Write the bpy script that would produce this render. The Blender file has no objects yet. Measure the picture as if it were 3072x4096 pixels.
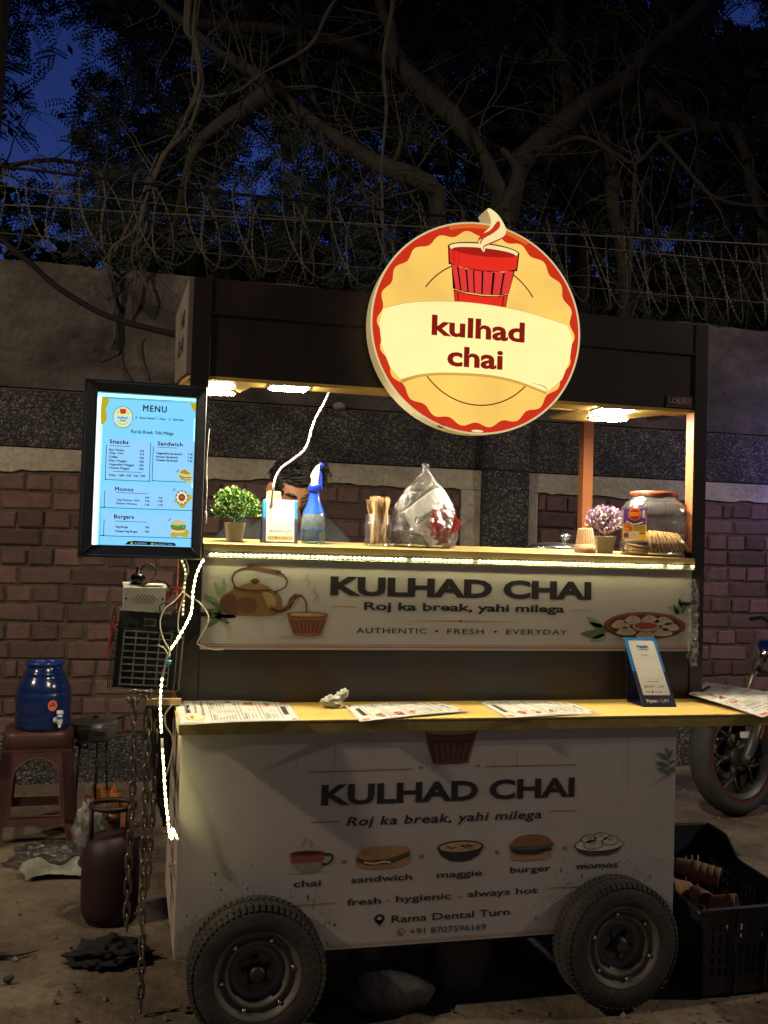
import bpy, bmesh, math, random
from mathutils import Vector, Matrix, noise
random.seed(7)
S = bpy.context.scene
COL = S.collection
R = math.radians

# ---------------------------------------------------------------- camera
cam_d = bpy.data.cameras.new("camera")
cam = bpy.data.objects.new("camera", cam_d); COL.objects.link(cam)
cam_d.sensor_fit = 'AUTO'; cam_d.sensor_width = 36.0
cam_d.lens = 36.0 * 4000 / 4096
cam_d.clip_start = 0.05; cam_d.clip_end = 500
cam.matrix_world = Matrix((
    (0.96822089, -0.03764342, -0.24724742, -0.17045274),
    (-0.24830126, -0.02644223, -0.96832190, -2.81652679),
    (0.02991317, 0.99894133, -0.03494883, 1.35),
    (0, 0, 0, 1)))
S.camera = cam
S.render.resolution_x = 768; S.render.resolution_y = 1024

# ---------------------------------------------------------------- sky, lamps, exposure
W = bpy.data.worlds.new("World"); S.world = W; W.use_nodes = True
wn = W.node_tree.nodes; wl = W.node_tree.links
wn.clear()
w_out = wn.new('ShaderNodeOutputWorld'); w_bg = wn.new('ShaderNodeBackground')
w_sky = wn.new('ShaderNodeTexSky'); w_sky.sky_type = 'NISHITA'; w_sky.sun_disc = False
w_sky.sun_elevation = R(-4.0); w_sky.sun_rotation = R(20)
w_mul = wn.new('ShaderNodeMix'); w_mul.data_type = 'RGBA'; w_mul.blend_type = 'MULTIPLY'
w_mul.inputs['Factor'].default_value = 1.0
w_mul.inputs['B'].default_value = (0.30, 0.54, 1.75, 1)
wl.new(w_sky.outputs[0], w_mul.inputs['A'])
wl.new(w_mul.outputs['Result'], w_bg.inputs[0])
w_bg.inputs[1].default_value = 1.0
wl.new(w_bg.outputs[0], w_out.inputs[0])
S.view_settings.view_transform = 'Standard'; S.view_settings.look = 'None'
S.view_settings.exposure = 0; S.view_settings.gamma = 1
try:
    S.view_settings.use_curve_mapping = False
except Exception: pass
S.cycles.max_bounces = 8; S.cycles.transparent_max_bounces = 24
S.cycles.caustics_reflective = False; S.cycles.caustics_refractive = False
S.cycles.sample_clamp_indirect = 4.0
S.cycles.use_denoising = True

def lamp(name, kind, loc, energy, color, radius=0.1, aim=None, spot=None):
    d = bpy.data.lights.new(name, kind); d.energy = energy; d.color = color
    if kind in ('POINT', 'SPOT'): d.shadow_soft_size = radius
    if kind == 'SUN': d.angle = radius
    if spot: d.spot_size = R(spot); d.spot_blend = 0.6
    o = bpy.data.objects.new(name, d); COL.objects.link(o); o.location = loc
    if aim is not None:
        o.rotation_euler = (Vector(aim) - Vector(loc)).to_track_quat('-Z', 'Y').to_euler()
    return o
# the last of the dusk behind the camera, the street's sodium lamp, the neighbour stall's violet lamp beyond the right edge
lamp("dusk_sun", 'SUN', (-3, -8, 5), 0.010, (1.0, 0.86, 0.72), R(12), aim=(0.5, 0, 1))
lamp("street_lamp_light", 'SPOT', (-4.6, -1.0, 4.3), 600, (1.0, 0.80, 0.57), 0.12, aim=(-.1, 2.3, 0.45), spot=100)
lamp("far_street_lamp_light", 'SPOT', (7.2, -1.6, 4.6), 440, (1.0, 0.81, 0.60), 0.12, aim=(2.7, 2.2, 0.3), spot=88)
lamp("violet_stall_light", 'POINT', (4.38, 2.45, 1.98), 14, (0.17, 0.14, 1.0), 0.10)
lamp("cool_shop_light", 'SPOT', (4.2, -9.0, 1.15), 48, (0.74, 0.84, 1.0), 0.1, aim=(1.2, 0, 0.6), spot=40)

# ---------------------------------------------------------------- materials
MATS = {}
def srgb(h):
    if isinstance(h, str):
        h = h.lstrip('#'); c = [int(h[i:i+2], 16)/255 for i in (0, 2, 4)]
    else: c = h
    return tuple(((x/12.92) if x <= 0.04045 else ((x+0.055)/1.055)**2.4) for x in c)
def mat(name, col=(.5,.5,.5), rough=.6, metal=0.0, var=0.0, vscale=8.0, bump=0.0, bscale=60.0, emit=None, es=1.0, spec=0.5, trans=None, col2=None, island=0.0, coat=0.0, milk=0.0):
    if name in MATS: return MATS[name]
    m = bpy.data.materials.new(name); m.use_nodes = True; MATS[name] = m
    nt = m.node_tree; n = nt.nodes; l = nt.links
    b = n['Principled BSDF']
    if isinstance(col, str): col = srgb(col)
    if isinstance(col2, str): col2 = srgb(col2)
    b.inputs['Base Color'].default_value = (*col, 1)
    b.inputs['Roughness'].default_value = rough; b.inputs['Metallic'].default_value = metal
    b.inputs['Specular IOR Level'].default_value = spec
    b.inputs['Coat Weight'].default_value = coat
    tc = n.new('ShaderNodeTexCoord')
    src = None
    if var > 0 or col2:
        t = n.new('ShaderNodeTexNoise'); t.inputs['Scale'].default_value = vscale; t.inputs['Detail'].default_value = 6
        t.inputs['Roughness'].default_value = 0.65
        l.new(tc.outputs['Object'], t.inputs['Vector'])
        r = n.new('ShaderNodeValToRGB')
        r.color_ramp.elements[0].position = .32; r.color_ramp.elements[1].position = .68
        c2 = col2 if col2 else tuple(x*(1-var) for x in col)
        c1 = col if col2 else tuple(min(1, x*(1+var*.6)) for x in col)
        r.color_ramp.elements[0].color = (*c2, 1); r.color_ramp.elements[1].color = (*c1, 1)
        l.new(t.outputs['Fac'], r.inputs['Fac']); src = r.outputs['Color']
    if island > 0:
        g = n.new('ShaderNodeNewGeometry'); mp = n.new('ShaderNodeMapRange')
        mp.inputs['To Min'].default_value = 1-island; mp.inputs['To Max'].default_value = 1+island
        l.new(g.outputs['Random Per Island'], mp.inputs['Value'])
        hs = n.new('ShaderNodeHueSaturation')
        if src: l.new(src, hs.inputs['Color'])
        else: hs.inputs['Color'].default_value = (*col, 1)
        l.new(mp.outputs[0], hs.inputs['Value']); src = hs.outputs['Color']
    if src: l.new(src, b.inputs['Base Color'])
    if bump > 0:
        t2 = n.new('ShaderNodeTexNoise'); t2.inputs['Scale'].default_value = bscale; t2.inputs['Detail'].default_value = 5
        l.new(tc.outputs['Object'], t2.inputs['Vector'])
        bp = n.new('ShaderNodeBump'); bp.inputs['Strength'].default_value = bump; bp.inputs['Distance'].default_value = .01
        l.new(t2.outputs['Fac'], bp.inputs['Height']); l.new(bp.outputs[0], b.inputs['Normal'])
    if emit is not None:
        if isinstance(emit, str): emit = srgb(emit)
        b.inputs['Emission Color'].default_value = (*emit, 1); b.inputs['Emission Strength'].default_value = es
    if trans is not None:
        out = n['Material Output']
        tr = n.new('ShaderNodeBsdfTransparent'); tr.inputs[0].default_value = (*trans, 1)
        gl = n.new('ShaderNodeBsdfGlossy'); gl.inputs['Roughness'].default_value = rough
        gl.inputs[0].default_value = (1, 1, 1, 1)
        fr = n.new('ShaderNodeLayerWeight'); fr.inputs['Blend'].default_value = spec
        mx = n.new('ShaderNodeMixShader')
        if bump > 0: l.new(bp.outputs[0], gl.inputs['Normal']); l.new(bp.outputs[0], fr.inputs['Normal'])
        base = tr
        if milk > 0:
            df = n.new('ShaderNodeBsdfDiffuse'); df.inputs[0].default_value = (*[min(.85, x) for x in trans], 1)
            if bump > 0: l.new(bp.outputs[0], df.inputs['Normal'])
            base = n.new('ShaderNodeMixShader'); base.inputs[0].default_value = milk
            l.new(tr.outputs[0], base.inputs[1]); l.new(df.outputs[0], base.inputs[2])
        l.new(fr.outputs['Facing'], mx.inputs[0]); l.new(base.outputs[0], mx.inputs[1]); l.new(gl.outputs[0], mx.inputs[2])
        l.new(mx.outputs[0], out.inputs['Surface'])
    return m
def ink(h):
    return mat('ink_' + h.strip('#'), h, rough=.55)
def glow(h, s=1.0, mottle=0.0):
    k = 'lit_%s_%.2f' % (h.strip('#'), s)
    if k in MATS: return MATS[k]
    m = mat(k, (0.02, 0.02, 0.02), rough=.35, emit=h, es=s, spec=.3)
    if mottle:      # uneven backlight of the lit face, painted as noise in its emission
        n = m.node_tree.nodes; l = m.node_tree.links; tc = n.new('ShaderNodeTexCoord'); t = n.new('ShaderNodeTexNoise'); t.inputs['Scale'].default_value = 4.5; t.inputs['Detail'].default_value = 3
        mr = n.new('ShaderNodeMapRange'); mr.inputs[1].default_value = .3; mr.inputs[2].default_value = .7; mr.inputs[3].default_value = s*(1-mottle); mr.inputs[4].default_value = s*(1+mottle)
        l.new(tc.outputs['Object'], t.inputs['Vector']); l.new(t.outputs['Fac'], mr.inputs[0]); l.new(mr.outputs[0], n['Principled BSDF'].inputs['Emission Strength'])
    return m

# ---------------------------------------------------------------- mesh helpers
class MB:
    def __init__(s): s.v = []; s.f = []; s.mi = []; s.mats = []; s.smooth = []
    def m(s, mm):
        if mm not in s.mats: s.mats.append(mm)
        return s.mats.index(mm)
    def add(s, vs, fs, mm, sm=False):
        o = len(s.v); k = s.m(mm); s.v.extend([tuple(x) for x in vs])
        for f in fs: s.f.append([o+i for i in f]); s.mi.append(k); s.smooth.append(sm)
    def box(s, x0, x1, y0, y1, z0, z1, mm, M=None):
        vs = [(x,y,z) for z in (z0,z1) for y in (y0,y1) for x in (x0,x1)]
        if M is not None: vs = [M @ Vector(q) for q in vs]
        s.add(vs, [(0,2,3,1),(4,5,7,6),(0,1,5,4),(2,6,7,3),(0,4,6,2),(1,3,7,5)], mm)
    def hexa(s, lo, hi, mm):   # two quads (4 points each), joined
        s.add(list(lo)+list(hi), [(3,2,1,0),(4,5,6,7),(0,1,5,4),(1,2,6,5),(2,3,7,6),(3,0,4,7)], mm)
    def prism(s, pts, d, mm, mm_side=None):
        n = len(pts); d = Vector(d); a = [Vector(p) for p in pts]
        s.add(a, [list(range(n))[::-1]], mm); s.add([p+d for p in a], [list(range(n))], mm)
        s.add(a+[p+d for p in a], [(i,(i+1)%n,n+(i+1)%n,n+i) for i in range(n)], mm_side or mm)
    def tube(s, pts, r, mm, n=8, cap=True, closed=False):
        pts = [Vector(p) for p in pts]; N = len(pts)
        rs = r if isinstance(r, (list, tuple)) else [r]*N
        vs = []; up = None
        for i, p in enumerate(pts):
            if closed: t = pts[(i+1)%N]-pts[i-1]
            else: t = pts[min(i+1,N-1)]-pts[max(i-1,0)]
            if t.length < 1e-9: t = Vector((0,0,1))
            t.normalize()
            if up is None:
                up = Vector((0,0,1)) if abs(t.z) < .9 else Vector((1,0,0))
            a = up - t*up.dot(t)
            if a.length < 1e-6: a = t.orthogonal()
            a.normalize(); up = a; b = t.cross(a)
            for k in range(n):
                an = 2*math.pi*k/n
                vs.append(p + (a*math.cos(an)+b*math.sin(an))*rs[i])
        fs = []
        for i in range(N if closed else N-1):
            j = (i+1)%N
            for k in range(n): fs.append((i*n+k, i*n+(k+1)%n, j*n+(k+1)%n, j*n+k))
        if cap and not closed:
            fs.append(list(range(n))[::-1]); fs.append([(N-1)*n+k for k in range(n)])
        s.add(vs, fs, mm, True)
    def lathe(s, prof, c, mm, n=24, axis='z', sq=None, M=None, open_top=False, wob=0, a0=0):
        # prof: list of (r, h); sq: superellipse exponent
        vs = []
        for r_, h in prof:
            for k in range(n):
                a = 2*math.pi*k/n + a0; ca, sa = math.cos(a), math.sin(a)
                q = 1.0
                if sq: q = (abs(ca)**sq+abs(sa)**sq)**(-1/sq)
                rr = r_*q
                if axis == 'z': p = Vector((rr*ca, rr*sa, h))
                elif axis == 'y': p = Vector((rr*ca, h, rr*sa))
                else: p = Vector((h, rr*ca, rr*sa))
                if wob: p += Vector((noise.noise(p*30+Vector(c)), noise.noise(p*30+Vector((5,2,1))), 0))*wob
                if M is not None: p = M @ p
                vs.append(Vector(c)+p)
        fs = []; N = len(prof)
        for i in range(N-1):
            for k in range(n): fs.append((i*n+k, i*n+(k+1)%n, (i+1)*n+(k+1)%n, (i+1)*n+k))
        if prof[0][0] > 1e-5 and abs(prof[0][1]) < 1e-9: fs.append(list(range(n))[::-1])
        if prof[-1][0] > 1e-5 and not open_top: fs.append([(N-1)*n+k for k in range(n)])
        s.add(vs, fs, mm, True)
    def ball(s, c, r, mm, nu=16, nv=10, M=None, fn=None):
        vs = []; 
        for i in range(nv+1):
            th = math.pi*i/nv
            for k in range(nu):
                ph = 2*math.pi*k/nu
                p = Vector((math.sin(th)*math.cos(ph), math.sin(th)*math.sin(ph), math.cos(th)))
                if fn: p = fn(p)
                p = Vector((p.x*r[0], p.y*r[1], p.z*r[2])) if isinstance(r,(tuple,list)) else p*r
                if M is not None: p = M @ p
                vs.append(Vector(c)+p)
        fs = [(i*nu+k, (i+1)*nu+k, (i+1)*nu+(k+1)%nu, i*nu+(k+1)%nu) for i in range(nv) for k in range(nu)]
        s.add(vs, fs, mm, True)
    def build(s, name, parent=None, loc=None, rot=None, bevel=0.0):
        me = bpy.data.meshes.new(name); me.from_pydata([tuple(v) for v in s.v], [], s.f)
        for m_ in s.mats: me.materials.append(m_)
        me.polygons.foreach_set('material_index', s.mi); me.polygons.foreach_set('use_smooth', s.smooth)
        me.update()
        o = bpy.data.objects.new(name, me); COL.objects.link(o)
        if parent: o.parent = parent
        if loc is not None: o.location = loc
        if rot is not None: o.rotation_euler = rot
        if bevel > 0:
            b = o.modifiers.new('bevel', 'BEVEL'); b.width = bevel; b.segments = 2; b.limit_method = 'ANGLE'; b.angle_limit = R(50)
        return o
def thing(name, label, cat, loc=(0,0,0), rotz=0, group=None):
    o = bpy.data.objects.new(name, None); COL.objects.link(o); o.location = loc; o.rotation_euler = (0,0,rotz)
    o.empty_display_size = .05
    return tag(o, label, cat, group)
def tag(o, label=None, cat=None, group=None, kind=None):
    if label: o['label'] = label
    if cat: o['category'] = cat
    if group: o['group'] = group
    if kind: o['kind'] = kind
    return o
def copy_tree(o, parent=None, loc=None, rot=None, label=None):
    c = o.copy(); COL.objects.link(c); c.parent = parent
    if loc is not None: c.location = loc
    if rot is not None: c.rotation_euler = rot
    if label: c['label'] = label
    for ch in list(o.children): copy_tree(ch, c)
    return c
def spline(pts, n=6, closed=False):
    P = [Vector(p) for p in pts]; N = len(P); out = []
    for i in range(N if closed else N-1):
        if closed: a,b,c,d = P[i-1],P[i],P[(i+1)%N],P[(i+2)%N]
        else: a,b,c,d = P[max(i-1,0)],P[i],P[i+1],P[min(i+2,N-1)]
        for k in range(n):
            t = k/n
            out.append(0.5*((2*b)+(-a+c)*t+(2*a-5*b+4*c-d)*t*t+(-a+3*b-3*c+d)*t**3))
    if not closed: out.append(P[-1])
    return out

# text: glyph outlines of the built-in font as flat meshes
_T = {}
def glyphs(text, bold=0.0, shear=0.0, space=1.0):
    k = (text, bold, shear, space)
    if k in _T: return _T[k]
    c = bpy.data.curves.new('t', 'FONT'); c.body = text; c.size = 1; c.offset = bold; c.shear = shear
    c.space_character = space; c.resolution_u = 3; c.fill_mode = 'FRONT'
    o = bpy.data.objects.new('t', c); COL.objects.link(o)
    me = bpy.data.meshes.new_from_object(o)
    vs = [(v.co.x, v.co.y) for v in me.vertices]; fs = [tuple(p.vertices) for p in me.polygons]
    bpy.data.objects.remove(o); bpy.data.curves.remove(c); bpy.data.meshes.remove(me)
    xs = [v[0] for v in vs] or [0, 1]
    _T[k] = (vs, fs, min(xs), max(xs)); return _T[k]
def cap_h():
    v = glyphs('H')[0]; return max(y for x, y in v)-min(y for x, y in v)

class Pan(MB):
    """flat printed graphics on a plane: o + u*U + v*V, raised a hair per level"""
    STEP = 0.0005
    def __init__(s, o, U, V):
        super().__init__(); s.o = Vector(o); s.U = Vector(U).normalized(); s.V = Vector(V).normalized(); s.N = s.U.cross(s.V)
    def P(s, u, v, L): return s.o + s.U*u + s.V*v + s.N*(L*s.STEP)
    def poly(s, pts, mm, L=1, sm=0):
        if sm: pts = [(q[0], q[1]) for q in spline([(p[0], p[1], 0) for p in pts], sm, True)]
        s.add([s.P(a, b, L) for a, b in pts], [list(range(len(pts)))], mm)
    def ell(s, cx, cy, rx, ry, mm, L=1, a0=0, a1=360, n=40):
        s.poly([(cx+rx*math.cos(R(a0+(a1-a0)*i/n)), cy+ry*math.sin(R(a0+(a1-a0)*i/n))) for i in range(n if a1-a0 >= 360 else n+1)], mm, L)
    def line(s, pts, w, mm, L=1, sm=0, closed=False, taper=False):
        P = [Vector((p[0], p[1], 0)) for p in pts]
        if sm: P = spline(P, sm, closed)
        N = len(P); vs = []
        for i in range(N):
            if closed: t = P[(i+1)%N]-P[i-1]
            else: t = P[min(i+1,N-1)]-P[max(i-1,0)]
            if t.length < 1e-9: t = Vector((1,0,0))
            t.normalize(); nn = Vector((-t.y, t.x, 0))*w/2
            if taper: nn *= max(.12, math.sin(math.pi*i/(N-1)))
            vs += [s.P(P[i].x+nn.x, P[i].y+nn.y, L), s.P(P[i].x-nn.x, P[i].y-nn.y, L)]
        fs = [(2*i, 2*i+1, 2*((i+1)%N)+1, 2*((i+1)%N)) for i in range(N if closed else N-1)]
        s.add(vs, fs, mm)
    def ring(s, cx, cy, rx, ry, w, mm, L=1, a0=0, a1=360, n=64):
        full = a1-a0 >= 360
        s.line([(cx+rx*math.cos(R(a0+(a1-a0)*i/n)), cy+ry*math.sin(R(a0+(a1-a0)*i/n))) for i in range(n if full else n+1)], w, mm, L, 0, full)
    def rect(s, x0, x1, y0, y1, mm, L=1): s.poly([(x0,y0),(x1,y0),(x1,y1),(x0,y1)], mm, L)
    def rrect(s, x0, x1, y0, y1, r, w, mm, L=1):
        pts = []
        for cx, cy, a in ((x1-r,y1-r,0),(x0+r,y1-r,90),(x0+r,y0+r,180),(x1-r,y0+r,270)):
            for k in range(6): pts.append((cx+r*math.cos(R(a+18*k)), cy+r*math.sin(R(a+18*k))))
        s.line(pts, w, mm, L, 0, True)
    def txt(s, text, x0, x1, base, cap, mm, L=1, bold=0.0, shear=0.0, space=1.0, rot=0.0):
        if bold > 0 and 'M' in text:
            w_ = bold*cap/cap_h()
            for k, (du, dv) in enumerate(((-1,0),(1,0),(0,-.8),(0,.8))): s.txt(text, x0+du*w_, x1+du*w_, base+dv*w_, cap, mm, L+.15*k, 0, shear, space, rot)
            return
        vs, fs, a, b = glyphs(text, bold, shear, space)
        kx = (x1-x0)/max(1e-6, b-a); ky = cap/cap_h(); c, sn = math.cos(R(rot)), math.sin(R(rot))
        q = []
        for x, y in vs:
            u, v = (x-a)*kx, y*ky
            q.append(s.P(x0+u*c-v*sn, base+u*sn+v*c, L))
        s.add(q, fs, mm)
# ================================================================ setting
def mat_pebble():
    m = bpy.data.materials.new('pebble_dash'); m.use_nodes = True; nt = m.node_tree; n = nt.nodes; l = nt.links
    b = n['Principled BSDF']; b.inputs['Roughness'].default_value = .75
    tc = n.new('ShaderNodeTexCoord')
    v = n.new('ShaderNodeTexVoronoi'); v.inputs['Scale'].default_value = 78; l.new(tc.outputs['Object'], v.inputs['Vector'])
    r = n.new('ShaderNodeValToRGB'); e = r.color_ramp.elements
    e[0].position = 0; e[0].color = (.05,.048,.044,1); e[1].position = 1; e[1].color = (.27,.26,.24,1)
    e2 = e.new(.55); e2.color = (.12,.115,.105,1); e3 = e.new(.8); e3.color = (.20,.19,.17,1)
    sp = n.new('ShaderNodeSeparateColor'); l.new(v.outputs['Color'], sp.inputs[0]); l.new(sp.outputs[0], r.inputs['Fac'])
    dm = n.new('ShaderNodeMapRange'); dm.inputs[1].default_value = .25; dm.inputs[2].default_value = .55; dm.inputs[3].default_value = 1; dm.inputs[4].default_value = .25
    l.new(v.outputs['Distance'], dm.inputs[0])
    nz = n.new('ShaderNodeTexNoise'); nz.inputs['Scale'].default_value = 3.5; nz.inputs['Detail'].default_value = 4; l.new(tc.outputs['Object'], nz.inputs['Vector'])
    nr = n.new('ShaderNodeMapRange'); nr.inputs[1].default_value = .35; nr.inputs[2].default_value = .65; nr.inputs[3].default_value = .45; nr.inputs[4].default_value = 1.25
    l.new(nz.outputs['Fac'], nr.inputs[0])
    mu = n.new('ShaderNodeMath'); mu.operation = 'MULTIPLY'; l.new(dm.outputs[0], mu.inputs[0]); l.new(nr.outputs[0], mu.inputs[1])
    mx = n.new('ShaderNodeMix'); mx.data_type = 'RGBA'; mx.blend_type = 'MULTIPLY'; mx.inputs['Factor'].default_value = 1
    l.new(r.outputs[0], mx.inputs['A']); l.new(mu.outputs[0], mx.inputs['B']); l.new(mx.outputs['Result'], b.inputs['Base Color'])
    bp = n.new('ShaderNodeBump'); bp.invert = True; bp.inputs['Strength'].default_value = .9; bp.inputs['Distance'].default_value = .008
    l.new(v.outputs['Distance'], bp.inputs['Height']); l.new(bp.outputs[0], b.inputs['Normal'])
    MATS['pebble_dash'] = m; return m
PEB = mat_pebble()
def mat_stain(name, c_lo, c_mid, c_hi, scale, zfade=None):
    m = bpy.data.materials.new(name); m.use_nodes = True; nt = m.node_tree; n = nt.nodes; l = nt.links
    b = n['Principled BSDF']; b.inputs['Roughness'].default_value = .85
    tc = n.new('ShaderNodeTexCoord'); mp = n.new('ShaderNodeMapping'); mp.inputs['Scale'].default_value = (1, 1, 1.6)
    l.new(tc.outputs['Object'], mp.inputs[0])
    t = n.new('ShaderNodeTexNoise'); t.inputs['Scale'].default_value = scale; t.inputs['Detail'].default_value = 9; t.inputs['Roughness'].default_value = .62
    l.new(mp.outputs[0], t.inputs['Vector'])
    r = n.new('ShaderNodeValToRGB'); e = r.color_ramp.elements
    e[0].position = .34; e[0].color = (*c_lo, 1); e[1].position = .7; e[1].color = (*c_hi, 1); q = e.new(.5); q.color = (*c_mid, 1)
    l.new(t.outputs['Fac'], r.inputs['Fac'])
    t3 = n.new('ShaderNodeTexNoise'); t3.inputs['Scale'].default_value = scale*14; t3.inputs['Detail'].default_value = 6; l.new(tc.outputs['Object'], t3.inputs['Vector'])
    mr = n.new('ShaderNodeMapRange'); mr.inputs[3].default_value = .55; mr.inputs[4].default_value = 1.45; l.new(t3.outputs['Fac'], mr.inputs[0])
    mx = n.new('ShaderNodeMix'); mx.data_type = 'RGBA'; mx.blend_type = 'MULTIPLY'; mx.inputs['Factor'].default_value = 1
    l.new(r.outputs[0], mx.inputs['A']); l.new(mr.outputs[0], mx.inputs['B']); l.new(mx.outputs['Result'], b.inputs['Base Color'])
    bp = n.new('ShaderNodeBump'); bp.inputs['Strength'].default_value = .8; bp.inputs['Distance'].default_value = .012
    l.new(t3.outputs['Fac'], bp.inputs['Height']); l.new(bp.outputs[0], b.inputs['Normal'])
    MATS[name] = m; return m
CONC = mat_stain('stained_concrete', (.025,.022,.02), (.075,.064,.055), (.15,.13,.11), 2.2)
CREAM = mat_stain('cream_limewash', (.30,.26,.19), (.42,.38,.29), (.50,.46,.36), 3.0)
DIRT = mat_stain('packed_dirt', (.06,.046,.032), (.155,.12,.08), (.27,.215,.145), 2.1)
MORT = mat('dark_mortar', (.105,.08,.064), .9, var=.5, vscale=20, bump=.5, bscale=80)
BRICK = mat('painted_brick', (.165,.092,.078), .8, col2=(.10,.058,.052), vscale=16, bump=.6, bscale=90, island=.42)

# ---- ground
def make_ground():
    def axis(lo, hi, far):
        a = [-far, -far*.4, -30, -14, -8]; x = lo
        while x <= hi+1e-6: a.append(x); x += .09
        return a+[9, 14, 30, far*.4, far]
    xs = axis(-3, 6, 200); ys = axis(-3, 4.5, 200)
    vs = []
    for y in ys:
        for x in xs:
            z = 0
            if -3 <= x <= 6 and -3 <= y <= 4.5:
                z = (noise.noise((x*1.3, y*1.3, 2))*.012 + noise.noise((x*5, y*5, 8))*.006)*min(1, (x+3), (6-x))-.006
            vs.append((x, y, z))
    n = len(xs); fs = [(j*n+i, j*n+i+1, (j+1)*n+i+1, (j+1)*n+i) for j in range(len(ys)-1) for i in range(n-1)]
    b = MB(); b.add(vs, fs, DIRT, True); o = b.build('ground'); tag(o, kind='structure')
make_ground()

def make_grit():
    rnd = random.Random(17); b = MB(); GR = mat('grit', (.16,.13,.095), .9, island=.6, var=.3)
    for i in range(2600):
        x = rnd.uniform(-1.6, 4.2); y = rnd.uniform(-1.6, 2.95); s_ = abs(rnd.gauss(0, .0055))+.0018
        if rnd.random() < .02: s_ *= 2.2
        a = rnd.uniform(0, 6.28); c, sn = math.cos(a)*s_, math.sin(a)*s_; z = rnd.uniform(-.002, .001)
        b.add([(x+c,y+sn,z),(x-sn,y+c,z),(x-c*.8,y-sn*.9,z),(x+sn,y-c,z),(x+c*.2,y-sn*.2,z+s_*.9)], [(0,1,4),(1,2,4),(2,3,4),(3,0,4)], GR)
    tag(b.build('grit'), 'loose grit strewn over the packed dirt', kind='stuff')
    b = MB(); LF = mat('dry_leaf', (.20,.12,.05), .85, island=.5)
    for i in range(170):
        x = rnd.uniform(-1.5, 4.0); y = rnd.uniform(-1.5, 2.9); a = rnd.uniform(0, 6.28); L = rnd.uniform(.012, .04); c, sn = math.cos(a), math.sin(a)
        P = [(-.5,0,.003),(-.1,.22,.008),(.5,0,.004+rnd.uniform(0,.012)),(-.1,-.22,.006)]
        b.add([(x+(u*c-v*sn)*L, y+(u*sn+v*c)*L, z) for u,v,z in P], [(0,1,2,3)], LF)
    tag(b.build('leaf_litter'), 'dry leaves littering the dirt', kind='stuff')
make_grit()

# ---- boundary wall, face at y = 3.0
WL, WR_ = -5.0, 10.0
wall = thing('boundary_wall', 'long boundary wall of red brick, grey pebble dash and stained concrete behind the food cart', 'wall', (0, 3.0, 0))
def wob_slab(name, x0, x1, y0, y1, z0, z1, mm, rag_top=.0, rag_bot=0.0, step=.05):
    b = MB(); n = int((x1-x0)/step)
    fr = []; 
    for i in range(n+1):
        x = x0+(x1-x0)*i/n
        zt = z1+noise.noise((x*2.2, 3, z1))*rag_top + noise.noise((x*11, 1, z1))*rag_top*.6
        zb = z0+noise.noise((x*3, 9, z0))*rag_bot + noise.noise((x*14, 4, z0))*rag_bot*.7
        fr.append((x, zb, zt))
    vs = []
    for x, zb, zt in fr: vs += [(x, y0, zb), (x, y0, zt), (x, y1, zt), (x, y1, zb)]
    fs = []
    for i in range(n):
        for k in range(4): fs.append((i*4+k, (i+1)*4+k, (i+1)*4+(k+1)%4, i*4+(k+1)%4)[::-1])
    fs.append((0,1,2,3)); fs.append((n*4+3, n*4+2, n*4+1, n*4))
    b.add(vs, fs, mm); return b.build(name, wall)
wob_slab('upper_panel', WL, WR_, .03, .22, 2.175, 2.882, CONC, .012)
wob_slab('pebble_band', WL, WR_, -.012, .2, 1.845, 2.155, PEB, .006)
wob_slab('cream_band', WL, WR_, -.004, .2, 1.718, 1.838, CREAM, 0, .02)
wob_slab('mortar_bed', WL, WR_, .011, .25, 0.0, 2.165, MORT)
wob_slab('plinth', WL, WR_, -.014, .0105, -.02, .262, PEB, .03)
def bricks():
    b = MB(); rnd = random.Random(3); pitch = .1027; z = .262; row = 0
    PX0, PX1 = 1.80, 2.30          # the pilaster
    while z+pitch < 1.76:
        L = .2785 if row % 2 == 0 else .1393
        off = rnd.uniform(-.03, .03)+(.07 if row % 2 else 0)
        for side in ((WL+2.2, PX0), (PX1, 6.6)):
            x = side[0]+off-.3
            while x < side[1]:
                l = L*rnd.uniform(.95, 1.05)
                if rnd.random() < .06: l *= .5
                a, c = max(x+.007, side[0]), min(x+l-.007, side[1])
                if c-a > .03:
                    d = rnd.uniform(-.006, .006); z0 = z+.008; z1 = min(z+pitch-.008, 1.73)
                    j = lambda s=.0055: rnd.uniform(-s, s)
                    bw = .009
                    F = [(a+j()+bw, -d-.002, z0+j()+bw), (c+j()-bw, -d-.002, z0+j()+bw), (c+j()-bw, -d-.002, z1+j()-bw), (a+j()+bw, -d-.002, z1+j()-bw)]
                    Mid = [(F[0][0]-bw, -d+.006, F[0][2]-bw), (F[1][0]+bw, -d+.006, F[1][2]-bw), (F[2][0]+bw, -d+.006, F[2][2]+bw), (F[3][0]-bw, -d+.006, F[3][2]+bw)]
                    Bk = [(p[0], .062, p[2]) for p in Mid]
                    vs = F+Mid+Bk
                    fs = [(0,1,2,3)]+[(4+i, 4+(i+1)%4, (i+1)%4, i) for i in range(4)]+[(8+i, 8+(i+1)%4, 4+(i+1)%4, 4+i) for i in range(4)]
                    b.add(vs, fs, BRICK)
                x += l
        z += pitch; row += 1
    b.build('brickwork', wall)
bricks()
def pilaster():
    b = MB()
    b.box(1.925, 2.225, -.05, .06, .0, 1.842, PEB)
    b.box(1.925, 2.225, -.05, -.013, 1.848, 2.15, PEB)
    b.box(1.80, 1.922, -.012, .06, 0, 1.714, CREAM)
    b.box(2.228, 2.30, -.012, .06, 0, 1.714, CREAM)
    b.build('pilaster', wall)
pilaster()
b = MB(); b.ball((1.02, .0, 2.19), (.04, .03, .025), mat('pale_stone', (.3,.28,.24), .8, var=.3), 10, 8)
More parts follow.
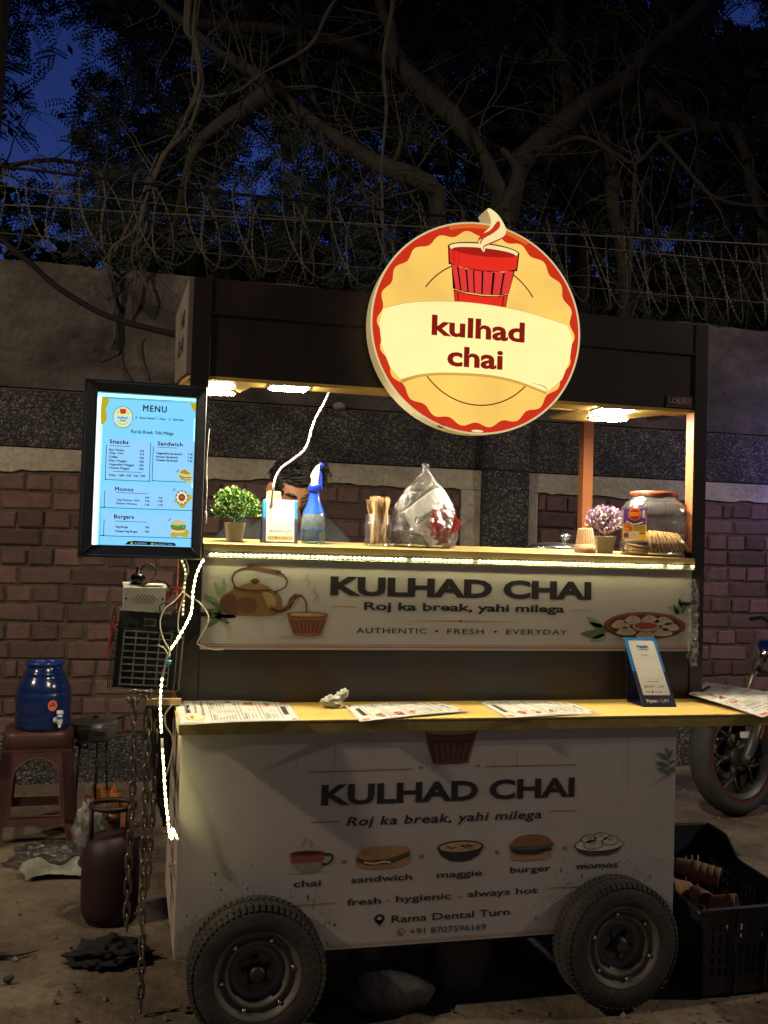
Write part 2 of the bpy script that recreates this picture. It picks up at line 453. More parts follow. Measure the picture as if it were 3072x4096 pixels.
tag(b.build('stone', loc=(0,3.0,-.012)), 'pale pebble lying on the ledge of the wall above the pebble dash', 'stone')
b = MB(); b.box(.11, .165, -.02, .02, 2.165, 2.30, CREAM); b.build('wall_bracket', wall)

# ---- wires on the wall top
WIRE = mat('rusty_wire', (.125,.107,.082), .6, metal=.3)
DARKW = mat('black_rubber', (.010,.010,.012), .8, spec=.15)
def razor_coil(name, phase, hand, label, yc):
    b = MB(); pts = []; x0, x1, pitch = -2.2, 6.5, .285; n = int((x1-x0)/pitch*26)
    for i in range(n+1):
        t = i/26*2*math.pi; x = x0+pitch*t/(2*math.pi)
        rr = .31+.02*noise.noise((x*1.7, phase, 0))
        xx = x+.13*math.cos(t*hand+phase)+.03*noise.noise((x*2, 5, phase))
        pts.append(Vector((xx, yc+.22*math.sin(t*hand+phase+.9), 3.235+rr*math.sin(t*hand+phase)+.03*noise.noise((x*1.3, 7, 1)))))
    b.tube(pts, .0030, WIRE, 5)
    for i in range(1, len(pts)-1):
        p = pts[i]; d = (pts[i+1]-pts[i-1]).normalized(); s_ = d.cross(Vector((0,1,0)))
        if s_.length < .1: continue
        s_.normalize()
        for k in (0, .5):
            q = p.lerp(pts[i+1], k)
            b.add([q-d*.010, q+s_*.008, q+d*.010, q-s_*.008], [(0,1,2,3)], WIRE)
    o = b.build(name); tag(o, label, 'razor wire', 'coils of razor wire on the wall top')
razor_coil('razor_wire', 0.4, 1, 'rusty razor wire coil looping along the top of the wall, leaning to the street', 3.10)
razor_coil('razor_wire', 2.1, -1, 'rusty razor wire coil crossing behind the other one on the wall top', 3.20)
def sagline(name, a, c, sag, r, mm, label, cat, group=None, ext=None):
    b = MB(); A, C_ = Vector(a), Vector(c); N = 24; pts = []
    for i in range(N+1):
        t = i/N; p = A.lerp(C_, t); p.z -= sag*4*t*(1-t); p.z += noise.noise((p.x*2, p.z, 1))*.008; pts.append(p)
    b.tube(pts, r, mm, 6)
    return tag(b.build(name), label, cat, group)
sagline('support_wire', (-2.2,3.1,3.43), (6.5,3.1,3.56), .06, .009, DARKW, 'thick black cable strung through the razor wire above the wall, uppermost of the lines', 'cable', 'lines strung along the wall top')
sagline('support_wire', (-2.2,3.12,3.33), (6.5,3.12,3.45), .06, .0035, WIRE, 'thin wire strung between the thick black cable and the lowest line over the wall', 'wire', 'lines strung along the wall top')
sagline('support_wire', (-2.2,3.08,3.12), (6.5,3.08,3.63), .0, .005, WIRE, 'straight wire climbing to the right across the razor wire coils', 'wire', 'lines strung along the wall top')
sagline('support_wire', (-2.2,3.16,3.06), (6.5,3.16,3.16), .03, .003, WIRE, 'lowest thin wire running just above the concrete wall top', 'wire', 'lines strung along the wall top')

# ---- trees behind the wall
BARK = mat('bark', (.048,.042,.034), .9, col2=(.025,.022,.018), vscale=9, bump=1.0, bscale=34)
TWIG = mat('twig', (.07,.06,.046), .9, var=.4)
LEAF = mat('leaf', (.022,.034,.020), .7, island=.5)
def limb(b, pts, r0, r1, rough=.34):
    P = spline(pts, 12); N = len(P); rs = []
    for i, p in enumerate(P):
        rr = r0+(r1-r0)*i/(N-1)
        rs.append(rr*(1+rough*noise.noise(p*3.1)+.16*noise.noise(p*11)))
        P[i] = p+Vector((noise.noise(p*2.3), noise.noise(p*2.3+Vector((9,0,0))), noise.noise(p*2.3+Vector((0,9,0)))))*rr*.5
    b.tube(P, rs, BARK, 10); return P
def twigs(b, P, n, rnd, ln=(.3, 1.1), r=.007, depth=1, up=.25):
    for _ in range(n):
        p = P[rnd.randrange(len(P))]
        d = Vector((rnd.gauss(0,1), rnd.gauss(0,.45), rnd.gauss(up,1))).normalized(); L = rnd.uniform(*ln)
        q = [p]; m_ = 7
        for k in range(m_):
            d = (d+Vector((rnd.gauss(0,.22), rnd.gauss(0,.15), rnd.gauss(-.03,.22)))).normalized(); q.append(q[-1]+d*L/m_)
        rr = r*rnd.uniform(.6, 1.3)
        b.tube(q, [rr*(1-.8*i/m_) for i in range(m_+1)], TWIG, 4, cap=False)
        if depth > 0: twigs(b, q[2:], 2, rnd, (L*.3, L*.6), rr*.6, depth-1, up)
GAPS = [(-1.05,5.53,.19,.46),(-1.02,4.78,.26,.28),(.41,5.99,.13,.15),(.84,5.15,.16,.27),(.73,4.69,.22,.13),(1.18,6.33,.16,.09),(-.64,5.76,.16,.17),(2.98,4.22,.19,.08),(6.06,7.2,.28,.15),(5.06,4.63,.3,.12),(1.49,5.68,.07,.07)]
def crown(name, parent, rnd, region, n, base):
    # pinnate leaves gathered in sprays; the holes are where the spray centres are missing
    x0,x1,y0,y1,z0,z1 = region; vs = []; fs = []
    made = 0; tries = 0
    while made < n and tries < n*12:
        tries += 1
        c = Vector((rnd.uniform(x0,x1), rnd.uniform(y0,y1), rnd.uniform(z0,z1)))
        dens = .75+1.3*noise.noise(c*.9+Vector((base,0,0)))+.5*noise.noise(c*2.6)
        k = 6.5/ (c.y+2.8) + .3
        for gx, gz, rx, rz in GAPS:
            kk = (c.y+2.82)/9.32
            u = (c.x+.17)/kk-.17; w_ = (c.z-1.35)/kk+1.35
            e = ((u-gx)/rx)**2+((w_-gz)/rz)**2
            if e < 1.0: dens = -1 if rnd.random() > .04 else dens
            elif e < 2.2: dens *= .35
        if rnd.random() > dens: continue
        made += 1
        for _ in range(rnd.randint(3, 6)):
            d = Vector((rnd.gauss(0,1), rnd.gauss(0,.7), rnd.gauss(-.25,.6))).normalized(); L = rnd.uniform(.13, .25)
            s_ = d.cross(Vector((rnd.gauss(0,.4), -1, rnd.gauss(0,.4)))).normalized()
            o = c+Vector((rnd.gauss(0,.07), rnd.gauss(0,.07), rnd.gauss(0,.07)))
            nl = rnd.randint(6, 9); dr = Vector((0,0,-.25))
            for i in range(nl):
                p = o+d*L*i/nl+dr*(L*(i/nl)**2)
                for sg in (-1, 1):
                    t = (s_*sg+d*.35).normalized(); ll = .046*(1-.45*abs(i/nl-.4)); w2 = d*.010
                    k0 = len(vs); vs += [p-w2*.4, p+t*ll*.5-w2, p+t*ll, p+t*ll*.5+w2]; fs.append((k0, k0+1, k0+2, k0+3))
    b = MB(); b.add(vs, fs, LEAF); return b.build(name, parent)
def tree(label, limbs, ntw, region, nleaf, seed, base_xy):
    rnd = random.Random(seed); t = thing('tree', label, 'tree', (base_xy[0], base_xy[1], 0), 0, 'trees behind the wall')
    off = Vector((base_xy[0], base_xy[1], 0)); b = MB()
    for pts, r0, r1, tw in limbs:
        P = limb(b, [Vector(p)-off for p in pts], r0, r1)
        twigs(b, P, tw, rnd, (.3, 1.2), .0075, 1)
    b.build('trunk', t)
    if nleaf:
        rg = (region[0]-off.x, region[1]-off.x, region[2]-off.y, region[3]-off.y, region[4], region[5])
        crown_off(t, rnd, region, nleaf, seed*3.7, off)
    return t
def crown_off(t, rnd, region, n, base, off):
    o = crown('crown', t, rnd, region, n, base); o.location = -off
tree('big forked tree behind the round sign with thick bare limbs spreading both ways', [
    ([(2.52,4.3,0),(2.50,4.3,2.0),(2.48,4.25,3.2),(2.484,4.2,3.945),(2.375,4.2,4.131),(2.256,4.2,4.332),(2.063,4.2,4.558),(1.817,4.2,4.756),(1.611,4.2,4.957),(1.55,4.2,5.195),(1.47,4.2,5.36),(1.3,4.3,6.4)], .085, .04, 30),
    ([(2.50,4.3,3.3),(2.561,4.4,3.963),(2.66,4.4,4.311),(2.775,4.4,4.475),(3.009,4.4,4.733),(3.248,4.4,4.937),(3.554,4.4,5.135),(3.718,4.4,5.354),(3.968,4.4,5.628),(4.332,4.4,5.945),(5.2,4.6,6.7)], .105, .055, 40),
    ([(2.446,4.15,3.9),(2.526,4.1,4.096),(2.523,4.1,4.221),(2.406,4.1,4.34)], .06, .022, 0),
    ([(3.5,4.4,5.1),(3.606,4.5,5.188),(3.821,4.5,5.121),(4.04,4.5,5.013),(4.372,4.5,4.919),(4.664,4.5,4.917),(4.832,4.5,4.454),(4.931,4.5,4.06),(5.0,4.5,3.4)], .06, .045, 26),
    ([(3.25,4.4,4.94),(3.343,4.6,5.037),(3.454,4.6,4.816),(3.546,4.6,4.532),(3.598,4.6,4.144),(3.667,4.6,3.935),(3.7,4.6,3.0)], .055, .045, 14),
    ([(2.76,4.4,4.40),(2.969,4.0,4.456),(3.262,4.0,4.386),(3.461,4.0,4.32),(3.657,4.0,4.51),(3.959,4.0,4.652)], .02, .014, 10),
    ([(3.461,4.0,4.32),(3.45,4.0,3.936),(3.437,4.0,3.662),(3.42,4.0,3.1)], .018, .015, 4),
    ([(3.636,4.0,4.562),(3.863,4.0,4.37),(4.073,4.0,4.173),(4.282,4.0,4.114),(4.618,4.0,4.124),(5.2,4,4.2)], .02, .012, 8)],
    0, (1.5,7.5,4.9,8.0,3.9,8.2), 2900, 11, (2.52,4.3))
tree('leaning tree left of the round sign, its limb forking into a wide V', [
    ([(1.95,4.05,0),(1.93,4.0,2.4),(1.904,4.0,3.71),(1.835,4.0,3.93),(1.639,4.0,4.0),(1.428,4.0,4.065),(1.294,4.0,4.131),(1.03,4.0,4.268),(.803,4.0,4.424),(.7,4.0,4.494),(.563,4.0,4.576),(.395,4.0,4.669),(.246,4.0,4.73),(-.2,4.1,5.1)], .075, .028, 50),
    ([(.72,4.0,4.49),(.70,4.0,4.494),(.441,4.0,4.289),(.251,4.0,4.113),(.16,4.0,3.968),(.131,4.1,3.866),(.05,4.6,3.5)], .055, .022, 18),
    ([(1.2,4.2,4.2),(1.0,4.6,4.9),(.95,4.8,5.6),(.8,5,6.4)], .03, .02, 14)],
    0, (-.6,2.2,4.8,7.5,3.6,7.4), 1250, 23, (1.95,4.05))
tree('dark feathery tree standing farther back at the left of the wall', [
    ([(-2.4,6.2,0),(-2.4,6.2,2.6),(-2.2,6.1,4.2),(-1.7,6.1,5.4),(-1.0,6.0,6.6),(.3,6,7.6)], .12, .03, 22),
    ([(-2.3,6.15,3.6),(-1.5,6.0,4.3),(-.9,5.9,4.5),(-.4,5.9,4.45)], .03, .012, 16)],
    0, (-3.2,1.4,5.6,8.4,3.2,8.2), 1350, 31, (-2.4,6.2))
tree('dark limb carrying tree whose bough crosses the sky high above the cart', [
    ([(3.5,5.2,4.75),(3.0,5.0,4.7),(2.4,4.85,4.92),(1.797,4.8,5.164),(1.479,4.8,5.272),(1.09,4.8,5.327),(.711,4.8,5.324),(.216,4.8,5.282),(-.5,4.8,5.35),(-1.2,4.8,5.7)], .075, .03, 26),
    ([(3.65,5.3,0),(3.6,5.2,3.5),(3.511,5.2,4.537),(3.424,5.2,5.264),(3.366,5.2,5.785),(3.333,5.2,6.204),(3.3,5.2,7.2)][::-1], .05, .10, 12)],
    0, (.5,4.5,5.2,7.6,5.4,8.0), 1700, 47, (3.65,5.3))
tree('bushy tree at the far right behind the wall, thick with leaves', [
    ([(5.6,5.6,0),(5.6,5.6,2.5),(5.4,5.5,4.0),(5.7,5.5,5.5),(6.0,5.5,7)], .12, .05, 40),
    ([(5.5,5.5,3.4),(4.8,5.2,3.75),(4.2,5.0,3.8)], .07, .04, 16)],
    0, (3.8,9.0,4.8,8.2,3.2,7.2), 2300, 59, (5.6,5.6))
def undergrowth():
    rnd = random.Random(5); b = MB()
    for i in range(110):
        x = rnd.uniform(-2.5, 7); y = rnd.uniform(3.4, 4.4); h = rnd.uniform(1.0, 2.0)
        p = Vector((x, y, 2.5)); d = Vector((rnd.gauss(0,.5), rnd.gauss(0,.1), 1)).normalized(); q = [p]
        for k in range(6):
            d = (d+Vector((rnd.gauss(0,.25), rnd.gauss(0,.1), rnd.gauss(0,.2)))).normalized(); q.append(q[-1]+d*h/6)
        b.tube(q, [.006*(1-.7*k/6) for k in range(7)], TWIG, 3, cap=False)
    tag(b.build('undergrowth'), 'tangle of thin bare stems growing behind the wall top', 'undergrowth', kind='stuff')
    # a hedge mass farther off closes the view below the crowns
    vs = []; fs = []
    for i in range(16000):
        p = Vector((rnd.uniform(-7, 16), rnd.uniform(8.6, 10.5), rnd.uniform(1.2, 4.9 if rnd.random() < .9 else 5.4)))
        if noise.noise(p*.6)+.75-(p.z-3.2)*.22 < rnd.random()*.7: continue
        d = Vector((rnd.gauss(0,1), rnd.gauss(0,.3), rnd.gauss(0,1))).normalized(); s_ = d.cross(Vector((0,1,.2))).normalized()
        k = len(vs); L = rnd.uniform(.10,.24); vs += [p-d*L, p+s_*L*.45, p+d*L, p-s_*L*.45]; fs.append((k,k+1,k+2,k+3))
    for i in range(15000):
        p = Vector((rnd.uniform(-4, 13), rnd.uniform(8.2, 10.4), rnd.uniform(4.4, 10.5)))
        kk = (p.y+2.82)/9.32; u = (p.x+.17)/kk-.17; w_ = (p.z-1.35)/kk+1.35
        if any(((u-gx)/(rx*1.15))**2+((w_-gz)/(rz*1.15))**2 < 1 for gx, gz, rx, rz in GAPS): continue
        if u < 2.3 and noise.noise(p*.8)+.08 < rnd.random()*.6: continue
        if noise.noise(p*1.3)+.62 < rnd.random()*.4: continue
        d = Vector((rnd.gauss(0,1), rnd.gauss(0,.3), rnd.gauss(0,1))).normalized(); s_ = d.cross(Vector((0,1,.2))).normalized()
        k = len(vs); L = rnd.uniform(.07,.14)*(.55 if u < 2.4 else 1); vs += [p-d*L, p+s_*L*.4, p+d*L, p-s_*L*.4]; fs.append((k,k+1,k+2,k+3))
    b = MB(); b.add(vs, fs, LEAF); tag(b.build('hedge'), 'dark mass of leaves and tree tops far behind the wall', 'hedge', kind='stuff')
undergrowth()
def vine(label, pts, r, extra):
    b = MB(); rnd = random.Random(len(pts)*7+extra)
    for k in range(extra):
        P = [Vector(p)+Vector((rnd.gauss(0,.02), rnd.gauss(0,.02), 0)) for p in pts]
        P = spline(P, 6); b.tube(P, [r*(1-.5*i/len(P))*rnd.uniform(.7,1.1) for i in range(len(P))], TWIG, 5)
        twigs(b, P, 5, rnd, (.2,.6), .004, 0, -.3)
    tag(b.build('vine'), label, 'vine', 'bare vines hanging from the trees')
vine('bundle of bare vines drooping from the trees down over the wall at the left', [(.125,3.4,5.3),(.101,3.4,4.567),(.12,3.4,4.434),(.137,3.4,4.178),(.107,3.4,3.977),(.068,3.35,3.85),(-.042,3.3,3.686),(-.15,3.2,3.4),(-.216,2.97,3.114),(-.296,2.95,2.989),(-.346,2.95,2.916),(-.344,2.99,2.868),(-.308,3.0,2.777),(-.296,3.01,2.629),(-.278,3.01,2.495),(-.265,3.01,2.421)], .016, 3)
vine('thin vine hanging straight down the concrete wall above the menu board', [(-.05,3.3,3.68),(-.12,3.2,3.4),(-.223,2.97,3.113),(-.197,2.95,2.945),(-.186,2.99,2.843),(-.207,3.01,2.705),(-.224,3.01,2.533),(-.214,3.01,2.364),(-.2,3.01,2.243)], .012, 1)
vine('thin vine on the concrete wall nearest the cart roof', [(-.02,3.3,3.7),(-.1,3.2,3.4),(-.196,2.97,3.116),(-.172,2.96,2.981),(-.147,2.99,2.847),(-.109,3.01,2.714),(-.101,3.01,2.578),(-.109,3.01,2.441),(-.108,3.01,2.257)], .011, 1)
vine('long looping vine slung between the limbs high above the menu board', [(1.3,3.7,5.3),(1.046,3.6,4.937),(.813,3.6,4.639),(.583,3.6,4.396),(.431,3.6,4.278),(.324,3.6,4.224),(.171,3.6,4.217),(.144,3.6,4.347),(.13,3.6,4.9)], .015, 1)
vine('vine hanging straight down left of the round sign', [(1.42,3.5,5.6),(1.406,3.5,4.976),(1.402,3.5,4.576),(1.363,3.5,4.252),(1.358,3.5,3.887),(1.348,3.5,3.697),(1.35,3.4,3.2)], .018, 1)
b = MB(); b.tube([(-1.30,3.6,-.02),(-1.26,3.6,2.4),(-1.135,3.6,3.79),(-1.12,3.6,4.14),(-1.108,3.6,4.64),(-1.07,3.6,7.5)], [.14,.135,.125,.12,.12,.11], BARK, 14)
b.build('trunk', thing('tree', 'straight dark trunk rising at the very left edge just behind the wall', 'tree'))
b = MB(); b.tube(spline([(-1.4,2.0,3.2),(-.95,1.7,2.76),(-.734,1.6,2.591),(-.611,1.55,2.49),(-.486,1.5,2.38),(-.335,1.4,2.28),(-.234,1.3,2.225),(-.121,1.1,2.16),(-.01,.75,2.07)], 6), .012, DARKW, 8)
tag(b.build('power_cable'), 'black power cable slanting down across the wall to the cart roof', 'cable')
# ================================================================ the food cart
PANEL = mat('dark_brown_laminate', (.022,.016,.013), .38, col2=(.03,.02,.015), vscale=5, bump=.12, bscale=14)
ROOFB = mat('streaked_brown_laminate', (.035,.02,.014), .42, col2=(.018,.012,.010), vscale=4)
YEL = mat('yellow_laminate', (.62,.43,.11), .42, var=.12, vscale=7)
YELW = mat('pale_wood_laminate', (.40,.29,.11), .45, var=.10, vscale=9)
EDGE = mat('laminate_edge', (.34,.26,.08), .55, var=.25, vscale=14)
ORNG = mat('orange_paint', (.30,.10,.036), .5, var=.15, vscale=6)
BLACKP = mat('black_plastic', (.012,.012,.013), .38)
WHITEV = mat('printed_vinyl', (.50,.47,.44), .42, col2=(.42,.39,.36), vscale=3.5, bump=.10, bscale=7)
RUBBER = mat('dusty_rubber', (.060,.052,.04), .85, col2=(.020,.019,.018), vscale=7, bump=.4, bscale=60)
RIMM = mat('dusty_steel_rim', (.15,.138,.115), .6, metal=.4, col2=(.09,.08,.068), vscale=10)
STEEL = mat('steel', (.55,.55,.55), .25, metal=1.0)
LAMPG = glow('#fff1cf', 560.0)
K = ink('#1d1a1c'); BRN = ink('#6e3f24'); BRN2 = ink('#4c2a1a'); BRN3 = ink('#9a6238'); TAN = ink('#c9ab7c'); RED = ink('#8e3a22'); GRN = ink('#55684a'); GRN2 = ink('#7e8f70'); CRM = ink('#d9cdb4'); GRY = ink('#8a8079')

cart = thing('food_cart', 'dark brown four wheeled food cart with yellow counter, lit shelf and printed white panels', 'food cart')

def leaf2d(p, x, y, L, ang, mm, lv, w=.32):
    c, s_ = math.cos(R(ang)), math.sin(R(ang)); pts = []
    for u, v in ((0,0),(.3,w*.5),(.65,w*.45),(1,0),(.65,-w*.4),(.3,-w*.5)):
        pts.append((x+(u*c-v*s_)*L, y+(u*s_+v*c)*L))
    p.poly(pts, mm, lv, 4)
def cup2d(p, x0, x1, z0, z1, c_body, c_rib, c_rim, lv=2, ribs=7, taper=.16):
    w = x1-x0; t = w*taper; zr = z1-(z1-z0)*.30
    p.poly([(x0,z1),(x0+t*.28,zr),(x1-t*.28,zr),(x1,z1)], c_rim, lv)
    p.poly([(x0+t*.28,zr),(x0+t,z0+.004),(x0+w*.35,z0),(x1-w*.35,z0),(x1-t,z0+.004),(x1-t*.28,zr)], c_body, lv)
    for i in range(ribs):
        u = (i+.5)/ribs; xt = x0+t*.4+(w-t*.8)*u; xb = x0+t*1.1+(w-2.2*t)*u
        p.line([(xt,zr-.004),(xb,z0+.012)], w*.035, c_rib, lv+1)
    p.line([(x0+t*.28,zr),(x1-t*.28,zr)], w*.02, c_rib, lv+1)

def lower_body():
    b = MB()
    b.box(.004, 1.506, .006, .62, .208, .815, mat('body_board', (.10,.09,.08), .7))
    b.build('body', cart)
    p = Pan((0,0,0), (1,0,0), (0,0,1))
    p.box(-.003, 1.512, 0, .0055, .204, .816, WHITEV)
    cup2d(p, .6916, .8534, .718, .815, ink('#5e3424'), ink('#38201a'), ink('#7c4a30'), 2, 7, .17)
    p.ell(.7725, .813, .0805, .0105, ink('#a99a8c'), 4); p.ring(.7725, .813, .0805, .0105, .003, BRN2, 5)
    p.ell(.774, .717, .06, .005, ink('#b5a99c'), 1)
    for a, c in (((.3503,.706),(.6562,.708)), ((.8827,.7095),(1.1762,.707)), ((.3633,.565),(.4426,.5645)), ((1.0931,.5704),(1.1797,.5696)), ((.3289,.3345),(.4443,.336)), ((1.0895,.341),(1.2503,.340))):
        p.line([a, ((a[0]+c[0])/2, (a[1]+c[1])/2), c], .0022, BRN3, 2)
    for x, z in ((.6817,.7108),(.8593,.7115)): p.ell(x, z, .0048, .0036, BRN3, 2)
    for x, z in ((.4617,.4508),(.6923,.4538),(.9256,.4555),(1.1427,.4578)): p.ell(x, z, .0075, .0055, ink('#8c6a4c'), 2)
    for x in (.596, .811): p.ell(x, .332, .004, .003, ink('#a08c78'), 2)
    p.txt('KULHAD CHAI', .391, 1.1705, .6135, .053, K, 2, bold=.034)
    p.txt('Roj ka break, yahi milega', .4665, 1.0648, .5508, .0245, K, 2, bold=.016, shear=.18, space=1.08)
    for w_, x0, x1, z in (('chai',.3178,.3967,.3860),('sandwich',.4842,.6653,.3890),('maggie',.7401,.8803,.3900),('burger',.9689,1.0987,.3925),('momos',1.1842,1.3199,.3932)):
        p.txt(w_, x0, x1, z, .0175, K, 2, bold=.014)
    for w_, x0, x1, z in (('fresh',.4742,.574,.3262),('hygienic',.6188,.7865,.3275),('always hot',.8354,1.0591,.3292)):
        p.txt(w_, x0, x1, z, .0175, K, 2, bold=.016)
    p.txt('Rama Dental Turn', .6071, .9708, .2695, .0195, K, 2, bold=.012)
    p.txt('+91 8707596169', .6629, .8971, .2320, .0165, K, 2, bold=.004)
    p.ell(.571, .2835, .0155, .0125, K, 2); p.poly([(.5565,.279),(.5855,.279),(.571,.2605)], K, 2); p.ell(.571, .284, .0062, .005, WHITEV, 3)
    p.ring(.6365, .2405, .0115, .0095, .0022, K, 2); p.line([(.632,.245),(.6335,.239),(.640,.236)], .0032, K, 2, 4)
    # chai cup
    p.poly([(.304,.482),(.310,.455),(.328,.432),(.345,.426),(.378,.426),(.392,.434),(.402,.458),(.404,.482)], ink('#8d4a3a'), 2)
    p.poly([(.312,.452),(.328,.432),(.345,.426),(.378,.426),(.392,.434),(.400,.453)], ink('#8c857c'), 3)
    p.ell(.354, .482, .050, .0075, ink('#b79684'), 3); p.ell(.354, .4805, .045, .0055, ink('#36211a'), 4)
    p.line([(.402,.474),(.424,.472),(.427,.460),(.415,.447),(.397,.447)], .006, K, 3, 5)
    p.line([(.345,.496),(.339,.505),(.349,.513),(.345,.521)], .0025, ink('#8b6f5c'), 2, 5); p.line([(.362,.496),(.368,.506),(.36,.515)], .0025, ink('#8b6f5c'), 2, 5)
    p.ell(.36, .4245, .058, .004, ink('#a79f97'), 1)
    # sandwich
    p.poly([(.497,.443),(.52,.427),(.60,.426),(.654,.436),(.655,.474),(.64,.486),(.56,.489),(.508,.478)], ink('#a6835c'), 2, 4)
    p.poly([(.4965,.462),(.53,.450),(.60,.452),(.655,.472),(.655,.458),(.60,.438),(.53,.437),(.4975,.448)], ink('#5d2c20'), 3)
    p.poly([(.59,.452),(.655,.470),(.655,.462),(.60,.444)], ink('#3d4a2c'), 4); p.line([(.52,.446),(.55,.441),(.58,.445),(.60,.441)], .005, ink('#d8c28c'), 4, 4)
    # noodle bowl
    p.poly([(.739,.474),(.752,.452),(.78,.436),(.81,.433),(.842,.436),(.868,.450),(.8825,.474)], ink('#2b2524'), 2)
    p.ell(.8107, .477, .0718, .0185, ink('#2b2524'), 3); p.ell(.8107, .477, .065, .0145, ink('#b59d72'), 4)
    rnd = random.Random(4)
    for i in range(26):
        a = rnd.uniform(0, 6.28); q = rnd.uniform(.1, .9); x = .8107+.06*q*math.cos(a); z = .477+.012*q*math.sin(a)
        p.line([(x-.006,z),(x,z+rnd.uniform(-.003,.003)),(x+.006,z+rnd.uniform(-.003,.003))], .0022, rnd.choice([ink('#5a3a22'), ink('#7a5a34'), ink('#d9c896'), ink('#6b2f22')]), 5)
    # burger
    p.poly([(.972,.462),(.975,.486),(1.0,.500),(1.04,.5035),(1.08,.497),(1.098,.482),(1.1,.464)], ink('#8a5f3c'), 3, 3)
    p.poly([(.965,.464),(1.0,.456),(1.03,.460),(1.07,.455),(1.105,.466),(1.104,.472),(1.03,.468),(.968,.473)], ink('#4d5a38'), 4)
    p.poly([(.968,.455),(.99,.447),(1.05,.444),(1.1,.454),(1.1,.462),(1.03,.456),(.97,.462)], ink('#3a1f1a'), 4)
    p.poly([(.968,.447),(.972,.431),(1.0,.428),(1.07,.4285),(1.098,.436),(1.1,.446),(1.05,.441),(1.0,.442)], ink('#a98558'), 3)
    # momos
    p.poly([(1.174,.463),(1.19,.440),(1.22,.430),(1.29,.430),(1.322,.441),(1.337,.463)], ink('#5b3a2a'), 2)
    p.ell(1.2555, .463, .0815, .021, K, 3); p.ell(1.2555, .4635, .078, .0185, ink('#cfc8bd'), 4)
    for x, z, rx, rz in ((1.222,.482,.026,.014),(1.262,.4875,.028,.013),(1.292,.475,.028,.015),(1.236,.466,.033,.016)):
        p.ell(x, z, rx, rz, K, 5); p.ell(x, z, rx-.0025, rz-.002, ink('#c2bab0'), 6)
        for k in range(4): p.line([(x-.01+.006*k, z+rz*.75), (x-.004+.003*k, z)], .0014, ink('#8d857d'), 7)
    # sprig at the right
    p.line([(1.486,.660),(1.488,.69),(1.484,.735)], .0025, GRN, 2, 4)
    for x, z, L, a in ((1.487,.675,.042,160),(1.487,.695,.046,165),(1.486,.715,.045,150),(1.487,.682,.025,20),(1.487,.702,.025,25),(1.485,.72,.03,60),(1.485,.732,.024,115)): leaf2d(p, x, z, L, a, GRN, 3)
    p.line([(0,.2105),(1.51,.2125)], .0015, BRN3, 2); p.line([(0,.216),(1.51,.218)], .001, BRN3, 2)
    rnd = random.Random(31); MUD = ink('#5c4c3a'); MUD2 = ink('#7d6f5d')
    for cx in (.214, 1.292):
        for k in range(150):
            a = R(rnd.uniform(5, 175)); rr = .20+abs(rnd.gauss(0, .055)); x = cx+rr*math.cos(a); z = .187+rr*math.sin(a); s_ = abs(rnd.gauss(0, .0011))+.0004
            if .01 < x < 1.5 and .222 < z < .6: p.ell(x, z, s_, s_*rnd.uniform(.8, 2.2), rnd.choice([MUD, MUD2]), 7, n=7)
    for k in range(26):       # tea drips run down from the counter edge
        x = rnd.uniform(.02, 1.49); z = rnd.uniform(.70, .81); L = rnd.uniform(.02, .12); w_ = rnd.uniform(.0006, .0016)
        p.line([(x,z),(x+rnd.uniform(-.001,.001),z-L*.5),(x+rnd.uniform(-.001,.001),z-L)], w_, rnd.choice([MUD2, ink('#8f7d66')]), 6, 2, taper=True)
    for k in range(60): x, z = rnd.uniform(.01, 1.5), rnd.uniform(.23, .80); s_ = rnd.uniform(.0005, .0013); p.ell(x, z, s_, s_, rnd.choice([MUD, MUD2]), 7, n=6)
    p.build('printed_front', cart)
    q = Pan((0,.62,0), (0,-1,0), (0,0,1)); q.box(-.006, .0, .002, .62, .206, .816, mat('stained_vinyl', (.50,.42,.36), .55, var=.25, vscale=5))
    q.o = Vector((-.0065,.62,0))
    q.txt('KULHAD CHAI', .16, .58, .63, .05, BRN2, 1, bold=.03); q.txt('Roj ka break, yahi milega', .16, .58, .55, .028, BRN2, 1)
    q.txt('fresh hygienic always hot', .16, .58, .40, .03, BRN2, 1); q.txt('+91 8707596169', .2, .54, .32, .03, BRN2, 1)
    for k in range(5): q.line([(.60-.02*k,.72),(.595-.02*k,.64-.02*(k%3)),(.60-.02*k,.60)], .003, BRN2, 1)
    q.build('printed_side', cart)
    b = MB(); DK = mat('chassis_paint', (.02,.019,.02), .7)
    b.box(.08, 1.43, .08, .12, .165, .206, DK); b.box(.08, 1.43, .5, .54, .165, .206, DK)
    b.tube([(.214,-.02,.187),(.214,.62,.187)], .02, DK, 10); b.tube([(1.292,-.02,.188),(1.292,.62,.188)], .02, DK, 10)
    b.box(.19, .238, .1, .13, .18, .21, DK); b.box(1.27, 1.315, .1, .13, .18, .21, DK)
    b.build('chassis', cart)
lower_body()

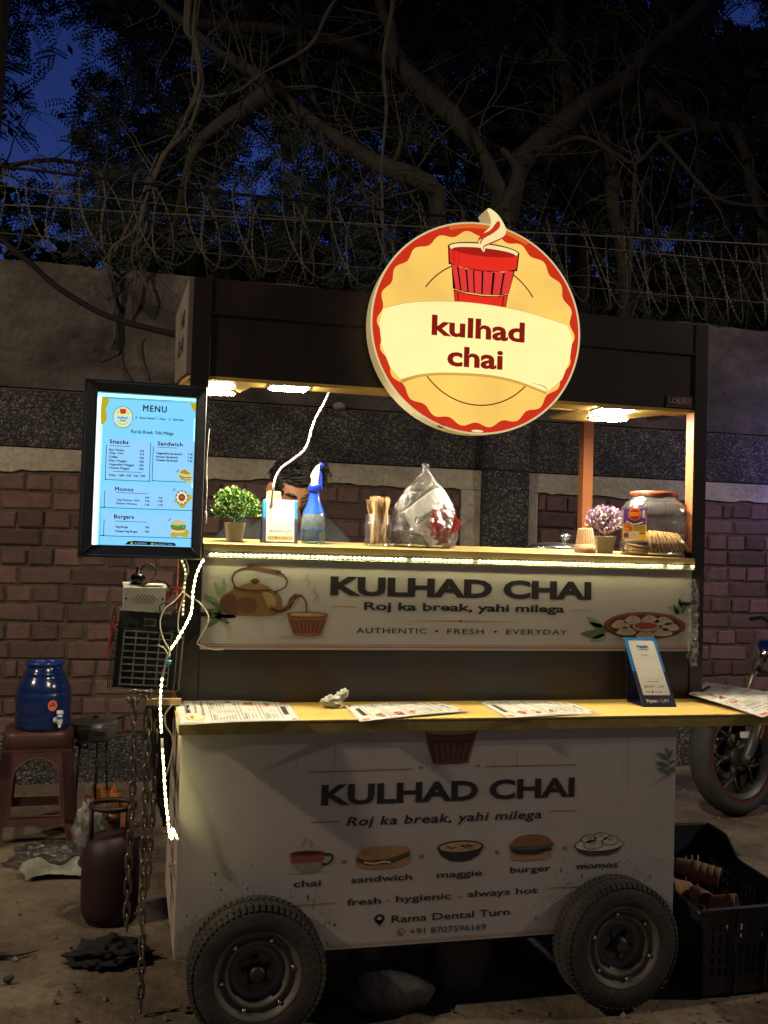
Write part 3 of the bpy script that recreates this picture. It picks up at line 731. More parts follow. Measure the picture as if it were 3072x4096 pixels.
def wheel_mesh():
    Rr, w = .187, .108
    t = MB(); prof = []
    # tyre cross section, axis y, outer face towards -y
    for r_, h in ((.118,-.048),(.128,-.053),(.150,-.054),(.168,-.050),(.178,-.044),(.1845,-.030),(.1855,0),(.1845,.030),(.178,.044),(.165,.052),(.128,.052),(.118,.046)): prof.append((r_, h))
    t.lathe(prof, (0,0,0), RUBBER, 60, 'y')
    for k in range(66):
        a = 2*math.pi*k/66
        for sgn in (-1, 1):
            M = Matrix.Rotation(-a, 4, 'Y')
            sk = .5*sgn
            pts = [(-.0065, .004*sgn), (.0035, .004*sgn), (.0085, .040*sgn), (-.0015, .040*sgn)]
            lo = [M @ Vector((x, y, .183)) for x, y in pts]; hi = [M @ Vector((x*.92, y, .1882)) for x, y in pts]
            t.hexa(lo, hi, RUBBER)
            lo = [M @ Vector((x, sgn*y, z)) for x, y, z in ((-.005,.0435,.1735),(.006,.0435,.1735),(.006,.036,.184),(-.005,.036,.184))]
            hi = [M @ Vector((x, sgn*y, z)) for x, y, z in ((-.005,.0505,.176),(.006,.0505,.176),(.006,.041,.1872),(-.005,.041,.1872))]
            t.hexa(lo, hi, RUBBER)
    r = MB()
    r.lathe([(.121,-.042),(.1215,-.050),(.117,-.0505),(.112,-.044),(.102,-.030),(.096,-.028),(.094,-.034),(.086,-.037),(.080,-.033),(.076,-.018),(.066,-.010),(.055,-.010),(.053,-.014),(.0,-.014)], (0,0,0), RIMM, 48, 'y')
    r.lathe([(.121,-.045),(.121,.045),(.0,.045)], (0,0,0), RIMM, 40, 'y')
    for k in range(6):
        a = 2*math.pi*(k+.3)/6
        r.lathe([(.006,-.03),(.006,-.040),(.004,-.042),(0,-.042)], (.0975*math.cos(a),0,.0975*math.sin(a)), STEEL, 8, 'y')
    h = MB()
    hm = mat('greasy_hub', (.02,.018,.016), .5)
    h.lathe([(.028,-.010),(.028,-.026),(.022,-.030),(.020,-.040),(.012,-.042),(.0,-.042)], (0,0,0), hm, 20, 'y')
    for k in range(5):
        a = 2*math.pi*k/5+.6
        h.lathe([(.0095,-.012),(.0095,-.026),(.006,-.028),(0,-.028)], (.036*math.cos(a),0,.036*math.sin(a)), hm, 6, 'y')
        h.box(-.006,.006,-.022,-.013,.012,.034, hm, Matrix.Rotation(-a+math.pi/2,4,'Y'))
    return t, r, h
tw, rw, hw = wheel_mesh()
w0 = tw.build('wheel', cart, (.214,-.052,.187)); rr_ = rw.build('rim', w0); hh_ = hw.build('hub', w0)
w0.rotation_euler = (0, R(8), R(-2))
w1 = copy_tree(w0, cart, (1.292,-.052,.189), (0, R(-22), R(1.5)))
for x in (.214, 1.292): copy_tree(w0, cart, (x, .66, .187), (0, R(40), R(180)))

def counter():
    b = MB()
    b.box(-.018, 1.97, -.016, .34, .8515, .8555, YEL)
    b.box(1.69, 1.97, .341, 1.13, .8515, .8555, YEL)
    b.build('counter_top', cart)
    b = MB()
    b.box(-.015, 1.967, -.014, .34, .8185, .851, EDGE); b.box(1.692, 1.967, .341, 1.128, .825, .851, EDGE)
    b.build('counter_edge', cart)
    b = MB(); b.box(.05, 1.68, .62, 1.08, 1.08, 1.10, PANEL); b.box(.05, 1.68, .60, .64, .83, 1.08, PANEL); b.build('work_surface', cart)
counter()

def upper_body():
    b = MB()
    b.box(.056, 1.733, .300, .318, .8555, 1.318, PANEL)
    b.build('front_panel', cart)
    b = MB(); b.box(.0, .0535, .296, .345, .8555, 2.165, PANEL)
    b.build('post', cart)
    b = MB(); b.box(1.738, 1.785, .296, .345, .8555, 2.165, PANEL); b.box(1.7345, 1.7378, .297, .345, 1.36, 1.86, ORNG); b.build('post', cart)
    for x_ in (0, 1.773):
        b = MB(); b.box(x_, x_+.012, .346, .63, .8555, 1.318, PANEL); b.build('side_panel', cart)
    b = MB(); b.box(1.692, 1.737, 1.08, 1.125, .856, 2.10, ORNG); b.build('rear_post', cart)
    b = MB(); b.box(.02, .06, 1.08, 1.125, .5, 2.10, ORNG); b.build('rear_post', cart)
    # banner
    p = Pan((0,.2965,0), (1,0,0), (0,0,1))
    p.box(.056, 1.738, .2965, .2995, 1.020, 1.300, WHITEV)
    p.txt('KULHAD CHAI', .4565, 1.3568, 1.1955, .0535, K, 2, bold=.045)
    p.txt('Roj ka break, yahi milega', .5675, 1.2597, 1.1485, .0235, K, 2, bold=.03)
    for a, c in ((.4645,.542),(1.2836,1.3517)): p.line([(a,1.157),(c,1.157)], .0018, BRN3, 2)
    p.line([(.7019,1.114),(.8,1.1145),(.8935,1.115),(1.0,1.115),(1.1126,1.115)], .0024, BRN3, 2, 4, taper=True); p.ell(.8935, 1.115, .0055, .0035, RED, 3)
    for w_, x0, x1 in (('AUTHENTIC',.5447,.7787),('FRESH',.8487,.9748),('EVERYDAY',1.0542,1.2724)): p.txt(w_, x0, x1, 1.0738, .0165, K, 2, bold=.006, space=1.15)
    for x in (.8127, 1.0154): p.ell(x, 1.082, .005, .0038, K, 2)
    for z, w_ in ((1.0360,.0016),(1.0285,.0022),(1.0305,.001)): p.line([(.057,z),(1.737,z)], w_, BRN3, 2)
    # kettle
    for x, z, L, a, c in ((.122,1.175,.06,120,GRN2),(.11,1.16,.055,150,GRN2),(.125,1.19,.05,95,GRN2),(.12,1.135,.055,175,GRN),(.12,1.132,.05,200,GRN),(.12,1.13,.06,225,GRN),(.125,1.135,.05,140,GRN),(.10,1.125,.05,330,GRN),(.11,1.13,.055,350,GRN)): leaf2d(p, x, z, L, a, c, 2)
    p.ell(.21, 1.123, .11, .008, ink('#a8a095'), 2)
    p.poly([(.109,1.158),(.118,1.183),(.145,1.202),(.17,1.212),(.25,1.212),(.286,1.198),(.302,1.175),(.298,1.148),(.28,1.127),(.21,1.1225),(.15,1.127),(.12,1.138)], ink('#7a5c3c'), 3, 4)
    p.poly([(.112,1.155),(.12,1.178),(.145,1.194),(.165,1.170),(.168,1.132),(.15,1.127),(.12,1.138)], ink('#523522'), 4, 4)
    p.poly([(.17,1.178),(.21,1.180),(.225,1.165),(.22,1.135),(.18,1.133),(.168,1.150)], ink('#5f4128'), 4, 4)
    p.poly([(.24,1.200),(.27,1.194),(.285,1.17),(.28,1.14),(.262,1.150),(.25,1.175)], ink('#a98a5e'), 4, 4)
    p.poly([(.166,1.209),(.178,1.220),(.21,1.2275),(.245,1.222),(.266,1.208),(.22,1.203)], ink('#8a6a44'), 5, 4); p.line([(.162,1.209),(.21,1.203),(.27,1.206)], .004, BRN2, 6, 4)
    p.ell(.218, 1.232, .015, .006, BRN2, 6); p.ell(.218, 1.236, .010, .004, BRN, 7); p.rect(.212, .224, 1.223, 1.23, BRN2, 5)
    p.line([(.268,1.150),(.298,1.142),(.325,1.155),(.336,1.178),(.352,1.190)], .0165, BRN2, 5, 5); p.line([(.270,1.154),(.30,1.148),(.327,1.164),(.340,1.184)], .004, BRN3, 6, 5)
    p.ell(.357, 1.1885, .013, .005, BRN, 6)
    p.line([(.158,1.212),(.147,1.236),(.155,1.257),(.176,1.269),(.196,1.273)], .0048, BRN2, 4, 5); p.line([(.286,1.202),(.31,1.214),(.318,1.233),(.306,1.252),(.290,1.261)], .0048, BRN2, 4, 5)
    p.line([(.194,1.274),(.205,1.277),(.245,1.269),(.287,1.263),(.296,1.260)], .0105, BRN, 5, 4); p.ell(.2, 1.275, .009, .0062, BRN2, 6); p.ell(.288, 1.262, .009, .0062, BRN2, 6)
    p.ell(.157, 1.212, .006, .004, BRN2, 5); p.ell(.283, 1.199, .007, .005, BRN2, 5)
    p.line([(.366,1.188),(.378,1.172),(.382,1.150),(.382,1.128)], .006, ink('#6b4630'), 5, 4)
    p.line([(.375,1.215),(.390,1.228),(.378,1.245),(.386,1.262)], .006, ink('#9b968f'), 2, 6, taper=True); p.line([(.40,1.17),(.415,1.19),(.402,1.205),(.412,1.224)], .006, ink('#9b968f'), 2, 6, taper=True)
    p.ell(.37, 1.06, .075, .006, ink('#9c948a'), 2)
    cup2d(p, .3205, .4518, 1.0615, 1.131, ink('#7a4a2c'), ink('#4a2a18'), ink('#8a5836'), 4, 8, .17)
    p.ell(.386, 1.131, .0655, .0085, ink('#6b3f26'), 6); p.ell(.386, 1.1305, .057, .0062, ink('#a88a6c'), 7)
    # plate of momos
    for x, z, L, a, c in ((1.42,1.085,.075,155,GRN),(1.41,1.075,.09,178,GRN),(1.42,1.072,.07,195,GRN2),(1.40,1.10,.07,150,GRN2),(1.69,1.15,.05,150,GRN2),(1.69,1.145,.045,120,GRN),(1.695,1.155,.05,95,GRN2),(1.70,1.15,.04,60,GRN),(1.68,1.14,.045,175,GRN2),(1.70,1.17,.03,110,GRN)): leaf2d(p, x, z, L, a, c, 2)
    p.ell(1.57, 1.06, .14, .006, ink('#a39a8f'), 2)
    p.ell(1.5598, 1.1065, .1545, .047, ink('#3f1d14'), 3); p.ell(1.5598, 1.110, .150, .043, ink('#7c3d28'), 4); p.ell(1.5598, 1.108, .138, .036, ink('#4e2217'), 5)
    for x, z, sx in ((1.468,1.113,.036),(1.514,1.128,.036),(1.578,1.130,.036),(1.630,1.125,.037),(1.655,1.106,.036),(1.629,1.088,.037),(1.562,1.079,.036),(1.489,1.090,.037)):
        p.poly([(x-sx,z-.008),(x-sx*.6,z+.006),(x-.004,z+.0135),(x+sx*.55,z+.007),(x+sx,z-.007),(x+sx*.5,z-.0155),(x-sx*.5,z-.0155)], ink('#b8a688'), 6, 4)
        for k in (-1, 0, 1): p.line([(x-.004,z+.012),(x+k*sx*.5,z-.008)], .0016, ink('#8f7f64'), 7)
    p.ell(1.562, 1.105, .050, .016, ink('#c2a887'), 8); p.ell(1.562, 1.107, .044, .0115, RED, 9); p.poly([(1.512,1.103),(1.525,1.087),(1.60,1.087),(1.612,1.103)], ink('#7e5a42'), 7)
    # old tape
    p.rect(.030, .088, 1.121, 1.134, BLACKP, 6); p.rect(1.70, 1.74, 1.178, 1.190, BLACKP, 6)
    p.build('banner', cart)
    # shelf, slightly tipped towards the street
    b = MB()
    b.hexa([(.056,.279,1.324),(1.7375,.279,1.322),(1.7375,.62,1.341),(.056,.62,1.343)], [(.056,.279,1.344),(1.7375,.279,1.342),(1.7375,.62,1.361),(.056,.62,1.363)], YELW)
    b.build('shelf', cart)
    b = MB(); b.box(.056, 1.7375, .2815, .295, 1.3025, 1.3215, mat('grey_lip', (.34,.33,.25), .6, var=.15)); b.build('shelf_lip', cart)
    # roof
    b = MB()
    b.box(.0, 1.787, .300, .316, 2.0635, 2.167, ROOFB)
    b.box(.0565, 1.733, .3025, .316, 1.8635, 2.061, ROOFB)
    b.box(.0, 1.787, .318, 1.13, 2.13, 2.15, PANEL)
    b.box(.0565, 1.733, .297, .3015, 2.056, 2.0625, ROOFB)
    b.build('roof_fascia', cart)
    b = MB()
    b.hexa([(-.001,.3,1.866),(-.016,.3,1.866),(-.036,.63,1.884),(-.020,.63,1.884)], [(-.001,.3,2.162),(-.016,.3,2.162),(-.04,.63,2.112),(-.024,.63,2.112)], mat('side_sign_vinyl', (.20,.17,.14), .6, var=.3, vscale=6))
    q = Pan((-.0172,.3,0), (.063,-1,0), (0,0,1))
    q.txt('KULHAD', -.26, -.07, 2.03, .05, K, 1, bold=.04); q.txt('CHAI', -.24, -.09, 1.95, .05, K, 1, bold=.04)
    b.build('roof_side', cart); o = q.build('side_lettering', cart)
    b = MB(); b.hexa([(1.772,.318,1.866),(1.785,.318,1.866),(1.785,.70,1.87),(1.772,.70,1.87)], [(1.772,.318,2.06),(1.785,.318,2.06),(1.785,.70,2.06),(1.772,.70,2.06)], ROOFB); b.build('roof_side', cart)
    b = MB(); z0, z1 = 1.852, 1.8625
    b.prism([(-.004,.302,z0),(1.736,.302,z0),(1.736,.402,z0),(-.02,.402,z0)][::-1], (0,0,z1-z0), YEL)
    b.prism([(-.02,.4025,z0),(.198,.4025,z0),(.160,.615,z0),(.06,.64,z0),(-.03,.56,z0)][::-1], (0,0,z1-z0), YEL)
    b.prism([(1.350,.4025,z0),(1.672,.4025,z0),(1.606,.54,z0),(1.535,.685,z0),(1.352,.672,z0)][::-1], (0,0,z1-z0), YEL)
    b.box(1.250, 1.349, .43, .445, 1.8525, 1.885, YEL)
    b.build('soffit', cart)
    FR = mat('lamp_frame', (.5,.45,.32), .5)
    for pts in ([(.256,.312),(.364,.300),(.366,.388),(.257,.390)], [(1.398,.312),(1.513,.312),(1.511,.392),(1.398,.394)],
                [(.066,.522),(.143,.505),(.158,.556),(.073,.584)], [(1.474,.582),(1.496,.522),(1.600,.535),(1.578,.592)]):
        c = Vector((sum(p[0] for p in pts)/4, sum(p[1] for p in pts)/4, 0))
        big = [c+(Vector((*p,0))-c)*1.16 for p in pts]
        b = MB(); b.prism([(p.x,p.y,1.8475) for p in big][::-1], (0,0,.0045), FR); lo = b.build('ceiling_light', cart)
        b = MB(); b.prism([(p[0],p[1],1.8440) for p in pts][::-1], (0,0,.003), LAMPG); b.build('diffuser', lo)
    # maker's plate
    p = Pan((0,.3005,0), (1,0,0), (0,0,1)); p.box(1.627, 1.731, .2995, .302, 1.866, 1.9065, mat('sticker_black', (.03,.028,.028), .4))
    p.o = Vector((0,.2994,0))
    p.rrect(1.6285, 1.7295, 1.8675, 1.9055, .002, .0012, ink('#77706c'), 1); p.rect(1.629, 1.729, 1.867, 1.8755, ink('#6b2430'), 1)
    p.txt('LO', 1.6365, 1.6685, 1.8815, .0185, ink('#b9b2ac'), 2, bold=.01); p.rect(1.6695, 1.7215, 1.879, 1.9025, ink('#a39c97'), 2); p.txt('TUS', 1.672, 1.7195, 1.8815, .0185, ink('#7a2636'), 3, bold=.03)
    p.build('maker_plate', cart)
    b = MB(); rnd = random.Random(2); pts = []
    FILM = mat('clear_film', rough=.12, trans=(.9,.9,.9), spec=.5, bump=1.0, bscale=90)
    vs = []; fs = []
    for i in range(26):
        z = 1.27-.012*i
        for k in range(4): vs.append((1.722+.012*k+rnd.uniform(-.004,.004), .289-rnd.uniform(0,.012), z+rnd.uniform(-.003,.003)))
    for i in range(25):
        for k in range(3): fs.append((i*4+k, i*4+k+1, (i+1)*4+k+1, (i+1)*4+k))
    b.add(vs, fs, FILM); b.build('plastic_film', cart)
    b = MB(); b.box(-.10, .0, .19, .215, .868, .886, mat('raw_wood', (.38,.27,.13), .7, var=.3, vscale=12)); b.box(-.10,-.08,.19,.5,.86,.868, PANEL); b.box(-.02,.0,.19,.29,.83,.868,PANEL); b.build('side_bracket', cart)
upper_body()

# ---- led strips
TAPE = mat('led_tape', (.5,.47,.36), .5); CHIP = glow('#fff6c8', 3.0); CHIPS = glow('#fcf2aa', 320.0); CHIPV = glow('#fcf2a4', 330.0); 
def led_strip(label, pts, step, up, n_off=0, gaps=(), side=None, r=.0026, aim=(0,-1,0), wdt=.0034):
    P = [Vector(p) for p in pts]; L = [0]
    for i in range(1, len(P)): L.append(L[-1]+(P[i]-P[i-1]).length)
    t = MB(); up = Vector(up)
    vs = []
    for i, p in enumerate(P):
        d = (P[min(i+1,len(P)-1)]-P[max(i-1,0)]).normalized(); a = Vector(aim); s_ = d.cross(a).normalized()
        vs += [p+s_*wdt, p-s_*wdt, p-s_*wdt-a*.0022, p+s_*wdt-a*.0022]
    fs = [(i*4+k, (i+1)*4+k, (i+1)*4+(k+1)%4, i*4+(k+1)%4) for i in range(len(P)-1) for k in range(4)]
    t.add(vs, fs, TAPE); o = t.build('led_strip'); tag(o, label, 'led strip', 'led light strips on the cart')
    c = MB(); u = step/2
    while u < L[-1]:
        if any(a <= u <= b_ for a, b_ in gaps):
            if c.v: c.build('diode_row', o); c = MB()
        else:
            i = max(j for j in range(len(P)-1) if L[j] <= u); q = P[i].lerp(P[i+1], (u-L[i])/max(1e-6, L[i+1]-L[i]))
            d = (P[i+1]-P[i]).normalized(); a = Vector(aim); s_ = d.cross(a).normalized(); q = q+a*.0008
            c.add([q-d*r-s_*r, q+d*r-s_*r, q+d*r+s_*r, q-d*r+s_*r, q-d*r*.6-s_*r*.6+a*.002, q+d*r*.6-s_*r*.6+a*.002, q+d*r*.6+s_*r*.6+a*.002, q-d*r*.6+s_*r*.6+a*.002],
                  [(4,5,6,7)], CHIP)
            q8 = [Vector(w_) for w_ in c.v[-8:]]
            for f in ((0,1,5,4),(1,2,6,5),(2,3,7,6),(3,0,4,7)):      # added glow on down and panel-side faces lights counter and panel, front kept dim
                nn = (q8[f[1]]-q8[f[0]]).cross(q8[f[2]]-q8[f[1]]).normalized()
                c.add([q8[i_] for i_ in f], [(0,1,2,3)], (side or CHIPS) if (nn.z > .5 or nn.x < -.3) else CHIP)
        u += step
    if c.v: c.build('diode_row', o)
    return o
led_strip('long straight strip of warm leds under the front edge of the shelf', [(.070,.2785,1.3125),(.9,.2785,1.3135),(1.738,.2785,1.3145)], .0150, (0,0,1), gaps=((.628,.652),(.86,.872),(1.55,1.558),(1.585,1.592),(1.622,1.645)))
led_strip('led strip sagging from the shelf corner down the left side past the black case', spline([(.056,.262,1.298),(.038,.25,1.261),(.026,.235,1.209),(.022,.215,1.144),(.006,.2,1.104),(-.016,.19,1.064),(-.042,.18,1.02),(-.052,.175,.977),(-.059,.17,.937),(-.061,.16,.881),(-.056,.14,.80)], 5), .0165, (1,0,0), gaps=((.30,.375),), side=CHIPV)
led_strip('led strip hanging lowest, doubling back beside the left edge of the white panel', spline([(-.058,.02,.805),(-.057,-.01,.781),(-.051,-.022,.722),(-.046,-.028,.665),(-.036,-.032,.592),(-.029,-.034,.552),(-.024,-.034,.546),(-.022,-.034,.560),(-.025,-.034,.576),(-.015,-.032,.554),(-.006,-.03,.540)], 5), .0165, (1,0,0), gaps=((0,.012),(.02,.04)), side=CHIPV)
led_strip('short led strip with dots dangling behind the menu board corner', spline([(-.010,.295,1.294),(.004,.290,1.257),(.002,.29,1.195),(.001,.29,1.121)], 6), .0135, (1,0,0), r=.0018, side=glow('#fbf09a', 12.0))
# ================================================================ round lit sign
def round_sign():
    t = thing('round_sign', 'big round backlit sign with a red scalloped rim and a red clay cup', 'sign', (.893,.2,2.06))
    cx, cz = 0, 0; rx, rz = .351, .338
    OR = glow('#f8c862', 1.05, .13); BAND = glow('#ffefa2', 1.08, .06); REDL = glow('#d93416', .85); REDO = glow('#e56a22', .9); DKL = glow('#7a3410', .5); BLK = glow('#2a0a06', .3)
    CUPR = glow('#f02d1c', .92); CUPP = glow('#f23c38', .86); CUPD = glow('#b51f12', .8); TXT = glow('#9c1a08', .7); CREAML = glow('#fae7a6', .97); SHADEL = glow('#e2ab52', .9)
    n = 96
    out = [(rx*math.cos(2*math.pi*i/n), rz*math.sin(2*math.pi*i/n)) for i in range(n)]
    # steam tab rises out of the rim
    tab = [(.11,.321),(.0955,.318+.012),(.0755,.348),(.0539,.3751),(.0276,.3909),(.0174,.3858),(.0257,.367),(.0290,.3428),(.0115,.337)]
    b = MB(); SIDE = mat('sign_side_acrylic', (.55,.5,.36), .4, emit='#cdb06a', es=.30)
    b.prism([(x,0,z) for x,z in out][::-1], (0,.078,0), SIDE)
    b.prism([(q.x,.0005,q.y) for q in spline([(p[0],p[1],0) for p in tab], 4, True)], (0,.077,0), SIDE)
    b.tube([(x*1.004,-.001,z*1.004) for x,z in out], .003, mat('sign_trim', (.6,.55,.42), .4, emit='#f3dfa6', es=.6), 6, closed=True)
    b.build('casing', t)
    b = MB(); b.prism([(x*.97,.0785,z*.97) for x,z in out][::-1], (0,.02,0), PANEL); b.build('backing', t)
    p = Pan((0,-.001,0), (1,0,0), (0,0,1))
    p.poly(out, REDL, 0)
    p.ring(.0, .0, rx-.008, rz-.008, .014, REDO, 1, 62, 108, 30)
    # scalloped disc
    sc = []; ns = 22
    for i in range(ns*8):
        a = 2*math.pi*i/(ns*8); w = .0080*math.cos(ns*a)
        sc.append(((.3335+w-.006)*math.cos(a), -.003+(.3125+w-.004)*math.sin(a)))
    p.poly(sc, OR, 2)
    p.ring(.0025, -.017, .2225, .232, .0040, DKL, 3, 100-65, 145); p.ring(.0035, -.016, .224, .232, .0040, DKL, 3, 205, 335)
    top = [(-.316,.036),(-.228,.0621),(-.1088,.0763),(.0081,.0785),(.1536,.0669),(.305,.036)]
    bot = [(.2394,-.1906),(.1336,-.161),(.0298,-.1488),(-.1021,-.1521),(-.1867,-.163),(-.2527,-.1834)]
    # cup
    p.poly([(-.110,.2533),(-.106,.197),(.01,.1815),(.128,.197),(.134,.2562),(.09,.262),(-.07,.263)], BLK, 4); p.ell(.0118, .2535, .1225, .0240, BLK, 4)
    p.poly([(-.1055,.250),(-.1015,.2015),(-.06,.191),(.01,.187),(.08,.191),(.1235,.2015),(.129,.250)], CUPR, 5)
    p.ell(.0118, .2535, .117, .0195, CREAML, 6); p.ell(.0118, .2465, .108, .0135, CUPD, 7)
    p.poly([(-.0975,.199),(-.0895,.1195),(-.05,.112),(.01,.109),(.07,.112),(.1005,.1195),(.12,.199),(.08,.1875),(.01,.183),(-.06,.1875)], BLK, 5)
    for x0, x1, y0, y1 in ((-.096,-.079,.196,.118),(-.0725,-.050,.190,.1145),(-.044,-.0245,.187,.1115),(-.0195,.0055,.185,.1105),(.0115,.043,.185,.1105),(.0515,.079,.188,.1125),(.0865,.115,.194,.1175)):
        k = (x0+x1)/2; kb = .85
        p.poly([(x0,y0),(x1,y0),(.010+(x1-.010)*kb,y1),(.010+(x0-.010)*kb,y1)], CUPP, 6)
    p.poly([(-.0875,.1175),(-.0815,.07),(.0905,.07),(.0985,.1175),(.06,.1085),(.01,.1055),(-.045,.1085)], BLK, 5)
    p.poly([(-.0845,.1135),(-.079,.071),(.088,.071),(.0955,.1135),(.06,.1055),(.01,.1025),(-.045,.1055)], CUPR, 6)
    p.line([(-.0735,.109),(-.070,.073)], .003, BLK, 7); p.line([(.083,.109),(.0785,.073)], .003, BLK, 7)
    for x in (-.094, -.088, -.075): p.line([(x,.247),(x+.003,.203)], .002, CUPD, 7)
    # band over the cup
    tp = [(q.x,q.y) for q in spline([(a,c,0) for a,c in top], 6)]; bt = [(q.x,q.y) for q in spline([(a,c,0) for a,c in bot], 6)]
    p.poly(tp+[(.327,-.01),(.318,-.08),(.293,-.145)]+bt+[(-.290,-.145),(-.318,-.08),(-.328,-.01)], BAND, 8)
    p.line([(a,c-.004) for a,c in bot], .007, SHADEL, 7, 6); 
    p.line([(-.2527,-.1834),(-.2515,-.1955),(-.236,-.186),(-.19,-.170)], .0022, DKL, 9, 5, taper=True); p.line([(.2394,-.1906),(.2385,-.179),(.222,-.170),(.181,-.163)], .0022, DKL, 9, 5, taper=True)
    p.line(bot, .0018, SHADEL, 9, 6); p.line(top, .0015, SHADEL, 9, 6)
    # steam
    p.poly([(.0115,.247),(-.002,.262),(-.008,.277),(-.006,.291),(.012,.312),(.030,.332),(.0325,.352),(.0257,.372),(.019,.3858),(.0276,.3905),(.0539,.3751),(.0755,.348),(.0855,.324),(.076,.303),(.050,.287),(.020,.270)], CREAML, 8, 4)
    p.line([(-.0104,.279),(.0018,.3006),(.032,.3186),(.057,.3509),(.0603,.334),(.0376,.3118),(.0072,.2913),(-.0025,.273)], .0045, REDL, 9, 5)
    p.poly([(-.008,.284),(.004,.302),(.033,.320),(.057,.3505),(.060,.336),(.038,.314),(.010,.294)], REDL, 9, 4)
    p.line([(.086,.322),(.079,.305),(.055,.289),(.022,.272),(.0085,.262),(.011,.247)], .005, REDL, 9, 5, taper=True)
    p.txt('kulhad', -.1572, .1580, -.0325, .0595, TXT, 10, bold=.032); p.txt('chai', -.1029, .0855, -.1265, .0595, TXT, 10, bold=.032)
    p.ell(-.115, -.322, .012, .006, glow('#9a1f10', .5), 3); p.ell(.006, -.331, .02, .004, CREAML, 3)
    p.build('lit_face', t)
round_sign()

# ================================================================ lit menu board
def menu_board():
    t = thing('menu_board', 'lit blue menu board in a black frame at the left of the cart', 'menu board', (-.13,.24,1.55))
    ox, oz = .13, -1.55
    FRM = mat('black_frame', (.022,.023,.026), .4, bump=.1, bscale=40)
    x0, x1, z0, z1 = -.311+ox, .046+ox, 1.295+oz, 1.819+oz; i0, i1, j0, j1 = -.272+ox, .0155+ox, 1.332+oz, 1.784+oz
    b = MB()
    def bar(pa, pb, pc, pd, qa, qb):
        # mitred picture frame profile: outer lip, ridge, slope to the glass
        O0, O1, I0, I1 = map(Vector, (pa, pb, pc, pd))
        rows = [(0,.03),(0,-.004),(.08,-.007),(.16,-.007),(.22,-.003),(.86,.010),(.96,.010),(1,.016),(1,.03)]
        vs = []
        for u, y in rows:
            a = O0.lerp(I0, u); c = O1.lerp(I1, u); vs += [(a.x,y,a.y),(c.x,y,c.y)]
        b.add(vs, [(2*i, 2*i+1, 2*i+3, 2*i+2) for i in range(len(rows)-1)], FRM)
    O = [(x0,z0),(x1,z0),(x1,z1),(x0,z1)]; I = [(i0,j0),(i1,j0),(i1,j1),(i0,j1)]
    for k in range(4): bar(O[k], O[(k+1)%4], I[k], I[(k+1)%4], 0, 0)
    b.box(x0+.003, x1-.003, .0305, .05, z0+.003, z1-.003, FRM)
    for k in range(4):
        a = Vector((O[k][0],-.006,O[k][1])); c = Vector((I[k][0],.0105,I[k][1])); b.tube([a.lerp(c,.22), c], .0012, mat('frame_mitre', (.2,.24,.28), .3), 5)
    b.build('frame', t)
    p = Pan((0,.0290,0), (1,0,0), (0,0,1))
    BG = glow('#82d4fd', 1.05); BG2 = glow('#92d0ff', 1.05); CY = glow('#a4f6ff', 1.6); WH = glow('#d8feff', 2.6); CY2 = glow('#84dcfd', 1.0)
    X = lambda x: x+ox
    Z = lambda z: z+oz
    p.rect(i0-.003, i1+.003, j0-.003, j1+.003, BG, 0)
    p.rect(i0-.003, i0+.0115, j0, j1, WH, 2); p.rect(i0+.0115, i0+.0165, j0, j1, CY, 2); p.rect(i0+.0165, i0+.03, j0+.1, j1-.02, CY2, 1)
    p.rect(i0-.003, i1, j1-.0115, j1+.002, CY, 3); p.rect(i0-.003, i1, j1-.0165, j1-.0115, CY2, 2); p.rect(i1-.004, i1+.003, j0+.18, j1-.06, CY, 2)
    NV = glow('#101c40', .45); NV2 = glow('#2a4f86', .6); YB = glow('#d2c22c', .78); LINE = glow('#0b1330', .4)
    p.line([(X(-.2612),Z(1.7712)),(X(.0165),Z(1.7745))], .0018, NV2, 4); p.line([(X(-.2612),Z(1.7690)),(X(.0165),Z(1.7705))], .0008, LINE, 4); p.line([(X(-.2505),Z(1.334)),(X(-.2515),Z(1.47))], .0007, NV2, 4)
    p.poly([(X(-.2605),Z(1.765)),(X(-.2405),Z(1.766)),(X(-.2415),Z(1.752)),(X(-.248),Z(1.735)),(X(-.2435),Z(1.715)),(X(-.2465),Z(1.70)),(X(-.2605),Z(1.6918))], YB, 4, 4)
    p.poly([(X(-.0009),Z(1.7705)),(X(.0160),Z(1.771)),(X(.0160),Z(1.7418)),(X(.004),Z(1.753))], YB, 4)
    p.txt('MENU', X(-.1397), X(-.0709), Z(1.7364), .0183, NV, 4, bold=.025, space=1.2)
    # logo
    p.ell(X(-.198), Z(1.7145), .0292, .0325, glow('#2a4660',.5), 4); p.ell(X(-.198), Z(1.7145), .0278, .0310, glow('#e4f0b4', .95), 5); p.ring(X(-.198), Z(1.714), .0195, .021, .0008, NV, 6, 25, 155); p.ring(X(-.198), Z(1.714), .0195, .021, .0008, NV, 6, 205, 335)
    p.poly([(X(-.2075),Z(1.7395)),(X(-.1886),Z(1.7395)),(X(-.1905),Z(1.7245)),(X(-.2052),Z(1.7245))], glow('#e8481e', .9), 7)
    for k in range(4): p.line([(X(-.2035+.0037*k),Z(1.735)),(X(-.2031+.0035*k),Z(1.7255))], .0009, glow('#7a1c10', .5), 8)
    p.rect(X(-.2245), X(-.1715), Z(1.7005), Z(1.7175), glow('#c4ecf6', .95), 6)
    p.txt('kulhad', X(-.212), X(-.1844), Z(1.7102), .0062, NV, 8, bold=.02); p.txt('chai', X(-.2061), X(-.1897), Z(1.7020), .0062, NV, 8, bold=.02)
    p.line([(X(-.198),Z(1.7405)),(X(-.1955),Z(1.745)),(X(-.198),Z(1.7485))], .001, glow('#e4f0b4', .9), 5, 4)
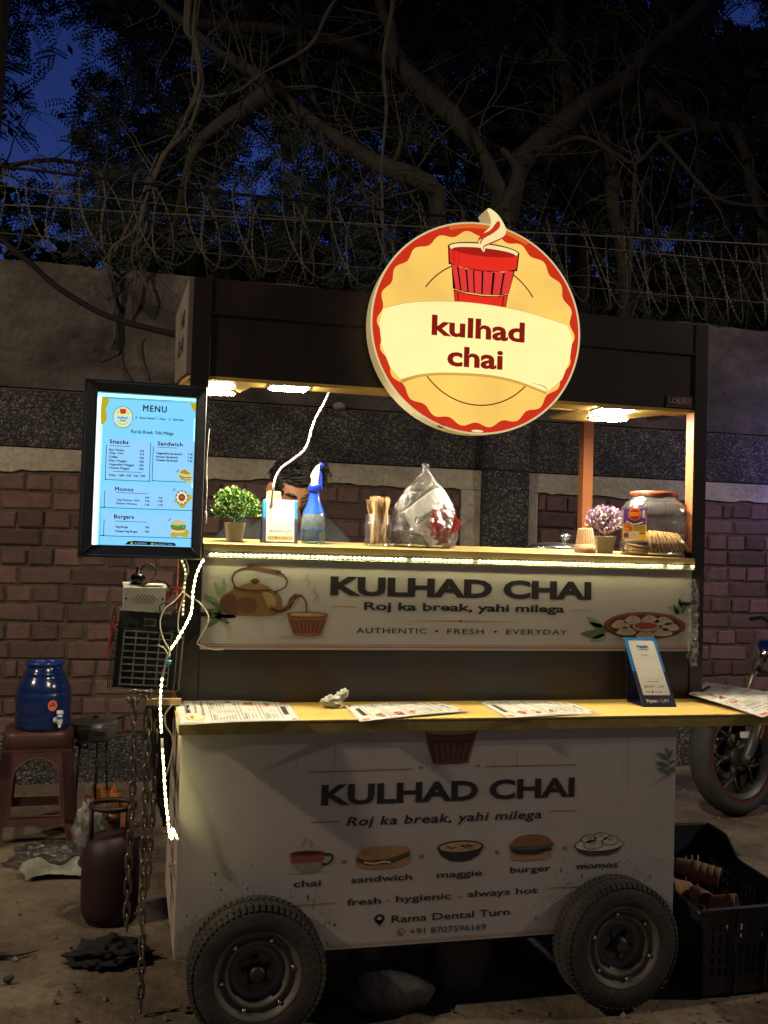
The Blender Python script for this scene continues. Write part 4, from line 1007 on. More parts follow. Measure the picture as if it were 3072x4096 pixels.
    p.ring(X(-.1588), Z(1.7172), .0022, .0024, .001, NV, 4); p.poly([(X(-.1607),Z(1.7158)),(X(-.1569),Z(1.7158)),(X(-.1588),Z(1.7118))], NV, 4)
    p.txt('Rama Dental T - Point', X(-.1488), X(-.0731), Z(1.7133), .0058, NV, 4, bold=.03); p.ring(X(-.0612), Z(1.7155), .0036, .0038, .0008, NV, 4); p.txt('8am-9pm', X(-.0506), X(-.0174), Z(1.7138), .0058, NV, 4, bold=.03)
    p.txt('Roj ka Break, Yahi Milega', X(-.1723), X(-.0477), Z(1.6690), .0095, NV, 4, bold=.02, shear=.08)
    def card(a, c, d, e): p.line([(X(a),Z(e-.02)),(X(a),Z(d+.008)),(X(a+.002),Z(d+.002)),(X(a+.008),Z(d)),(X(c-.008),Z(d)),(X(c-.002),Z(d+.002)),(X(c),Z(d+.008)),(X(c),Z(e-.008))], .0017, LINE, 4, 3); p.poly([(X(a),Z(d+.004)),(X(c),Z(d+.004)),(X(c),Z(e)),(X(a),Z(e))], BG2, 3)
    card(-.2415, -.1140, 1.526, 1.650); card(-.1057, .0165, 1.5285, 1.6525); card(-.2415, .0165, 1.4425, 1.512); card(-.2400, .0165, 1.3585, 1.4275)
    def hd(s_, a, c, z): p.txt(s_, X(a), X(c), Z(z), .0112, NV, 5, bold=.03, space=1.1)
    hd('Snacks', -.2333, -.1784, 1.6347); hd('Sandwich', -.0939, -.0193, 1.6363); hd('Momos', -.2121, -.1596, 1.4936); hd('Burgers', -.2122, -.1543, 1.4116)
    for a, c, z in ((-.2325,-.1732,1.6276),(-.0949,-.0357,1.6303),(-.2094,-.1157,1.4884),(-.2086,-.115,1.4032),(-.2211,-.1354,1.5514)): p.line([(X(a),Z(z)),(X(c),Z(z))], .0014, LINE, 5)
    def it(s_, a, c, z, h=.0058): p.txt(s_, X(a), X(c), Z(z), h, NV, 5, bold=.035)
    for s_, c, z, pr in (('Bun Maska',-.1910,1.6128,'₹25'),('Chai',-.2155,1.6027,'₹15'),('Coffee',-.2080,1.5916,'₹20'),('Plain Maggie',-.182,1.5805,'₹40'),('Vegetable Maggie',-.160,1.5695,'₹50'),('Cheese Maggie',-.173,1.5589,'₹60')):
        it(s_, -.2330, c, z); it(pr, -.1450, -.1322, z+.0003)
    it('Poha', -.2308, -.212, 1.5370); it('Half - ₹30', -.203, -.167, 1.5375); it('Full - ₹50', -.160, -.1262, 1.538)
    p.rect(X(-.2095), X(-.1925), Z(1.6030), Z(1.6082), glow('#2fa06a', .7), 5); p.txt('NEW ITEM', X(-.208), X(-.194), Z(1.6042), .0030, glow('#bff0d8', .9), 6)
    for s_, c, z, pr in (('Vegetable Sandwich',-.0204,1.6095,'₹ 40'),('Paneer Sandwich',-.032,1.5988,'₹ 50'),('Cheese Sandwich',-.032,1.5888,'₹ 60')): it(s_, -.0970, c, z); it(pr, -.0027, .0112, z+.001)
    it('Veg Momos', -.2069, -.1609, 1.4642); p.rect(X(-.1565), X(-.1395), Z(1.4645), Z(1.4697), glow('#2fa06a', .7), 5); p.txt('NEW ITEM', X(-.155), X(-.141), Z(1.4657), .0030, glow('#bff0d8', .9), 6)
    it('Paneer Momos', -.2064, -.1478, 1.4536); it('Half', -.124, -.1115, 1.4745, .005); it('Full', -.0845, -.074, 1.4752, .005)
    it('₹ 30', -.1247, -.1116, 1.4636); it('₹ 50', -.0859, -.072, 1.4644); it('₹ 40', -.1242, -.111, 1.4520); it('₹ 70', -.0857, -.0718, 1.4525)
    it('Veg Burger', -.2079, -.1689, 1.3838); it('₹40', -.1206, -.109, 1.3845); it('Cheese Veg Burger', -.2074, -.1417, 1.3708); it('₹60', -.1206, -.109, 1.3715)
    def ticks(x, z): 
        for a, r0, r1 in ((100,.004,.010),(130,.004,.0105),(165,.004,.010)): p.line([(X(x)+r0*math.cos(R(a)),Z(z)+r0*math.sin(R(a))),(X(x)+r1*math.cos(R(a)),Z(z)+r1*math.sin(R(a)))], .0014, LINE, 5)
    ticks(-.0265, 1.5565); ticks(-.036, 1.4995); ticks(-.046, 1.408)
    # pictures
    p.poly([(X(-.0275),Z(1.556)),(X(-.0105),Z(1.5685)),(X(.0088),Z(1.5555)),(X(.0120),Z(1.5395)),(X(.008),Z(1.5265)),(X(-.012),Z(1.5315)),(X(-.0285),Z(1.5425))], glow('#dfe0a0', .9), 5, 3)
    p.poly([(X(-.0275),Z(1.556)),(X(-.0105),Z(1.5685)),(X(.0088),Z(1.5535)),(X(-.008),Z(1.551))], glow('#c9a83c', .8), 6)
    for k in range(5): p.line([(X(-.022+.006*k),Z(1.5585-.001*k)),(X(-.014+.005*k),Z(1.564-.0022*k))], .0011, glow('#8a6a1e', .6), 7)
    p.line([(X(-.027),Z(1.548)),(X(-.01),Z(1.5425)),(X(.010),Z(1.5445))], .0028, glow('#6c8a2a', .7), 6, 4); p.line([(X(-.026),Z(1.5435)),(X(-.008),Z(1.5375)),(X(.010),Z(1.5385))], .0026, glow('#c65a2a', .8), 6, 4); p.line([(X(-.022),Z(1.5385)),(X(-.006),Z(1.5325)),(X(.009),Z(1.5325))], .0022, glow('#a98a35', .8), 6, 4)
    p.poly([(X(-.040),Z(1.4665)),(X(-.030),Z(1.4655)),(X(-.02),Z(1.452)),(X(-.008),Z(1.451)),(X(.002),Z(1.468)),(X(.0125),Z(1.478)),(X(.011),Z(1.489)),(X(-.002),Z(1.49)),(X(-.03),Z(1.478))], YB, 5, 4)
    p.ell(X(-.0162), Z(1.4815), .0190, .0212, glow('#6a4428', .6), 6)
    for k in range(10):
        a = 2*math.pi*k/10; p.ell(X(-.0162)+.0135*math.cos(a), Z(1.4815)+.0152*math.sin(a), .0044, .0050, glow('#f1efc2', .92), 7, n=12)
    p.ell(X(-.0162), Z(1.4815), .0068, .0076, glow('#b5402a', .8), 8); p.ell(X(-.0162), Z(1.4822), .0048, .0052, glow('#d8603c', .85), 9)
    p.poly([(X(-.0440),Z(1.372)),(X(-.0435),Z(1.362)),(X(-.03),Z(1.361)),(X(-.02),Z(1.365)),(X(.002),Z(1.361)),(X(.0070),Z(1.370)),(X(.005),Z(1.384)),(X(-.02),Z(1.384))], YB, 5, 4)
    p.poly([(X(-.0440),Z(1.3985)),(X(-.040),Z(1.409)),(X(-.0235),Z(1.4136)),(X(-.008),Z(1.409)),(X(-.0035),Z(1.3985)),(X(-.0235),Z(1.396))], glow('#d8cc8e', .9), 6, 3)
    p.poly([(X(-.044),Z(1.398)),(X(-.0235),Z(1.3965)),(X(-.003),Z(1.3985)),(X(-.0025),Z(1.3885)),(X(-.02),Z(1.3855)),(X(-.0445),Z(1.3885))], glow('#4f9a3a', .75), 7, 2)
    p.poly([(X(-.0425),Z(1.389)),(X(-.0235),Z(1.386)),(X(-.004),Z(1.389)),(X(-.005),Z(1.3835)),(X(-.0235),Z(1.381)),(X(-.042),Z(1.384))], glow('#a8763a', .75), 8, 2)
    p.poly([(X(-.044),Z(1.384)),(X(-.0235),Z(1.3815)),(X(-.0035),Z(1.384)),(X(-.006),Z(1.3765)),(X(-.0235),Z(1.3738)),(X(-.041),Z(1.3765))], glow('#e6dca2', .92), 7, 2)
    rnd = random.Random(8)
    for k in range(14): p.ell(X(-.0235)+rnd.uniform(-.016,.016), Z(1.406)+rnd.uniform(-.004,.006), .0009, .0007, glow('#a98e46', .8), 9, n=6)
    for k in range(10): p.ell(X(-.0235)+rnd.uniform(-.018,.018), Z(1.3925)+rnd.uniform(-.003,.003), .0022, .0014, glow('#8fc95e', .85), 9, n=7)
    p.poly([(X(-.1775),Z(1.3345)),(X(-.1690),Z(1.3435)),(X(-.150),Z(1.3462)),(X(-.0335),Z(1.3435)),(X(-.0262),Z(1.3345))], LINE, 5)
    p.ell(X(-.1585), Z(1.3388), .0036, .0037, YB, 6); p.ell(X(-.0985), Z(1.3385), .0036, .0037, YB, 6)
    p.txt('+91 8707596169', X(-.1520), X(-.1150), Z(1.3362), .0052, glow('#b8cfe4', .8), 6); p.txt('Rama Dental T - Point', X(-.092), X(-.0385), Z(1.3360), .0050, glow('#b8cfe4', .8), 6)
    p.build('lit_sheet', t)
menu_board()

# ================================================================ things on the shelf
def shelf_z(y): return 1.343+(y-.279)/.341*.0195
def shelf_at(x, y): return (x, y, shelf_z(y)-.0005)
CLEAR = mat('clear_plastic', rough=.13, trans=(.93,.95,.95), spec=.30, bump=.45, bscale=40, milk=.05)
FOILW = mat('crinkled_film', rough=.10, trans=(.90,.90,.90), spec=.36, bump=1.0, bscale=60, milk=.05)
CLAY = mat('fired_clay', (.50,.30,.16), .8, col2=(.38,.21,.11), vscale=18, bump=.25, bscale=120)
POTW = mat('cream_ceramic', (.80,.74,.56), .4, var=.08)
def leaf_ball(name, parent, n, rad, cz, mats, seed, size, flat=.8):
    rnd = random.Random(seed); b = MB()
    for i in range(n):
        d = Vector((rnd.gauss(0,1), rnd.gauss(0,1), rnd.gauss(.25,1))).normalized()
        if d.z < -.45: continue
        rr = rnd.uniform(.62, 1.04); lump = 1+.14*noise.noise(d*2.6+Vector((seed,0,0)))
        c = Vector((d.x*rad[0]*rr*lump, d.y*rad[1]*rr*lump, cz+d.z*rad[2]*rr*lump))
        m_ = mats[int(rnd.random()**1.0*len(mats)) % len(mats)]
        for k in range(6):
            a = d+Vector((rnd.gauss(0,.7), rnd.gauss(0,.7), rnd.gauss(0,.7))); a.normalize()
            s_ = a.cross(Vector((rnd.gauss(0,1), rnd.gauss(0,1), rnd.gauss(0,1)))).normalized(); L = size*rnd.uniform(.6, 1.25)
            b.add([c, c+a*L*.5+s_*L*.28, c+a*L, c+a*L*.5-s_*L*.28], [(0,1,2,3)], m_)
    return b.build(name, parent)
def stems(name, parent, n, z0, z1, spread, mm, seed):
    rnd = random.Random(seed); b = MB()
    for i in range(n):
        a = rnd.uniform(0, 6.28); q = spread*rnd.uniform(.3, 1)
        b.tube(spline([(0,0,z0),(q*.25*math.cos(a),q*.25*math.sin(a),(z0+z1)/2),(q*math.cos(a),q*math.sin(a),z1)], 3), .0009, mm, 4, cap=False)
    return b.build(name, parent)
SOIL = mat('dark_moss', (.02,.018,.012), .9)
t = thing('potted_plant', 'small leafy green artificial plant in a square white pot on the shelf', 'plant', shelf_at(0.1658,0.450), R(6))
b = MB(); b.lathe([(.022,0),(.0235,.002),(.031,.058),(.0325,.062),(.030,.062),(.028,.055)], (0,0,0), POTW, 32, 'z', sq=6, a0=math.pi/4*0); b.build('pot', t)
b = MB(); b.lathe([(0,.0555),(.0285,.0555)], (0,0,0), SOIL, 24, 'z', sq=6); b.build('soil', t)
G1 = mat('leaf_green_dark', (.05,.14,.03), .5); G2 = mat('leaf_green', (.16,.30,.05), .5); G3 = mat('leaf_lime', (.36,.42,.07), .5); G4 = mat('leaf_teal', (.12,.26,.14), .5)
leaf_ball('foliage', t, 560, (.073,.06,.062), .108, [G1,G2,G2,G3,G4,G2], 3, .0115)
stems('stem', t, 26, .055, .088, .06, G1, 4)
t = thing('flower_pot', 'small ball of lilac artificial flowers in a cream pot beside the cookie jar', 'plant', shelf_at(1.4814,0.450), R(-5))
b = MB(); b.lathe([(.0225,0),(.024,.002),(.0335,.056),(.0345,.060),(.032,.060),(.030,.053)], (0,0,0), POTW, 32, 'z', sq=5); b.build('pot', t)
b = MB(); b.lathe([(0,.0535),(.030,.0535)], (0,0,0), SOIL, 24, 'z', sq=5); b.build('soil', t)
L1 = mat('petal_lilac', (.42,.22,.50), .5); L2 = mat('petal_pale', (.68,.52,.62), .5); L3 = mat('petal_cream', (.66,.56,.36), .5); L4 = mat('petal_mauve', (.30,.15,.34), .5)
leaf_ball('blossom', t, 430, (.066,.055,.056), .110, [L1,L2,L1,L3,L2,L4], 9, .0105)
stems('stem', t, 30, .053, .085, .055, mat('brown_stem', (.25,.12,.08), .6), 5)

# payment stand: the code itself is left out
def stand_small():
    t = thing('payment_stand', 'short blue and dark payment stand with a white card on the shelf', 'stand', shelf_at(0.3106,0.430), R(2))
    BL = mat('sky_blue_card', (.05,.30,.62), .4); NAVY = mat('navy_card', (.045,.05,.11), .35)
    b = MB()
    b.hexa([(-.060,0,0),(.060,0,0),(.060,.045,0),(-.060,.045,0)], [(-.0592,.006,.078),(.0592,.006,.078),(.0592,.030,.078),(-.0592,.030,.078)], NAVY)
    b.build('base', t, bevel=.004)
    b = MB(); b.hexa([(-.0592,.006,.0785),(.0592,.006,.0785),(.0592,.030,.0785),(-.0592,.030,.0785)], [(-.0575,.011,.144),(.0575,.011,.144),(.0575,.020,.144),(-.0575,.020,.144)], BL); b.build('top', t, bevel=.004)
    th = math.atan2(.012, .146); V = Vector((0, math.sin(th), math.cos(th)))
    p = Pan((0,-.0012,0), (1,0,0), V)
    CW = mat('cream_sticker', (.82,.77,.66), .45, var=.1, vscale=25)
    p.poly([(-.0455,.006),(.047,.006),(.0475,.010),(.0455,.143),(-.0455,.1425),(-.0462,.010)], CW, 1)
    p.txt('Accepted Here', -.014, .014, .1375, .003, K, 2); p.txt('UPI payments accepted here', -.021, .021, .0555, .0025, K, 2)
    p.txt('BHIM', -.036, .006, .036, .0085, K, 2, shear=.2); p.poly([(.007,.036),(.0105,.040),(.009,.0445)], K, 2); p.txt('UPI', .014, .036, .036, .0085, K, 2, shear=.2); p.poly([(.037,.036),(.0405,.040),(.039,.0445)], K, 2)
    p.rect(-.042, .044, .0125, .0255, ink('#c9b472'), 2); p.txt('PAYTM', -.037, -.020, .017, .0045, K, 3, bold=.01); p.ell(-.0125, .019, .003, .003, K, 3); p.txt('db', -.005, .002, .017, .004, K, 3, bold=.02); p.txt('RuPay', .007, .025, .017, .0042, K, 3, bold=.012, shear=.2); p.txt('UPI', .032, .041, .017, .004, ink('#8a8060'), 3)
    for x0, z0, w_ in ((-.032,.066,.066),): p.rrect(x0, x0+w_, z0, z0+.062, .002, .0008, ink('#a49a86'), 2)
    p.build('card', t)
stand_small()
def clay_cup_mesh():
    b = MB(); n = 96; vs = []; prof = [(.0,.0006),(.0205,.0),(.0225,.001),(.0235,.004),(.0305,.052),(.0312,.056),(.0335,.057),(.0350,.082),(.0338,.084),(.0322,.083),(.030,.058),(.0215,.006),(0,.005)]
    fs = []
    for i, (r_, h) in enumerate(prof):
        for k in range(n):
            a = 2*math.pi*k/n; q = r_*(1+(.05*math.cos(22*a) if 3 <= i <= 4 else 0)); vs.append((q*math.cos(a), q*math.sin(a), h))
    for i in range(len(prof)-1):
        for k in range(n): fs.append((i*n+k, i*n+(k+1)%n, (i+1)*n+(k+1)%n, (i+1)*n+k))
    b.add(vs, fs, CLAY, True); return b
cup0 = clay_cup_mesh().build('clay_cup'); cup0.location = (1.3900,.42,shelf_z(.42)+.0865); cup0.rotation_euler = (R(180), 0, R(3)); cup0.scale = (1.06,1.06,1.03)
tag(cup0, 'ribbed clay cup standing upside down on the shelf beside the lilac flowers', 'clay cup')
c2 = copy_tree(cup0, None, (.299,.52,1.5255), (R(180),0,0), 'clay cup upside down on a stack behind the short payment stand, only its foot showing'); c2.scale = (.95,.95,.95)
c3 = copy_tree(cup0, None, (.299,.52,1.467), (R(180),0,R(40)), 'clay cup hidden below the other in the stack behind the short payment stand'); c3.scale = (.95,.95,.95)
c4 = copy_tree(cup0, None, (.299,.52,1.440), (R(180),0,R(70)), 'lowest clay cup of the stack behind the short payment stand'); c4.scale = (.95,.95,.95)

def spray_bottle():
    t = thing('spray_bottle', 'clear blue spray bottle with a white and blue trigger head', 'spray bottle', shelf_at(0.4277,0.470), R(-4))
    BT = mat('blue_tint_plastic', rough=.08, trans=(.30,.52,.95), spec=.28, bump=.2, bscale=12, milk=.22); BD = mat('deep_blue_plastic', (.01,.035,.42), .3); WP = mat('white_plastic', (.75,.72,.66), .35)
    BT2 = mat('clear_blue_plastic', rough=.08, trans=(.66,.82,.97), spec=.26, bump=.2, bscale=12, milk=.16)
    def flute(r_, h): return (r_, h)
    b = MB(); b.lathe([(.034,0),(.038,.003),(.0415,.02),(.0435,.042)], (0,0,0), BT2, 36, open_top=True); b.lathe([(.0437,.042),(.0445,.046),(.0437,.050)], (0,0,0), BT, 36, open_top=True)
    b.lathe([(.0437,.050),(.0440,.062),(.0415,.082),(.037,.100)], (0,0,0), BT2, 36, open_top=True)
    b.build('bottle', t)
    b = MB(); b.lathe([(.0372,.100),(.031,.116),(.0245,.132),(.0195,.150),(.0175,.165),(.0172,.172)], (0,0,0), mat('blue_fade_plastic', (.015,.07,.55), .25), 36, open_top=True); b.build('shoulder', t)
    b = MB(); b.lathe([(.0,.0345),(.040,.0345)], (0,0,0), mat('water_top', rough=.05, trans=(.55,.75,.95), spec=.3), 30); b.build('water', t)
    b = MB(); b.lathe([(.0178,.172),(.0205,.174),(.0200,.196),(.016,.198),(.0,.198)], (0,0,0), BD, 28); 
    for k in range(28):
        a = 6.283*k/28; b.box(-.0008,.0008,.0200,.0212,.176,.193, BD, Matrix.Rotation(a,4,'Z'))
    b.build('collar', t)
    b = MB(); b.prism([(-.0125,-.008,.198),(.0095,-.008,.198),(.0095,-.008,.214),(.0125,-.008,.232),(.013,-.008,.260),(.0125,-.008,.266),(.004,-.008,.262),(-.007,-.008,.246),(-.0155,-.008,.225),(-.0115,-.008,.216)][::-1], (0,.016,0), WP); b.build('head', t, bevel=.002)
    b = MB(); b.ball((.0205,0,.2635), (.0098,.0085,.0092), BD, 14, 10); b.box(.012,.022,-.005,.005,.248,.262,mat('dark_nozzle',(.01,.01,.05),.4)); b.build('nozzle', t)
    b = MB(); b.prism([(.0105,-.005,.242),(.0195,-.005,.244),(.0235,-.005,.216),(.0255,-.005,.180),(.0175,-.005,.180),(.0125,-.005,.205)][::-1], (0,.01,0), mat('blue_trigger', (.02,.05,.62), .3)); b.build('trigger', t, bevel=.0015)
    b = MB(); b.tube(spline([(0,0,.17),(-.002,0,.12),(-.002,0,.08),(.006,0,.04),(.018,0,.006)], 5), .0024, mat('dip_tube', (.06,.25,.62), .4), 8); b.build('dip_tube', t)
spray_bottle()
def fork_jar():
    t = thing('plastic_jar', 'clear ribbed plastic jar full of wooden forks on the shelf', 'jar', shelf_at(0.6454,0.450))
    b = MB(); b.lathe([(.040,0),(.0445,.003),(.0462,.03),(.0462,.070),(.0445,.078),(.043,.0815)], (0,0,0), CLEAR, 40, open_top=True)
    for z in (.083,.0895,.096,.102): b.lathe([(.0435,z-.003),(.0452,z),(.0435,z+.003)], (0,0,0), CLEAR, 40, open_top=True)
    b.build('body', t)
    WD = mat('birch_wood', (.62,.42,.21), .6, var=.15, vscale=30)
    f = MB(); L = .153
    f.add([(-.0042,-.0008,0),(.0042,-.0008,0),(.0042,-.0008,.112),(.0068,-.0008,.128),(.0066,-.0008,L),(.0042,-.0008,L),(.0040,-.0008,.134),(.0018,-.0008,.134),(.0016,-.0008,L-.001),(-.0010,-.0008,L-.001),(-.0012,-.0008,.134),(-.0036,-.0008,.134),(-.0040,-.0008,L),(-.0066,-.0008,L),(-.0068,-.0008,.128),(-.0042,-.0008,.112)], [list(range(16))], WD)
    q = list(f.v); f.add([(x,.0008,z) for x,y,z in q], [list(range(16))[::-1]], WD); f.add(q+[(x,.0008,z) for x,y,z in q], [(i,16+i,16+(i+1)%16,(i+1)%16) for i in range(16)], WD)
    f0 = f.build('wooden_fork'); rnd = random.Random(12)
    for i in range(30):
        o = f0 if i == 0 else copy_tree(f0)
        a = rnd.uniform(0, 6.28); rr = .030*math.sqrt(rnd.random()); lean = rnd.uniform(-.22, .22)
        o.location = (.6454+rr*math.cos(a)*.95, .45+rr*math.sin(a), shelf_z(.45)+.004+rnd.uniform(0,.012)); o.rotation_euler = (rnd.uniform(-.06,.06), lean if abs(rr*math.cos(a)+lean*.13) < .036 else -lean, rnd.uniform(-.9,.9))
        tag(o, 'wooden fork standing tines up among the others in the clear jar', 'fork', 'wooden forks in the clear jar')
fork_jar()

def napkin_bag():
    t = thing('plastic_bag', 'peaked clear plastic bag holding silver paper plates and a red and white pack', 'bag', shelf_at(0.8108,0.455))
    rnd = random.Random(21); n = 96; prof = [(0,.0),(.085,.001),(.100,.012),(.107,.04),(.106,.075),(.098,.12),(.076,.17),(.046,.215),(.020,.25),(.009,.268),(.012,.282),(.004,.288)]
    prof = [(q.x, q.y) for q in spline([(a_, c_, 0) for a_, c_ in prof], 4)]; vs = []; N = len(prof)
    for i, (r_, h) in enumerate(prof):
        for k in range(n):
            a = 2*math.pi*k/n; w = 1+(.13*noise.noise(Vector((math.cos(a)*2.2, math.sin(a)*2.2, h*14)))+.10*noise.noise(Vector((math.cos(a)*6, math.sin(a)*6, h*22)))+.03*noise.noise(Vector((math.cos(a)*16, math.sin(a)*16, h*60))))*(.3+min(1,h*8)); px = .006*(h/.28)**1
            vs.append((r_*w*math.cos(a)*1.08-.004*(h/.288)+px*0, r_*w*math.sin(a)*.58, h))
    b = MB(); b.add(vs, [(i*n+k, i*n+(k+1)%n, (i+1)*n+(k+1)%n, (i+1)*n+k) for i in range(N-1) for k in range(n)], FOILW, True); b.build('film', t)
    # silver plates leaning at the left
    SILV = mat('silver_foil_plate', (.60,.57,.48), .28, metal=.9, bump=.6, bscale=70)
    b = MB()
    for k in range(7):
        M = Matrix.Translation((-.045,-.006+.001*k,.012+.0055*k)) @ Matrix.Rotation(R(9), 4, 'Y') @ Matrix.Rotation(R(4), 4, 'X')
        b.lathe([(0,.0),(.036,.0),(.050,.004),(.054,.0045),(.050,.0055),(.036,.0012),(0,.0012)], (0,0,0), SILV, 30, M=M, wob=.0018)
    b.build('paper_plates', t)
    Mx = Matrix.Translation((.012,-.016,.099)) @ Matrix.Rotation(R(-7), 4, 'X') @ Matrix.Rotation(R(-38), 4, 'Y')
    PW = mat('white_pack', (.84,.82,.78), .4, var=.06)
    pk = Pan((0,-.0155,0), (1,0,0), (0,0,1))
    pk.box(-.055,.062,-.015,.015,-.066,.060, PW)
    RD = ink('#b81420'); RD2 = ink('#7c0c16'); DK = ink('#2a2026')
    rr = random.Random(3)
    for k in range(70):
        x = rr.uniform(-.03,.048); z = rr.uniform(-.062,.012)
        if x*.8 - z < .004: continue
        pk.poly([(x-.012,z-.012),(x+rr.uniform(-.004,.004),z-.004),(x+rr.uniform(-.012,.004),z+.016),(x+.006,z+.004),(x+.012,z+.012),(x+.012,z-.006),(x+.006,z-.014)], rr.choice([RD,RD,RD2]), 2+k*.2)
    pk.rect(.012, .0615, -.0655, -.034, RD, 1); pk.rect(.034, .0615, -.036, .006, RD, 1.5)
    pk.txt('Celebration', -.049, .044, .012, .0175, ink('#f1e2c0'), 8, bold=.06, rot=-8, shear=.15); pk.txt('Celebration', -.049, .044, .012, .0175, DK, 9, bold=.03, rot=-8, shear=.15)
    pk.txt('take away plates', -.020, .040, .0, .0055, ink('#8a4a3a'), 8, rot=-8)
    for a in (170, 200, 230, 260): pk.line([(-.040+.006*math.cos(R(a)),-.010+.006*math.sin(R(a))),(-.040+.015*math.cos(R(a)),-.010+.015*math.sin(R(a)))], .0022, ink('#a83a2a'), 8)
    pk.v = [tuple(Mx @ (Vector(q)*1.20)) for q in pk.v]
    pk.build('printed_pack', t)
    b = MB()
    for k in range(9):
        M = Matrix.Translation((.052+.002*k,-.004,.03)) @ Matrix.Rotation(R(30+7*k), 4, 'Y')
        b.lathe([(0,0),(.03,.0),(.04,.005),(.0385,.0058),(.03,.001),(0,.001)], (0,0,0), mat('red_paper', (.42,.03,.04), .5, var=.3, vscale=30) if k < 7 else SILV, 24, M=M, wob=.002)
    b.build('red_plates', t)
napkin_bag()

def cookie_jar():
    t = thing('cookie_jar', 'big clear jar of cookies with a red brown lid and purple label', 'jar', shelf_at(1.645,0.405), R(-24))
    b = MB(); pr = [(.095,.0),(.104,.004),(.112,.018),(.1165,.040),(.1145,.048),(.1095,.054),(.110,.062),(.1125,.066),(.110,.070),(.1125,.080),(.110,.084),(.1125,.094),(.110,.098),(.1125,.108),(.110,.112),(.1125,.124),(.115,.132),(.1155,.150),(.108,.170),(.095,.186),(.083,.196),(.079,.204)]
    b.lathe(pr, (0,0,0), CLEAR, 56, sq=3.6, open_top=True); b.build('body', t)
    b = MB(); b.lathe([(.080,.204),(.0825,.2045),(.083,.222),(.081,.2245),(.0,.2255)], (0,0,0), mat('red_brown_lid', (.20,.055,.025), .35), 48); 
    for z in (.208,.212,.216): b.lathe([(.083,z),(.0838,z+.001),(.083,z+.002)], (0,0,0), mat('red_brown_lid'), 48, open_top=True)
    b.build('lid', t)
    p = Pan((-.113,-.1135,0), Vector((1,-.06,0)), (0,0,1))
    LY = ink('#e3b92e'); LP = ink('#5a2a80'); LW = ink('#e8dcc0')
    p.rect(.0, .080, .060, .162, LP, 0); p.rect(0, .080, .052, .105, LY, 1); p.poly([(0,.105),(.080,.105),(.080,.128),(.04,.1),(0,.118)], LP, 1.5)
    p.ell(.040, .140, .0215, .022, ink('#f2c53a'), 2); p.ell(.040, .140, .0195, .020, ink('#c81f1c'), 3); p.rect(.024, .056, .134, .146, ink('#f0a030'), 4); p.txt('COOKIES', .0255, .0545, .137, .006, ink('#c81f1c'), 5, bold=.02)
    p.line([(.012,.115),(.04,.105),(.068,.113)], .004, LW, 4, 5); p.ell(.016, .100, .013, .012, ink('#c8702c'), 5); p.ell(.022, .090, .012, .010, ink('#b05a20'), 6); p.ell(.012, .086, .010, .008, ink('#d88838'), 7)
    for k in range(5): p.line([(.036,.0985-.004*k),(.076,.0985-.004*k)], .0018, ink('#6a5030'), 5)
    p.rect(.004,.018,.060,.074, LP, 6); p.rect(.056,.074,.071,.077, ink('#b02a20'), 6); p.rect(.022,.052,.060,.078, LW, 5); 
    for k in range(5): p.line([(.024,.075-.003*k),(.05,.075-.003*k)], .0009, K, 6)
    p.rrect(.002,.078,.054,.160,.003,.001, LY, 7); p.rect(.066,.074,.128,.154, ink('#c9b4dc'), 4)
    p.build('label', t)
    CK = mat('cookie', (.52,.30,.12), .8, col2=(.40,.21,.075), vscale=25, bump=.5, bscale=60)
    b = MB(); b.lathe([(0,-.005),(.036,-.005),(.0405,-.003),(.0415,0),(.0405,.003),(.036,.0055),(0,.006)], (0,0,0), CK, 30, wob=.0012); c0 = b.build('cookie'); rnd = random.Random(5)
    jx, jy, jz = 1.645, .405, shelf_z(.405); i = 0
    def put(x, y, z, rot):
        nonlocal i
        o = c0 if i == 0 else copy_tree(c0); i += 1
        ca, sa = math.cos(R(-24)), math.sin(R(-24)); o.location = (jx+x*ca-y*sa, jy+x*sa+y*ca, jz+z); o.rotation_euler = (rot[0], rot[1], R(-24))
        tag(o, 'round golden cookie packed with the others in the big square jar', 'cookie', 'cookies in the big square jar')
    for k in range(10): put(-.012+.0118*k, -.048, .046, (0, R(82-3*k), 0))
    for k in range(8): put(.0+.0125*k, .040, .046, (0, R(84-3*k), 0))
    for k in range(4): put(-.060, -.055, .008+.0125*k, (R(rnd.uniform(-8,8)), R(rnd.uniform(-10,10)), 0))
    for k in range(8): put(-.05+.0125*k, -.004, .046, (0, R(80-3*k), 0))
    for k in range(5): put(-.055, .035, .008+.0125*k, (R(rnd.uniform(-8,8)), R(rnd.uniform(-10,10)), 0))
cookie_jar()
def cooking_pot():
    t = thing('cooking_pot', 'steel cooking pot with a knobbed lid standing behind the shelf', 'pot', (1.423,.75,1.10))
    b = MB(); b.lathe([(.10,0),(.108,.004),(.110,.26),(.114,.264),(.108,.264)], (0,0,0), STEEL, 40, open_top=True); b.build('body', t)
    b = MB(); b.lathe([(.115,.264),(.116,.268),(.10,.276),(.05,.286),(.0,.288)], (0,0,0), STEEL, 40); b.build('lid', t)
    b = MB(); b.lathe([(.012,.286),(.014,.296),(.012,.300),(.024,.306),(.027,.314),(.024,.322),(.012,.327),(0,.328)], (.04,0,-.003), STEEL, 24); b.build('knob', t)
cooking_pot()
b = MB(); b.tube(spline([(.452,.40,1.853),(.440,.41,1.82),(.414,.42,1.765),(.402,.42,1.73),(.391,.42,1.683),(.377,.42,1.656),(.355,.42,1.636),(.332,.42,1.618),(.309,.42,1.600),(.298,.42,1.585),(.289,.42,1.566),(.284,.42,1.545),(.281,.425,1.515),(.28,.46,1.44),(.30,.6,1.39)], 5), .0040, mat('white_cable', (.72,.68,.62), .4), 8)
